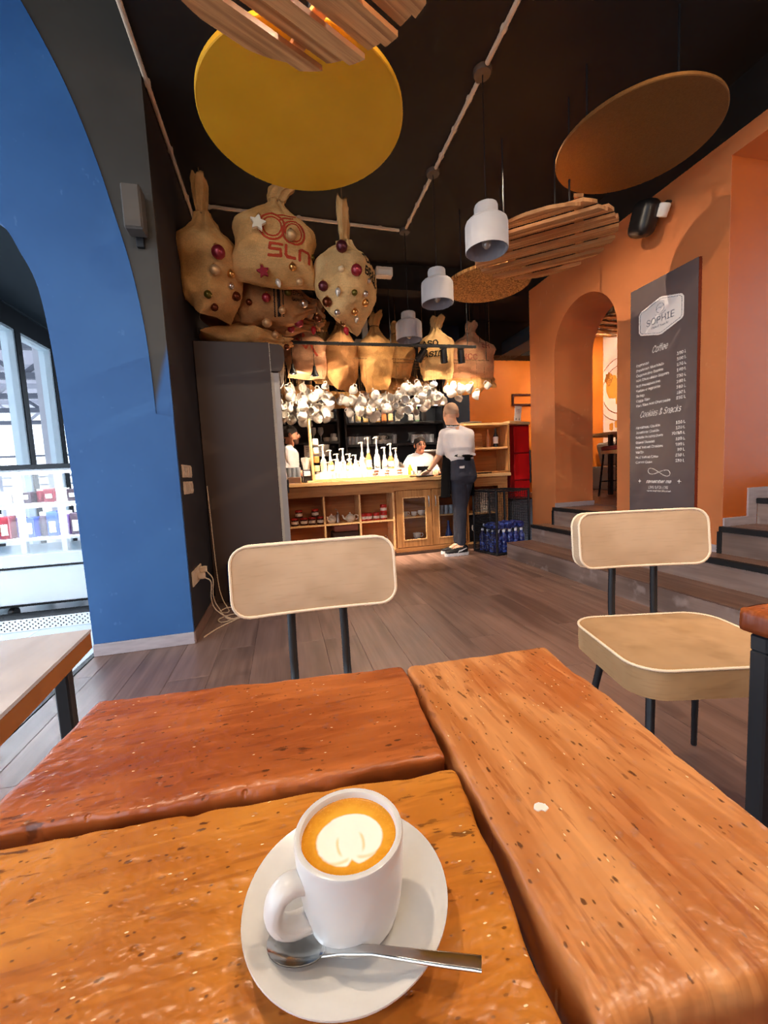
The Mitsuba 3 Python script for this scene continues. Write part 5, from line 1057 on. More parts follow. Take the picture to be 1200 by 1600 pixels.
sack('tan sack lying lowest on the fridge top', (-0.60, 4.00, 2.275), 0.50, 0.70, 0.19, 15, yaw=0.0, roll=PI / 2, spin=PI / 2, m='burlap', tuft=0.08, hang=False)
# the row over the bar
ROW = [  # label, x, z bottom, w, h, d, yaw, mat, prints, round
    ('pale sack with red print over the left end of the bar, next to the fridge', 0.36, 2.20, 0.52, 0.60, 0.36, 0.1, 'burlap_pink', [('mark', flat(shapely.unary_union([sg.LineString([(-0.12, 0.40), (-0.02, 0.30), (0.02, 0.36), (0.10, 0.22)]).buffer(0.012), sg.Point(-0.05, 0.45).buffer(0.03)])), 'mat_print_red', 'red print')], 0.3),
    ('round-bellied brown sack over the bar, left of the pointed pair', 0.62, 2.26, 0.44, 0.62, 0.36, 0.5, 'burlap', [], 0.5),
    ('brown sack with a stitched line and pointed bottom over the bar', 0.80, 2.10, 0.44, 0.74, 0.34, 0.9, 'burlap_dark', [], 0.6),
    ('plain tan sack with a pointed bottom over the bar', 1.22, 2.10, 0.44, 0.74, 0.36, -0.8, 'burlap', [], 0.6),
    ('tan sack behind the pendant lamp nearest the bar', 1.58, 2.30, 0.46, 0.56, 0.38, 0.3, 'burlap', [], 0.35),
    ('pale sack with black letters ASIL over the bar, between spotlights', 2.02, 2.23, 0.48, 0.60, 0.38, -0.25, 'burlap_pale', [('lettering', cat(txt_at('ASO', 0.075, -0.20, 0.33, 0.2), txt_at('ASIL', 0.062, -0.20, 0.21, 0.24, True, 0.2)), 'mat_print_black', 'black lettering ASIL')], 0.5),
    ('large pinkish sack at the right end of the row over the bar', 2.60, 2.26, 0.72, 0.60, 0.40, 0.12, 'burlap_pink', [('lettering', cat(txt_at('NCC', 0.07, -0.25, 0.20, 0.22), txt_at('BR', 0.08, 0.05, 0.36, 0.12)), mat('print_faded', srgb(170, 96, 74), 0.9, 0.1), 'faded red lettering')], 0.1),
]
for i, (lb, x, z, w, h, d, yw, mm, pr_, rb) in enumerate(ROW):
    rb_ = rb * 0.5
    sack(lb, (x, (5.10, 5.54, 5.14, 5.14, 5.44, 5.12, 5.34)[i], z), w, h, d, 21 + i, yaw=yw, m=mm, prints=pr_, round_bot=rb_, tuft=0.17, neck=0.055, droop=0.16 if rb >= 0.5 else 0.04)
for i, (lb, x, y, z, w, l, rl) in enumerate((('sack lying behind the hanging cups at the left end of the bar', 0.02, 5.72, 2.10, 0.34, 0.62, 1.5), ('sack lying low behind the hanging cups, left of the middle', 0.68, 5.74, 2.06, 0.30, 0.74, 1.55), ('sack lying under the tan one behind the lamp', 1.42, 5.74, 2.24, 0.34, 0.64, 1.55), ('sack lying under the large pinkish one at the right', 2.24, 5.40, 2.17, 0.36, 0.68, 1.48))):
    sack(lb, (x, y, z), w * 0.8, l, 0.22, 41 + i, roll=rl, m='burlap' if i % 2 else 'burlap_dark', tuft=0.08)

# ---------------------------------------------------------------- baubles on the sacks
BM = {'red': mat('bauble_red', srgb(150, 26, 40), 0.25, 0.6, metal=0.5, clearcoat=1.0), 'dark_red': mat('bauble_dark_red', srgb(92, 12, 26), 0.2, 0.6, metal=0.6, clearcoat=1.0), 'gold': mat('bauble_gold', srgb(230, 170, 96), 0.12, 0.6, metal=0.95),
      'gold_matte': mat('bauble_gold_matte', srgb(206, 160, 110), 0.45, 0.5, metal=0.5), 'silver': mat('bauble_silver', srgb(226, 214, 200), 0.12, 0.6, metal=0.95), 'olive': mat('bauble_olive', srgb(110, 96, 34), 0.2, 0.6, metal=0.7),
      'brown': mat('bauble_brown', srgb(110, 54, 28), 0.16, 0.6, metal=0.8), 'dark_gold': mat('bauble_dark_gold', srgb(150, 96, 50), 0.12, 0.6, metal=0.95), 'pearl': mat('bauble_pearl', srgb(226, 196, 150), 0.4), 'star_white': mat('bauble_star', srgb(236, 220, 190), 0.4),
      'star_red': mat('bauble_star_red', srgb(140, 24, 36), 0.4), 'drop_silver': mat('bauble_drop', srgb(220, 206, 186), 0.3, metal=0.5), 'drop_red': mat('bauble_drop_red', srgb(190, 36, 40), 0.4)}
bs_d = mikit.ply(trimesh.creation.icosphere(3, 1.0), None, True)
bc_d = mikit.ply(cat(lathe([(0.26, 0.92), (0.26, 1.16), (0.18, 1.2), (0, 1.2)], 12), tube([(0.12 * math.cos(a), 0, 1.30 + 0.12 * math.sin(a)) for a in np.linspace(0, 2 * PI, 10, endpoint=False)], 0.03, 5, True)), 'mat_bauble_gold', 40)
st5 = sg.Polygon([((1.05 if k % 2 == 0 else 0.52) * math.sin(k * PI / 5), (1.05 if k % 2 == 0 else 0.52) * math.cos(k * PI / 5)) for k in range(10)]).buffer(0.06, quad_segs=3)
star_d = mikit.ply(xf(extrude(st5, 0.5, 'y', -0.25), TR(0, 0, 0)), None, 40)
drop_d = mikit.ply(lathe([(0, -1.15), (0.25, -0.9), (0.55, -0.35), (0.68, 0.15), (0.55, 0.6), (0.25, 0.92), (0, 1.0)], 20), None, True)
BAUB = [(-0.339, 3.311, 2.676, 0.057, 'red', 'large red bauble on the left sack'),
 (-0.373, 3.331, 2.56, 0.0452, 'gold_matte', 'matte gold bauble below the large red one on the left sack'),
 (-0.272, 3.427, 2.583, 0.0346, 'gold', 'shiny gold bauble between the left sack and the emblem sack'),
 (-0.283, 3.469, 2.513, 0.0289, 'silver', 'small silver bauble at the right side of the left sack'),
 (-0.442, 3.379, 2.407, 0.0337, 'olive', 'olive bauble low on the left sack'),
 (-0.416, 3.47, 2.352, 0.0343, 'brown', 'brown bauble at the bottom tip of the left sack'),
 (-0.259, 3.569, 2.48, 0.0414, 'brown', 'large brown bauble right of the left sack\'s lower end'),
 (-0.17, 3.677, 2.483, 0.0302, 'brown', 'small brown bauble at the left of the sack stamped FOR EXPORT'),
 (-0.047, 3.28, 2.884, 0.062, 'star_white', 'cream star ornament on the emblem sack'),
 (-0.037, 3.365, 2.587, 0.0512, 'star_red', 'red star ornament at the lower edge of the emblem sack'),
 (0.185, 3.281, 2.819, 0.0459, 'gold_matte', 'glittery gold bauble in the red emblem'),
 (0.181, 3.324, 2.614, 0.0338, 'gold', 'shiny gold bauble under the letters SLN'),
 (0.231, 3.398, 2.543, 0.0342, 'gold_matte', 'matte gold bauble at the lower right of the emblem sack'),
 (0.071, 3.417, 2.533, 0.04, 'drop_silver', 'silver cone ornament below the emblem sack'),
 (0.344, 3.477, 2.764, 0.0298, 'olive', 'olive bauble between the emblem sack and the right sack'),
 (0.148, 3.65, 2.568, 0.0364, 'olive', 'dark green bauble at the top of the sack stamped FOR EXPORT'),
 (-0.03, 3.631, 2.506, 0.042, 'red', 'red bauble on the left half of the sack stamped FOR EXPORT'),
 (0.091, 3.646, 2.417, 0.0358, 'gold_matte', 'matte gold bauble on the stripes of the stamped sack'),
 (0.276, 3.688, 2.497, 0.0426, 'silver', 'silver bauble on the stamped letters'),
 (-0.041, 3.759, 2.354, 0.0489, 'gold_matte', 'large champagne bauble low on the stamped sack'),
 (0.021, 3.872, 2.293, 0.0374, 'gold_matte', 'matte gold bauble on the lowest sack above the fridge'),
 (0.229, 3.795, 2.377, 0.0495, 'red', 'large red bauble at the lower right of the stamped sack'),
 (0.373, 3.55, 2.33, 0.0392, 'brown', 'shiny brown bauble left of the right sack\'s lower half'),
 (0.166, 3.944, 2.371, 0.0383, 'red', 'dark red bauble at the bottom edge of the stamped sack'),
 (0.372, 4.004, 2.386, 0.0455, 'drop_red', 'red strawberry ornament below the stamped sack'),
 (0.552, 3.246, 2.748, 0.0513, 'dark_red', 'dark red bauble at the neck of the right sack'),
 (0.536, 3.236, 2.581, 0.0277, 'pearl', 'small pearl bauble in the middle of the right sack'),
 (0.648, 3.208, 2.566, 0.0499, 'red', 'large red bauble beside the letters on the right sack'),
 (0.403, 3.321, 2.486, 0.0447, 'dark_red', 'dark red bauble at the left side of the right sack'),
 (0.503, 3.248, 2.418, 0.0382, 'drop_silver', 'silver cone ornament in the middle of the right sack'),
 (0.633, 3.259, 2.424, 0.0275, 'olive', 'olive bauble in the lower middle of the right sack'),
 (0.732, 3.322, 2.446, 0.0281, 'silver', 'silver bauble at the right edge of the right sack'),
 (0.77, 3.352, 2.558, 0.023, 'silver', 'tiny silver bauble at the upper right edge of the right sack'),
 (0.424, 3.307, 2.363, 0.044, 'brown', 'brown bauble at the lower left of the right sack'),
 (0.742, 3.385, 2.404, 0.0342, 'gold', 'gold bauble at the lower right edge of the right sack'),
 (0.649, 3.383, 2.33, 0.0338, 'gold', 'gold bauble low on the right sack'),
 (0.495, 3.288, 2.283, 0.0271, 'silver', 'silver bauble low at the left of the right sack'),
 (0.568, 3.489, 2.28, 0.0286, 'dark_gold', 'dark gold bauble at the tip of the right sack'),
 (0.68, 3.478, 2.306, 0.0346, 'drop_silver', 'silver cone ornament at the bottom right of the right sack'),
 (0.58, 3.424, 2.193, 0.0392, 'drop_red', 'red strawberry ornament hanging under the right sack'),
 (0.116, 3.961, 2.218, 0.0316, 'brown', 'brown bauble by the fridge canopy')]
THREADS = (22, 40)
for i, (x, y, z, r, kd, lb) in enumerate(BAUB):
    star, drp = kd.startswith('star'), kd.startswith('drop')
    k = thing('star_ornament' if star else 'cone_ornament' if drp else 'bauble', lb, 'star' if star else 'ornament' if drp else 'bauble', 'Christmas ornaments on the coffee sacks')
    A = T().translate([x, y, z]) @ T().rotate([0, 1, 0], (i * 37) % 30 - 15.0) @ T().scale(r * 0.84)
    part(k, 'body', star_d if star else drop_d if drp else bs_d, BM[kd], tw=A); part(k, 'cap', bc_d, None, tw=A, label='gold cap')
    if kd == 'drop_red' or i in THREADS: part(k, 'thread', tube([(x, y, z + r), (x, y, z + r + 0.14)], 0.0015, 4), 'mat_twine')

# ---------------------------------------------------------------- cups hung over the bar
mg_o = [(0, 0), (0.024, 0), (0.028, 0.003), (0.040, 0.016), (0.048, 0.040), (0.052, 0.080), (0.050, 0.082), (0.047, 0.080), (0.043, 0.042), (0.034, 0.020), (0, 0.012)]
mat("porcelain_cups", srgb(190, 184, 176), 0.2, 0.5); hc_d = mikit.ply(lathe(mg_o, 18), "mat_porcelain_cups", 50)
hh_d = mikit.ply(tube(smooth_path([(0.046, 0, 0.066), (0.070, 0, 0.072), (0.079, 0, 0.050), (0.066, 0, 0.028), (0.041, 0, 0.026)], 3), 0.0058, 6), "mat_porcelain_cups", True)
es_o = [(0, 0), (0.022, 0), (0.025, 0.003), (0.033, 0.020), (0.037, 0.075), (0.035, 0.077), (0.033, 0.075), (0.029, 0.022), (0, 0.012)]
ec_d = mikit.ply(lathe(es_o, 16), "mat_porcelain_cups", 50); eh_d = mikit.ply(tube(smooth_path([(0.034, 0, 0.064), (0.055, 0, 0.066), (0.060, 0, 0.046), (0.050, 0, 0.026), (0.031, 0, 0.024)], 3), 0.005, 6), 'mat_porcelain_cups', True)
from scipy.spatial import cKDTree
SV = np.vstack([b.vertices for b in SACK_BODIES]); SN = np.vstack([b.vertex_normals for b in SACK_BODIES]); KT = cKDTree(SV)
def clear_of_sacks(p, d=0.075):
    a, i = KT.query(p, k=3); return a[0] > d and np.all(((np.array(p) - SV[i]) * SN[i]).sum(1) > 0)
RODS = (5.02, 5.18, 5.34, 5.48)
cr = np.random.default_rng(23); placed = []
tries = 0
while len(placed) < 140 and tries < 20000:
    tries += 1
    x = cr.uniform(0.03, 2.25); y = RODS[int(cr.integers(0, 4))]
    lo = np.interp(x, [0, 0.5, 0.75, 1.3, 1.9, 2.25], [1.78, 1.78, 1.86, 1.83, 1.90, 2.05]); hi = np.interp(x, [0, 0.6, 0.9, 1.5, 2.25], [2.26, 2.20, 2.10, 2.16, 2.20])
    z = lo + (hi - lo) * cr.beta(1.1, 1.2)
    if 0.62 < x < 0.78 and z < 1.97: continue
    if not clear_of_sacks((x, y, z)): continue
    if all((x - a) ** 2 + 0.9 * (y - b) ** 2 + (z - c) ** 2 > 0.0118 for a, b, c in placed): placed.append((x, y, z))
placed += [(2.36, 5.18, 2.03), (2.52, 5.02, 2.04), (2.27, 5.02, 2.11), (2.44, 5.02, 2.13), (2.63, 5.02, 2.15)]
for i, (x, y, z) in enumerate(placed):
    sm = i % 4 == 0
    k = thing('hanging_cup', 'small white espresso cup' * sm + 'white coffee cup' * (not sm) + ' hung by its handle over the bar', 'cup', 'small espresso cups hung over the bar' if sm else 'white coffee cups hung over the bar')
    s = cr.uniform(0.95, 1.2); az = cr.uniform(0, 2 * PI); tilt = cr.uniform(-0.5, 0.9)
    A = (TR(-0.06, 0, -0.05), RY(-PI / 2 + tilt), RX(cr.uniform(-0.4, 0.4)), np.diag([s, s, s, 1.0]), RZ(az), TR(x, y, z))
    part(k, 'body', ec_d if sm else hc_d, None, tw=tw(*A)); part(k, 'handle', eh_d if sm else hh_d, None, tw=tw(*A))
    part(k, 'cord', tube([(x, y, z + 0.01), (x, y, 2.42)], 0.0011, 4), 'mat_twine')
# thin rods on which the cups hang
for i, y in enumerate((5.02, 5.18, 5.34, 5.48)):
    k = thing('hanging_rod', 'thin dark rod under the ceiling over the bar, carrying cups, number %s from the front' % ('one', 'two', 'three', 'four')[i], 'rod'); part(k, 'rod', tube([(-0.1, y, 2.42), (2.7, y, 2.42)], 0.004, 6), 'mat_twine')
    for x in (-0.05, 2.66): part(k, 'hanger', tube([(x, y, 2.42), (x, y, CEIL)], 0.004, 5), 'mat_black_metal')

# ---------------------------------------------------------------- track with spotlights over the bar
tk = thing('light_track', 'thin black lighting track hung in front of the sacks over the bar', 'track')
part(tk, 'rail', box(0.14, 2.36, 4.685, 4.715, 2.472, 2.502, 0.002), 'mat_black_metal')
for x in (0.3, 1.3, 2.25): part(tk, 'hanger', tube([(x, 4.7, 2.50), (x, 4.7, CEIL)], 0.004, 6), 'mat_black_metal')
mat('lamp_glow', srgb(255, 230, 190), 0.4)
def track_spot(x, ax, az, label, power, tgt):
    k = thing('track_spotlight', label, 'spotlight'); A = (RY(ax), RX(az), TR(x, 4.70, 2.43))
    part(k, 'adapter', box(x - 0.04, x + 0.04, 4.688, 4.712, 2.455, 2.474, 0.002), 'mat_black_plastic'); part(k, 'arm', tube([(x, 4.70, 2.46), (x, 4.70, 2.42)], 0.008, 8), 'mat_black_plastic')
    part(k, 'head', xf(lathe([(0, 0.02), (0.034, 0.02), (0.040, 0.012), (0.043, -0.13), (0.039, -0.135), (0.036, -0.13), (0.034, -0.11), (0, -0.11)], 24), *A), 'mat_black_plastic', 40)
    M = np.linalg.multi_dot([B for B in reversed(A)]); o = (M @ [0, 0, -0.142, 1])[:3]
    part(k, 'lens', xf(lathe([(0, -0.112), (0.033, -0.112), (0.033, -0.108), (0, -0.108)], 20), *A), 'mat_lamp_glow')
    spot('beam_%s' % k, o, tgt, WARM * power, 44)
BARP = 1.7
track_spot(1.70, 0.55, 0.25, 'black track spotlight tilted to the left, leftmost of three', BARP * 0.45, (1.25, 5.25, 1.2))
track_spot(1.94, -0.12, 0.15, 'black track spotlight in the middle of three over the bar', BARP * 0.55, (1.9, 5.15, 1.9))
track_spot(2.16, -0.12, 0.12, 'black track spotlight at the right end of the track', BARP * 0.55, (2.35, 5.15, 1.9))
def cord_spot(x, y, z, label, power, tgt):
    k = thing('cord_spotlight', label, 'spotlight')
    part(k, 'cord', tube([(x, y, 2.475), (x, y, z + 0.05)], 0.003, 5), 'mat_black_plastic')
    part(k, 'head', lathe([(0, 0.06), (0.016, 0.06), (0.018, 0.02), (0.045, -0.04), (0.043, -0.042), (0.016, 0.0), (0, 0.0)], 20, (x, y, z)), 'mat_black_plastic', 40)
    part(k, 'bulb', xf(trimesh.creation.icosphere(2, 0.017), TR(x, y, z - 0.008)), 'mat_lamp_glow', True)
    spot('beam_%s' % k, (x, y, z - 0.06), tgt, WARM * power, 36, 22); spot('glow_%s' % k, (x, y, z - 0.06), (x, 5.25, 2.05), WARM * 0.22, 80, 70)
cord_spot(0.185, 4.70, 2.20, 'small black bell spotlight on a cord, left one over the bar', BARP * 1.2, (0.55, 5.12, 1.1))
cord_spot(0.42, 4.70, 2.18, 'small black bell spotlight on a cord, right one over the bar', BARP * 1.6, (0.95, 5.12, 1.1))
spot('added_beam_bar_middle', (1.15, 4.66, 2.44), (1.25, 5.05, 1.05), WARM * BARP * 1.8, 24, 14)  # extra beam with no lamp head, added to light up the bottles

ac = thing('wall_unit', 'white box unit partly hidden behind the sacks over the bar', 'air unit'); part(ac, 'body', box(1.10, 1.42, 5.80, 5.98, 2.74, 2.90, 0.01), 'mat_white_plastic'); part(ac, 'hanger', box(1.22, 1.30, 5.86, 5.92, 2.90, CEIL), 'mat_white_plastic')

# two unseen downlights above the front table, added for glints: round fittings on stems
for i, (x, y, z) in enumerate(((-0.62, 0.90, 3.20), (0.95, 0.45, 3.10))):
    k = thing('downlight', ('left', 'right')[i] + ' round black downlight added above the front table for glints', 'light fitting')
    part(k, 'housing', lathe([(0.048, 0.03), (0.050, 0.03), (0.050, 0.14), (0, 0.14)], 24, (x, y, z)), 'mat_black_plastic', 40); part(k, 'stem', tube([(x, y, z + 0.13), (x, y, CEIL)], 0.008, 6), 'mat_black_plastic')
    ln = part(k, 'lens', lathe([(0, 0.032), (0.046, 0.032), (0.046, 0.036), (0, 0.036)], 24, (x, y, z)), 'mat_led'); scene[ln]['emitter'] = {'type': 'area', 'radiance': {'type': 'rgb', 'value': [36.0, 29.0, 21.0]}}

# ---------------------------------------------------------------- people
Mf = m3.Manifold
def ball(c, r, n=20): return Mf.sphere(1.0, n).scale([r, r, r] if np.isscalar(r) else list(r)).translate([float(v) for v in c])
def hull(*ms): return Mf.batch_hull(list(ms))
def bone(a, ra, b, rb): return hull(ball(a, ra), ball(b, rb))
def fuse(ms, edge=0.018, it=8):
    u = Mf.batch_boolean(list(ms), m3.OpType.Add).refine_to_length(edge); q = u.to_mesh()
    t = trimesh.Trimesh(q.vert_properties[:, :3], q.tri_verts, process=True); trimesh.smoothing.filter_taubin(t, lamb=0.5, nu=0.53, iterations=it); return t
def head_parts(c, s=1.0):
    """manifolds of a head in its own frame: facing -y, centre of the skull at the origin"""
    return [hull(ball((0, 0.012, 0.018), (0.074, 0.094, 0.088)), ball((0, -0.030, -0.030), (0.062, 0.060, 0.060))), hull(ball((0, -0.040, -0.040), (0.054, 0.045, 0.05)), ball((0, -0.062, -0.092), (0.026, 0.022, 0.022))),
            hull(ball((0, -0.090, 0.005), 0.009), ball((0, -0.104, -0.028), 0.013), ball((0, -0.088, -0.034), 0.017)), ball((0.078, 0.015, -0.012), (0.012, 0.020, 0.032)), ball((-0.078, 0.015, -0.012), (0.012, 0.020, 0.032)),
            bone((0, 0.015, -0.06), 0.054, (0, 0.03, -0.15), 0.056)]
def place_m(ms, yaw, c, s=1.0): return [m.scale([s, s, s]).rotate([0, 0, math.degrees(yaw)]).translate([float(v) for v in c]) for m in ms]
def hand(w, d, up, s=1.0):
    """palm, four fingers and a thumb, from the wrist along d; up = back of the hand"""
    d = np.array(d, float); d /= np.linalg.norm(d); up = np.array(up, float); up -= d * (up @ d); up /= np.linalg.norm(up); sd = np.cross(d, up); w = np.array(w, float); out = []
    out.append(hull(ball(w, 0.024), ball(w + d * 0.075 + sd * 0.026, 0.013), ball(w + d * 0.08 - sd * 0.026, 0.013)))
    for o, L in ((-0.030, 0.060), (-0.010, 0.075), (0.010, 0.070), (0.029, 0.055)):
        a = w + d * 0.078 + sd * o; b = a + d * L * 0.55 - up * 0.008; e = b + d * L * 0.38 - up * 0.022; out += [bone(a, 0.0095, b, 0.009), bone(b, 0.009, e, 0.0078)]
    a = w + d * 0.025 - sd * 0.024; b = a + d * 0.035 - sd * 0.028 - up * 0.006; e = b + d * 0.030 - sd * 0.006 - up * 0.010; out += [bone(a, 0.013, b, 0.011), bone(b, 0.011, e, 0.009)]
    return out
mat('skin', proc(lambda p, n, uv: mix(srgb(206, 150, 120), srgb(188, 128, 100), fbm(p.x * 30, p.y * 30, p.z * 30, 3))), 0.5)
mat('skin_pale', proc(lambda p, n, uv: mix(srgb(222, 176, 146), srgb(206, 156, 128), fbm(p.x * 30, p.y * 30, p.z * 30, 3))), 0.45)
mat('shirt', proc(lambda p, n, uv: mix(srgb(226, 222, 224), srgb(206, 202, 206), fbm(p.x * 9 + fbm(p.z * 9, p.x * 9, 0, 2) * 3, p.y * 9, p.z * 4, 3))), 0.8, 0.2, bump=lambda p, n, uv: fbm(p.x * 13 + p.z * 6, p.y * 13, p.z * 9, 3), bump_scale=0.03, eps=3e-3)
mat('jeans', proc(lambda p, n, uv: mix(srgb(44, 46, 56), srgb(70, 72, 84), fbm(p.x * 14, p.y * 14, p.z * 9, 4))), 0.8, 0.2, bump=lambda p, n, uv: fbm(p.x * 18, p.y * 18, p.z * 26, 3), bump_scale=0.02, eps=3e-3)
mat('apron', srgb(16, 16, 18), 0.95, 0.05); mat('hair_dark', proc(lambda p, n, uv: mix(srgb(24, 18, 16), srgb(46, 34, 30), noise(p.x * 160, p.y * 160, p.z * 60))), 0.6); mat('hair_buzz', srgb(196, 160, 132), 0.8); mat('beard', srgb(74, 50, 40), 0.8); mat('eye_dark', srgb(24, 18, 16), 0.3); mat('lips', srgb(170, 92, 80), 0.5)
mat('shoe_black', srgb(22, 22, 26), 0.7); mat('sole_white', srgb(226, 228, 232), 0.5)

# the waiter at the bar, seen from behind
wn = thing('person', 'waiter with shaved head, white shirt, black apron and dark jeans, back turned', 'person')
SH_L, SH_R = (1.885, 4.64, 1.458), (2.190, 4.60, 1.446); EL_L, EL_R = (1.828, 4.66, 1.215), (2.240, 4.68, 1.22); WR_L, WR_R = (1.752, 4.84, 1.040), (2.215, 4.88, 1.12)
HIP_L, HIP_R = (2.015, 4.58, 0.93), (2.125, 4.60, 0.93); KN_L, KN_R = (2.045, 4.60, 0.50), (2.075, 4.70, 0.50); AN_L, AN_R = (2.045, 4.60, 0.105), (2.06, 4.735, 0.105)
HC = (1.985, 4.665, 1.700)
torso = lambda g: [hull(ball((1.945, 4.62, 1.42), 0.085 + g), ball((2.145, 4.60, 1.41), 0.085 + g), ball((1.97, 4.60, 1.28), (0.10 + g, 0.105 + g, 0.1)), ball((2.11, 4.59, 1.28), (0.10 + g, 0.105 + g, 0.1))), hull(ball((1.985, 4.60, 1.28), (0.11 + g, 0.10 + g, 0.1)), ball((2.11, 4.59, 1.28), (0.10 + g, 0.10 + g, 0.1)), ball((2.01, 4.59, 1.13), (0.10 + g, 0.10 + g, 0.08)), ball((2.10, 4.59, 1.13), (0.10 + g, 0.10 + g, 0.08)))]
pelvis = lambda g: [hull(ball((2.01, 4.58, 1.12), (0.10 + g, 0.10 + g, 0.08)), ball((2.11, 4.58, 1.12), (0.10 + g, 0.10 + g, 0.08)), ball((2.005, 4.565, 0.95), (0.10 + g, 0.115 + g, 0.11)), ball((2.135, 4.575, 0.95), (0.10 + g, 0.115 + g, 0.11)))]
body = place_m(head_parts(0), PI + 0.10, HC, 1.15) + [bone((1.985, 4.65, 1.60), 0.060, (2.03, 4.62, 1.50), 0.070), hull(ball((2.03, 4.62, 1.50), 0.062), ball(SH_L, 0.052), ball(SH_R, 0.052))] + torso(0) + pelvis(0)
for S, E_, W_r in ((SH_L, EL_L, WR_L), (SH_R, EL_R, WR_R)): body += [bone(S, 0.052, E_, 0.040), bone(E_, 0.040, W_r, 0.027)]
body += hand(WR_L, (-0.26, 0.42, -0.28), (0, 0.5, 1)) + hand(WR_R, (-0.3, 0.6, -0.3), (0, 0.5, 1))
for h_, k_, a_ in ((HIP_L, KN_L, AN_L), (HIP_R, KN_R, AN_R)): body += [bone(h_, 0.095, k_, 0.058), bone(k_, 0.056, a_, 0.036), bone(a_, 0.036, (a_[0] - 0.15, a_[1] + 0.01, 0.035), 0.028)]
part(wn, 'body', fuse(body, 0.014, 6), 'mat_skin_pale', True)
cut = lambda m, z0, z1: m ^ Mf.cube([4, 4, z1 - z0]).translate([0, 3, z0])
part(wn, 'shirt', fuse(torso(0.016) + [hull(ball((2.03, 4.62, 1.502), 0.068), ball(SH_L, 0.060), ball(SH_R, 0.060)), bone(SH_L, 0.062, (1.836, 4.655, 1.245), 0.053), bone(SH_R, 0.062, (2.232, 4.665, 1.25), 0.054), hull(ball((2.01, 4.59, 1.17), (0.125, 0.125, 0.05)), ball((2.10, 4.59, 1.17), (0.12, 0.125, 0.05)))], 0.014, 5), 'mat_shirt', True, label='white shirt with rolled sleeves')
part(wn, 'collar', tube([(1.998 + 0.066 * math.cos(t), 4.632 + 0.066 * math.sin(t), 1.552 + 0.012 * math.sin(t)) for t in np.linspace(0, 2 * PI, 28, endpoint=False)], 0.013, 8, True), 'mat_shirt', True); part(wn, 'neck_strap', tube([(1.998 + 0.075 * math.cos(t), 4.632 + 0.075 * math.sin(t), 1.558 + 0.012 * math.sin(t)) for t in np.linspace(0, 2 * PI, 28, endpoint=False)], 0.006, 6, True), 'mat_apron', True)
tr_ = pelvis(0.014)
for h_, k_, a_ in ((HIP_L, KN_L, AN_L), (HIP_R, KN_R, AN_R)): tr_ += [bone(h_, 0.108, k_, 0.074), bone(k_, 0.074, (a_[0], a_[1], 0.16), 0.056)]
part(wn, 'jeans', fuse(tr_, 0.014, 6), 'mat_jeans', True, label='dark grey jeans')
ap = []
nA = 40
for zi, z in enumerate(np.linspace(0.72, 1.205, 14)):
    r = np.interp(z, [0.72, 1.0, 1.205], [0.185, 0.175, 0.150]); ry = np.interp(z, [0.72, 1.0, 1.205], [0.17, 0.155, 0.135])
    for t in np.linspace(-0.65, PI + 0.72, nA): ap.append((2.055 + (r + (0.035 if math.cos(t) < 0 else 0) * abs(math.cos(t)) + 0.006 * math.sin(7 * t)) * math.cos(t) - 0.02 * (1.2 - z), 4.605 + (ry + 0.006 * math.sin(7 * t)) * math.sin(t) + 0.02, z - 0.03 * math.cos(2 * t) * (1.2 - z)))
ap = np.array(ap); q = []
for i in range(13):
    for j in range(nA - 1): a = i * nA + j; q.append([a, a + 1, a + nA + 1, a + nA])
sheet = trimesh.Trimesh(ap, [t for f in q for t in ([f[0], f[1], f[2]], [f[0], f[2], f[3]])], process=False)
inn = sheet.copy(); inn.vertices = np.c_[(ap[:, 0] - 2.065) * 0.975 + 2.065, (ap[:, 1] - 4.62) * 0.975 + 4.62, ap[:, 2]]; inn.faces = inn.faces[:, ::-1]
part(wn, 'apron', cat(sheet, inn), 'mat_apron', True, label='black waist apron')
part(wn, 'belt', tube([(2.06 + 0.142 * math.cos(t), 4.59 + 0.134 * math.sin(t), 1.185 + 0.006 * math.sin(2 * t)) for t in np.linspace(0, 2 * PI, 32, endpoint=False)], 0.014, 8, True), 'mat_apron', True)
part(wn, 'bow', xf(fine_box(0.08, 0.03, 0.07, 0.012, 0.02), TR(2.09, 4.452, 1.165)), 'mat_apron', True)
for x, z, a in ((2.00, 1.19, 0.1), (2.015, 1.055, -0.05), (2.165, 1.20, 0.2)): part(wn, 'note_pad', xf(box(-0.03, 0.03, -0.004, 0.004, -0.012, 0.016), RY(a), RZ(0.15 if x > 2.1 else -0.1), TR(x, 4.455 if z > 1.1 else 4.447, z)), 'mat_white_paint', label='white paper in a pocket')
part(wn, 'pocket', xf(fine_box(0.085, 0.012, 0.10, 0.005, 0.015), TR(2.01, 4.452, 0.995)), 'mat_jeans', True)
bz = hull(*[m for m in [ball((0, 0.016, 0.022), (0.0755, 0.0955, 0.089))]]) ^ Mf.cube([0.4, 0.3, 0.3]).translate([-0.2, -0.02, -0.02])
part(wn, 'hair', fuse(place_m([bz], PI + 0.10, HC, 1.15), 0.012, 3), 'mat_hair_buzz', True, label='short cropped hair')
part(wn, 'bracelet', tube([(WR_L[0] + 0.030 * math.cos(t), WR_L[1] - 0.01 + 0.022 * math.sin(t), WR_L[2] + 0.016 + 0.02 * math.sin(t)) for t in np.linspace(0, 2 * PI, 18, endpoint=False)], 0.006, 6, True), 'mat_apron')
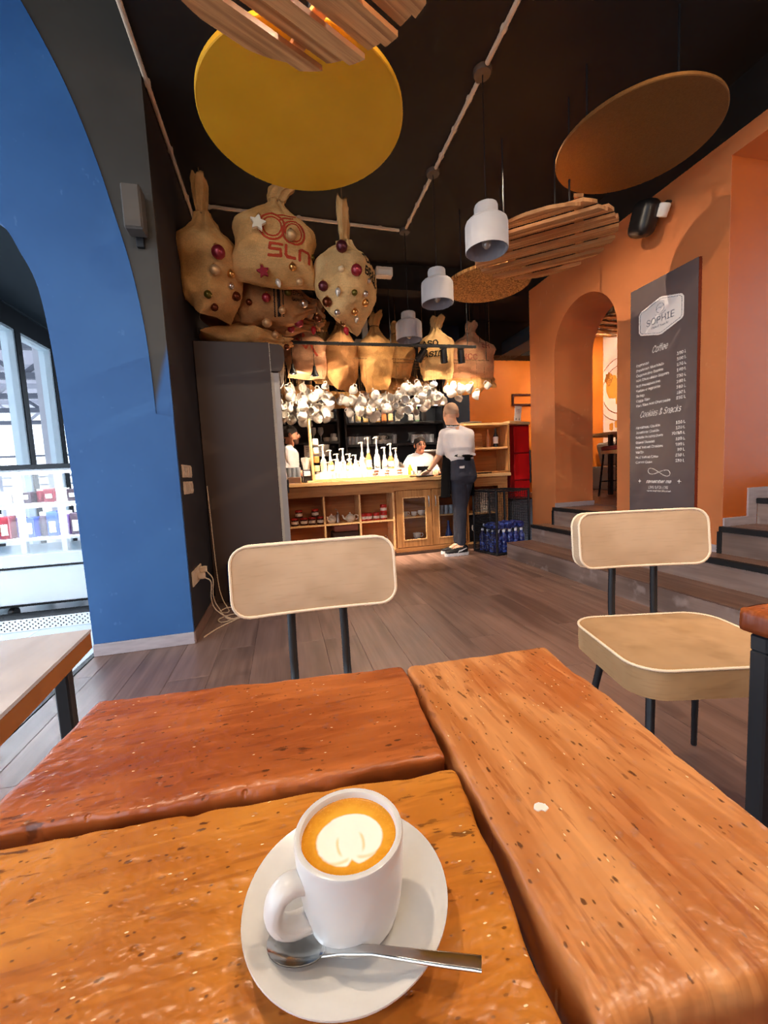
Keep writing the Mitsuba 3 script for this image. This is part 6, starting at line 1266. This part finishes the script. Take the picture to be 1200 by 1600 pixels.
def shoe(ax, ay, yaw, who):
    """trainer with its heel under the ankle, toe along -x before the turn"""
    A = (RZ(yaw), TR(ax, ay, 0))
    up = fuse([hull(ball((0.03, 0, 0.06), (0.040, 0.036, 0.04)), ball((0.02, 0, 0.10), (0.046, 0.040, 0.022))), hull(ball((0.02, 0, 0.055), (0.05, 0.038, 0.032)), ball((-0.12, 0, 0.048), (0.05, 0.043, 0.026)), ball((-0.19, 0, 0.044), (0.035, 0.036, 0.02)), ball((-0.03, 0, 0.085), (0.04, 0.036, 0.022)))], 0.01, 4)
    sole = extrude(shapely.unary_union([sg.Point(0.035, 0).buffer(0.042), sg.Point(-0.13, 0).buffer(0.049), sg.Point(-0.195, 0).buffer(0.038)]).convex_hull, 0.032, 'z', 0.0015)
    part(who, 'shoe', xf(up, *A), 'mat_shoe_black', True, label='black trainer'); part(who, 'sole', xf(sole, *A), 'mat_sole_white', label='white sole')
    sw = sg.Polygon([(-0.075, 0.040), (-0.068, 0.052), (-0.05, 0.052), (0.035, 0.088), (-0.045, 0.064), (-0.06, 0.064)]).buffer(0.003)
    part(who, 'emblem', xf(extrude(sw, 0.006, 'y', -0.0475), *A), 'mat_sole_white', label='white curved tick on the side')
shoe(2.055, 4.595, 0.0, wn); shoe(2.07, 4.735, -0.12, wn)

def barista(label, x, y, yaw, top, hands, skin, female):
    k = thing('person', label, 'person'); s = top / 1.715
    L = lambda px, py, pz: (np.array([x, y, 0]) + np.array([math.cos(yaw) * px - math.sin(yaw) * py, math.sin(yaw) * px + math.cos(yaw) * py, pz]) * np.array([s, s, s]))
    shw = 0.155 if female else 0.18
    hc = L(0, -0.02, 1.600); b = place_m(head_parts(0), yaw, hc, s ** 0.5 * 1.04)
    b += [bone(L(0, 0, 1.53), 0.056, L(0, 0.02, 1.44), 0.06), hull(ball(L(0, 0.02, 1.43), 0.06), ball(L(shw, 0.02, 1.385), 0.05), ball(L(-shw, 0.02, 1.385), 0.05))]
    ts = lambda g: [hull(ball(L(0.09, 0.01, 1.33), 0.095 + g), ball(L(-0.09, 0.01, 1.33), 0.095 + g), ball(L(0.065, 0.01, 1.08), 0.09 + g), ball(L(-0.065, 0.01, 1.08), 0.09 + g)), hull(ball(L(0.065, 0.01, 1.08), 0.09 + g), ball(L(-0.065, 0.01, 1.08), 0.09 + g), ball(L(0.075, 0.02, 0.92), 0.095 + g), ball(L(-0.075, 0.02, 0.92), 0.095 + g))]
    b += ts(0)
    for sx in (-1, 1):
        S, W = L(sx * shw, 0.02, 1.385), np.array(hands[0 if sx < 0 else 1]); E_ = (S + W) / 2 + (L(sx * 0.10, 0.10, 0) - L(0, 0, 0)) * [1, 1, 0] + [0, 0, -0.08]
        dd = W - E_; b += [bone(S, 0.048, E_, 0.038), bone(E_, 0.038, W, 0.026)] + hand(W, dd + [0, 0, -0.02], (0, 0, 1))
        h_, k_, a_ = L(sx * 0.085, 0.02, 0.90), L(sx * 0.09, 0.0, 0.48), L(sx * 0.09, 0.03, 0.09); b += [bone(h_, 0.09, k_, 0.058), bone(k_, 0.056, a_, 0.038), bone(a_, 0.038, L(sx * 0.10, -0.13, 0.035), 0.03)]
    part(k, 'body', fuse(b, 0.014, 6), skin, True)
    sh = ts(0.014) + [hull(ball(L(0, 0.02, 1.425), 0.066), ball(L(shw, 0.02, 1.385), 0.062), ball(L(-shw, 0.02, 1.385), 0.062))]
    tr = [hull(ball(L(0.075, 0.02, 0.92), 0.105), ball(L(-0.075, 0.02, 0.92), 0.105), ball(L(0, 0.02, 0.84), 0.10))]
    for sx in (-1, 1):
        S, W = L(sx * shw, 0.02, 1.385), np.array(hands[0 if sx < 0 else 1]); E_ = (S + W) / 2 + (L(sx * 0.10, 0.10, 0) - L(0, 0, 0)) * [1, 1, 0] + [0, 0, -0.08]
        sh += [bone(S, 0.062, E_, 0.055)] + ([bone(E_, 0.055, W - (W - E_) * 0.25, 0.042)] if female else [])
        tr += [bone(L(sx * 0.085, 0.02, 0.90), 0.102, L(sx * 0.09, 0.0, 0.48), 0.074), bone(L(sx * 0.09, 0.0, 0.48), 0.074, L(sx * 0.09, 0.03, 0.13), 0.058)]
        part(k, 'shoe', fuse([hull(ball(L(sx * 0.09, 0.05, 0.045), (0.04, 0.04, 0.042)), ball(L(sx * 0.10, -0.15, 0.036), (0.04, 0.04, 0.033)))], 0.02, 2), 'mat_shoe_black', True)
    part(k, 'shirt', fuse(sh, 0.014, 5), 'mat_shirt', True, label='white shirt'); part(k, 'trousers', fuse(tr, 0.016, 4), 'mat_jeans', True)
    H = lambda ms: place_m(ms, yaw, hc, s ** 0.5 * 1.04)
    hr = (ball((0, 0.022, 0.034), (0.084, 0.100, 0.090)) + (ball((0, 0.03, 0.0), (0.088, 0.085, 0.10)) if female else ball((0, 0.03, 0.02), (0.079, 0.09, 0.085)))) - ball((0, -0.095, -0.060), (0.080, 0.085, 0.105)) - Mf.cube([0.4, 0.4, 0.3]).translate([-0.2, -0.2, -0.36 if female else -0.33])
    part(k, 'hair', fuse(H([hr]), 0.012, 2), 'mat_hair_dark', True, label='short dark hair')
    for sx in (-1, 1):
        part(k, 'eye', fuse(H([ball((sx * 0.030, -0.081, 0.004), (0.012, 0.008, 0.007))]), 0.01, 0), 'mat_eye_dark'); part(k, 'eyebrow', fuse(H([hull(ball((sx * 0.018, -0.088, 0.020), 0.005), ball((sx * 0.045, -0.078, 0.022), 0.004))]), 0.01, 0), 'mat_hair_dark')
    part(k, 'mouth', fuse(H([hull(ball((-0.020, -0.086, -0.062), 0.006), ball((0.020, -0.086, -0.062), 0.006))]), 0.01, 0), 'mat_lips')
    return k, H, L
lady, HL, LL = barista('woman with short dark hair, glasses and a white shirt behind the bar', 1.87, 5.50, 0.0, 1.50, [(1.68, 5.38, 1.03), (2.04, 5.36, 1.03)], 'mat_skin', True)
hc = LL(0, -0.02, 1.600)
for sx in (-1, 1): part(lady, 'glasses', tube([(hc[0] + sx * 0.029 + 0.021 * math.cos(t), hc[1] - 0.101, hc[2] + 0.004 + 0.016 * math.sin(t)) for t in np.linspace(0, 2 * PI, 16, endpoint=False)], 0.0028, 5, True), 'mat_eye_dark', label='dark-rimmed glasses')
bib = sg.Polygon([(-0.075, 0.90), (0.075, 0.90), (0.085, 1.10), (-0.085, 1.10)]); part(lady, 'apron', extrude(sa.translate(bib, 1.87, 0), 0.012, 'y', 5.385), 'mat_apron', label='black apron bib')
part(lady, 'collar', cat(*[xf(box(-0.035, 0.035, -0.004, 0.004, -0.02, 0.02), RY(sx * 0.7), RX(-0.3), TR(1.87 + sx * 0.035, 5.425, 1.225)) for sx in (-1, 1)]), 'mat_shirt')
man, HM, LM = barista('young bearded barista in profile, white shirt, at the left end of the bar', 0.115, 5.44, PI / 2, 1.69, [(0.30, 5.60, 1.08), (0.30, 5.25, 1.05)], 'mat_skin', False)
bd = (hull(ball((0, -0.040, -0.046), (0.0565, 0.048, 0.052)), ball((0, -0.062, -0.096), (0.030, 0.027, 0.026))) ^ Mf.cube([0.4, 0.4, 0.2]).translate([-0.2, -0.2, -0.26])) 
part(man, 'beard', fuse(HM([bd]), 0.012, 2), 'mat_beard', True, label='trimmed dark beard')
hm2 = LM(0, 0.02, 1.46); part(man, 'neck_strap', tube([(hm2[0] + 0.085 * math.cos(t), hm2[1] + 0.085 * math.sin(t), hm2[2] - 0.03 * math.cos(t)) for t in np.linspace(0, 2 * PI, 26, endpoint=False)], 0.008, 6, True), 'mat_apron')

# ---------------------------------------------------------------- the room beyond the arch: display case and glazed front
mat('case_white', srgb(236, 244, 248), 0.3); mat('case_glass', srgb(200, 225, 230), 0.1); mat('mullion', srgb(30, 36, 42), 0.4); mat('mullion_light', srgb(196, 214, 224), 0.3)  # the pale mullion colour is reflected daylight painted onto the frames
scene['mat_led'] = {'type': 'diffuse', 'reflectance': {'type': 'rgb', 'value': 0.8}}
dcx0, dcx1, dy = -3.10, -1.30, 3.78
ds = thing('display_case', 'white glass-fronted display counter with lit shelves, seen through the arch', 'display case')
part(ds, 'base', box(dcx0, dcx1, dy, dy + 0.70, 0.14, 0.42, 0.006), 'mat_case_white'); part(ds, 'slot', box(dcx0, dcx1, dy + 0.03, dy + 0.68, 0.42, 0.445), 'mat_black'); part(ds, 'ledge', box(dcx0, dcx1, dy - 0.04, dy + 0.70, 0.445, 0.54, 0.006), 'mat_case_white')
part(ds, 'undercarriage', box(dcx0 + 0.05, dcx1 - 0.05, dy + 0.10, dy + 0.60, 0.10, 0.14), 'mat_black')
for x in (-2.9, -2.2, -1.5): part(ds, 'caster', xf(lathe([(0, -0.02), (0.045, -0.02), (0.05, -0.012), (0.05, 0.012), (0.045, 0.02), (0, 0.02)], 20), RY(PI / 2), TR(x, dy + 0.12, 0.052)), 'mat_black_plastic')
for z in (0.655, 0.935, 1.20): part(ds, 'shelf', box(dcx0, dcx1, dy + 0.02, dy + 0.66, z - 0.02, z, 0.002), 'mat_case_white')
for x in (dcx0, -2.55, -2.02, -1.74, dcx1): part(ds, 'upright', box(x - 0.02, x + 0.02, dy + 0.02, dy + 0.06, 0.54, 1.20, 0.003), 'mat_case_white')
part(ds, 'top', box(dcx0 - 0.02, dcx1 + 0.02, dy - 0.01, dy + 0.70, 1.20, 1.235, 0.003), 'mat_mullion')
part(ds, 'pane', box(dcx0, dcx1, dy + 0.006, dy + 0.010, 0.54, 1.185), 'mat_pane')
for i, z in enumerate((0.910, 1.175)):
    part(ds, 'lamp_strip', box(dcx0 + 0.05, dcx1 - 0.05, dy + 0.05, dy + 0.08, z - 0.012, z), None, label='white light strip')
    scene[[q for q in scene if q.startswith(ds + '__lamp_strip')][-1]].update({'bsdf': {'type': 'ref', 'id': 'mat_led'}, 'emitter': {'type': 'area', 'radiance': {'type': 'rgb', 'value': [6.0, 6.6, 7.2]}}})
GC = {'purple': mat('goods_purple', srgb(64, 36, 84), 0.4), 'blue': mat('goods_blue', srgb(30, 50, 140), 0.4), 'red': mat('goods_red', srgb(96, 16, 28), 0.4), 'dark': mat('goods_dark', srgb(50, 36, 44), 0.4), 'white': 'mat_white_paint'}
gx = [(-2.52 + 0.083 * i, ('red', 'purple', 'dark', 'purple', 'red', 'purple', 'blue', 'dark', 'blue', 'purple', 'dark', 'purple', 'dark', 'red')[i], 0.076) for i in range(14)]
for row, z, hh_ in ((0, 0.6555, 0.20), (1, 0.9355, 0.11)):
    for i, (x, c, w) in enumerate(gx):
        if row == 1: c = ('red', 'white', 'red', 'dark', 'white', 'white', 'dark', 'red', 'red', 'white', 'dark', 'dark', 'white', 'red')[i]
        k = thing('sweets_box' if i % 2 == 0 else 'sweets_jar', '%s %s on the %s shelf of the display case, number %d from the left' % (c, 'box' if i % 2 == 0 else 'jar', ('lower', 'upper')[row], i + 1), 'box' if i % 2 == 0 else 'jar', 'sweets in the display case')
        if i % 2 == 0: part(k, 'body', box(x - w / 2, x + w / 2, dy + 0.12, dy + 0.30, z, z + hh_ * (0.8 + 0.2 * ((i * 7) % 3) / 2), 0.005), GC[c]); part(k, 'label', box(x - w * 0.3, x + w * 0.3, dy + 0.117, dy + 0.121, z + 0.03, z + hh_ * 0.6), 'mat_white_paint')
        else: part(k, 'body', lathe([(0, 0), (w / 2 - 0.004, 0), (w / 2, 0.005), (w / 2, hh_ * 0.8), (w / 2 - 0.01, hh_ * 0.85), (0, hh_ * 0.85)], 20, (x, dy + 0.2, z)), GC[c], 40); part(k, 'lid', lathe([(0, hh_ * 0.85), (w / 2 - 0.005, hh_ * 0.85), (w / 2 - 0.005, hh_), (0, hh_)], 20, (x, dy + 0.2, z)), 'mat_white_paint', 40)
hol = shapely.unary_union([sg.Point(-2.6 + i * 0.036 + (0.018 if j % 2 else 0), 0.016 + j * 0.0155).buffer(0.0062, quad_segs=2) for i in range(36) for j in range(5)])
pp = thing('perforated_panel', 'low white perforated metal panel on the tiles in front of the display case', 'panel')
part(pp, 'sheet', extrude(sg.box(-2.65, 0.002, -1.26, 0.092).difference(hol), 0.003, 'y', 3.52), 'mat_case_white'); part(pp, 'backing', box(-2.65, -1.26, 3.53, 3.75, 0.002, 0.085), 'mat_black')
wf = struct('window_1', None, None, 'glazed shop front with dark frames and white edges painted for their reflections'); FX = -3.2
for y in (4.62, 5.45, 6.27, 7.10, 7.93, 8.76):
    part(wf, 'mullion', box(FX - 0.08, FX + 0.08, y - 0.01, y + 0.10, 0.0, 3.05), 'mat_mullion'); part(wf, 'edge', box(FX - 0.07, FX + 0.07, y - 0.045, y - 0.0105, 0.0, 3.04), 'mat_mullion_light', label='pale edge painted for the reflection on the frame')
for y in (-1.5, 0.2, 1.9, 3.4): part(wf, 'mullion', box(FX - 0.06, FX + 0.06, y, y + 0.06, 0.0, 3.05), 'mat_mullion')
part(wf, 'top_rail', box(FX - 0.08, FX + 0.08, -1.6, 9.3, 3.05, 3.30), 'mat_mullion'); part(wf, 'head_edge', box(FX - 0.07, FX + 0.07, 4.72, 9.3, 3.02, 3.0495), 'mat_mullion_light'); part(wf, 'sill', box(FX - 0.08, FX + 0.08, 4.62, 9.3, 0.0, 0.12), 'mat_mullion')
for y in (4.62, 5.45, 6.27, 7.10, 7.93): part(wf, 'pane', box(FX - 0.003, FX + 0.003, y + 0.10, y + 0.785, 0.12, 3.02), 'mat_pane')
struct('wall_window', box(FX - 0.1, FX + 0.1, 2.9, 9.4, 3.30, 4.3), 'mat_teal_ceiling', 'dark wall above the glazed front'); struct('wall_end', box(-3.4, -1.2, 9.3, 9.4, 0, 4.3), 'mat_teal_ceiling', 'end wall of the room beyond the arch')
# covered yard outside
mat('yard_steel', srgb(196, 198, 208), 0.5); mat('yard_steel_dark', srgb(110, 114, 126), 0.5); mat('yard_roof', srgb(206, 204, 216), 0.6); mat('yard_ground', srgb(226, 226, 222), 0.8)
struct('floor_yard', box(-40, -3.6, -10, 40, -0.12, -0.04), 'mat_yard_ground', 'bright paved yard outside the shop front')
cn = thing('canopy', 'grey steel canopy roof on trusses outside the glazed front', 'canopy')
part(cn, 'roof', xf(box(-5.5, 5.5, -0.03, 0.03, 0, 0).convex_hull if False else box(-11, 11, -4.0, 4.0, 0, 0.08), RZ(PI / 2), RY(-0.10), TR(-8.2, 14, 5.3)), 'mat_yard_roof')
for i, y in enumerate((9.5, 12.0, 14.5, 17.0, 20.0)):
    part(cn, 'chord', box(-12.2, -4.2, y, y + 0.14, 4.55, 4.72), 'mat_yard_steel'); part(cn, 'chord', box(-12.2, -4.2, y, y + 0.14, 3.75, 3.90), 'mat_yard_steel_dark')
    for j in range(4): a, b = -12.0 + j * 2, -11.0 + j * 2; part(cn, 'brace', tube([(a, y + 0.07, 3.83), (b, y + 0.07, 4.62), (b + 1.0, y + 0.07, 3.83)], 0.06, 6), 'mat_yard_steel_dark' if i % 2 else 'mat_yard_steel')
for x in (-4.4, -8.2, -12): 
    for y in (9.57, 14.57, 20.07): part(cn, 'post', box(x - 0.09, x + 0.09, y - 0.09, y + 0.09, -0.04, 4.6), 'mat_yard_steel')
for z in (1.25, 1.6, 2.5): part(cn, 'rail', box(-14, -4.2, 21, 21.1, z, z + 0.07), 'mat_yard_steel_dark')

# ---------------------------------------------------------------- the raised room behind the arched doorway
mat('mural_white', srgb(236, 226, 214), 0.7)
struct('wall_mural', box(5.85, 5.97, 3.2, 6.60, 0.5, CEIL), 'mat_mural_white', 'white wall with a painted coffee mural'); struct('wall_upper', box(5.05, 5.85, 6.60, 6.72, 0, CEIL), 'mat_orange_far', 'orange wall of the raised room')
ml = thing('mural', 'brown and gold coffee splash mural on the white wall behind the arched doorway', 'mural')
def blob(cy, cz, r, seed, n=40): return sg.Polygon([(cy + r * (0.7 + 0.6 * float(meshkit.noise(np.array([math.cos(a) * 1.8 + seed, math.sin(a) * 1.8, seed * 1.0])))) * math.cos(a), cz + r * 1.5 * (0.7 + 0.6 * float(meshkit.noise(np.array([math.cos(a) * 2.5 + seed, math.sin(a) * 2.5, seed * 2.0])))) * math.sin(a)) for a in np.linspace(0, 2 * PI, n, endpoint=False)])
mat('mural_gold', srgb(206, 146, 60), 0.6); mat('mural_brown', srgb(140, 84, 34), 0.6)
for i, (y, z, r, m_) in enumerate(((6.38, 2.40, 0.14, 'mural_gold'), (6.46, 2.52, 0.08, 'mural_brown'), (6.22, 2.18, 0.10, 'mural_gold'), (6.40, 1.66, 0.05, 'mural_gold'), (6.28, 1.70, 0.05, 'mural_gold'), (6.12, 1.74, 0.06, 'mural_brown'), (6.0, 2.5, 0.2, 'mural_brown'), (5.4, 2.1, 0.3, 'mural_gold'))):
    part(ml, 'splash', extrude(blob(y, z, r, i + 1).buffer(0), 0.004, 'x', 5.845), 'mat_' + m_)
for r in (0.42, 0.55): part(ml, 'ring', extrude(sg.Point(6.2, 2.3).buffer(r).difference(sg.Point(6.2, 2.3).buffer(r - 0.012)).intersection(sg.box(3.3, 1, 6.58, 3.3)), 0.003, 'x', 5.846), 'mat_mural_brown')
slat_disc(4.75, 5.00, 2.92, 0.55, 0.1, 14, 'mat_slat_a', 'disc of wooden slats under the ceiling of the raised room, seen through the arch')
ut = thing('high_table', 'high table with a wooden top on black legs in the raised room', 'table'); UZ = 0.56
part(ut, 'tabletop', box(4.55, 5.25, 5.00, 5.60, UZ + 0.86, UZ + 0.90, 0.004), 'mat_oak_light')
for x in (4.60, 5.20):
    for y in (5.05, 5.55): part(ut, 'leg', box(x - 0.025, x + 0.025, y - 0.025, y + 0.025, UZ + 0.001, UZ + 0.86), 'mat_black_metal')
for i, (x, y) in enumerate(((4.45, 4.72), (4.85, 4.70))):
    k = thing('bar_stool', ('left', 'right')[i] + ' bar stool with a reddish seat at the high table', 'stool'); part(k, 'seat', xf(fine_box(0.34, 0.34, 0.06, 0.025, 0.03), TR(x, y, UZ + 0.66)), mat('stool_red', srgb(150, 70, 66), 0.6), 40)
    part(k, 'seat_frame', box(x - 0.16, x + 0.16, y - 0.16, y + 0.16, UZ + 0.585, UZ + 0.63), 'mat_oak_light')
    for sx in (-1, 1):
        for sy in (-1, 1): part(k, 'leg', tube([(x + sx * 0.14, y + sy * 0.14, UZ + 0.59), (x + sx * 0.18, y + sy * 0.18, UZ + 0.002)], 0.013, 8), 'mat_black_metal')
    part(k, 'foot_ring', cat(*[box(x - 0.165, x + 0.165, y + s * 0.165 - 0.008, y + s * 0.165 + 0.008, UZ + 0.20, UZ + 0.216) for s in (-1, 1)]), 'mat_black_metal')
sf = thing('bench', 'grey padded bench against the mural wall', 'bench'); part(sf, 'seat', xf(fine_box(0.55, 1.9, 0.40, 0.04, 0.06), TR(5.56, 5.6, UZ + 0.201)), mat('bench_grey', srgb(110, 98, 90), 0.8), 40)
for i, (y, a) in enumerate(((6.30, 0.0), (5.85, 0.1))): single('cushion', xf(fine_box(0.12, 0.42, 0.42, 0.05, 0.03), RY(-0.25), RZ(a), TR(5.70, y, UZ + 0.62)), 'mat_bench_grey', ('far', 'near')[i] + ' grey cushion on the bench in the raised room', 'cushion', smooth=40)
us = thing('ceiling_spotlight', 'black spotlight on a bracket under the ceiling of the raised room', 'spotlight'); part(us, 'head', xf(lathe([(0, 0), (0.05, 0), (0.05, 0.16), (0, 0.16)], 20), RX(0.6), TR(4.9, 5.75, 3.02)), 'mat_black_plastic', 40); part(us, 'bracket', box(4.88, 4.92, 5.66, 5.72, 3.12, CEIL), 'mat_black')
spot('beam_raised_room', (4.9, 5.3, 3.35), (5.7, 6.1, 1.6), WARM * 2.2, 60); spot('beam_far_wall', (4.0, 5.4, 2.85), (4.0, 6.6, 1.7), WARM * 0.5, 60)
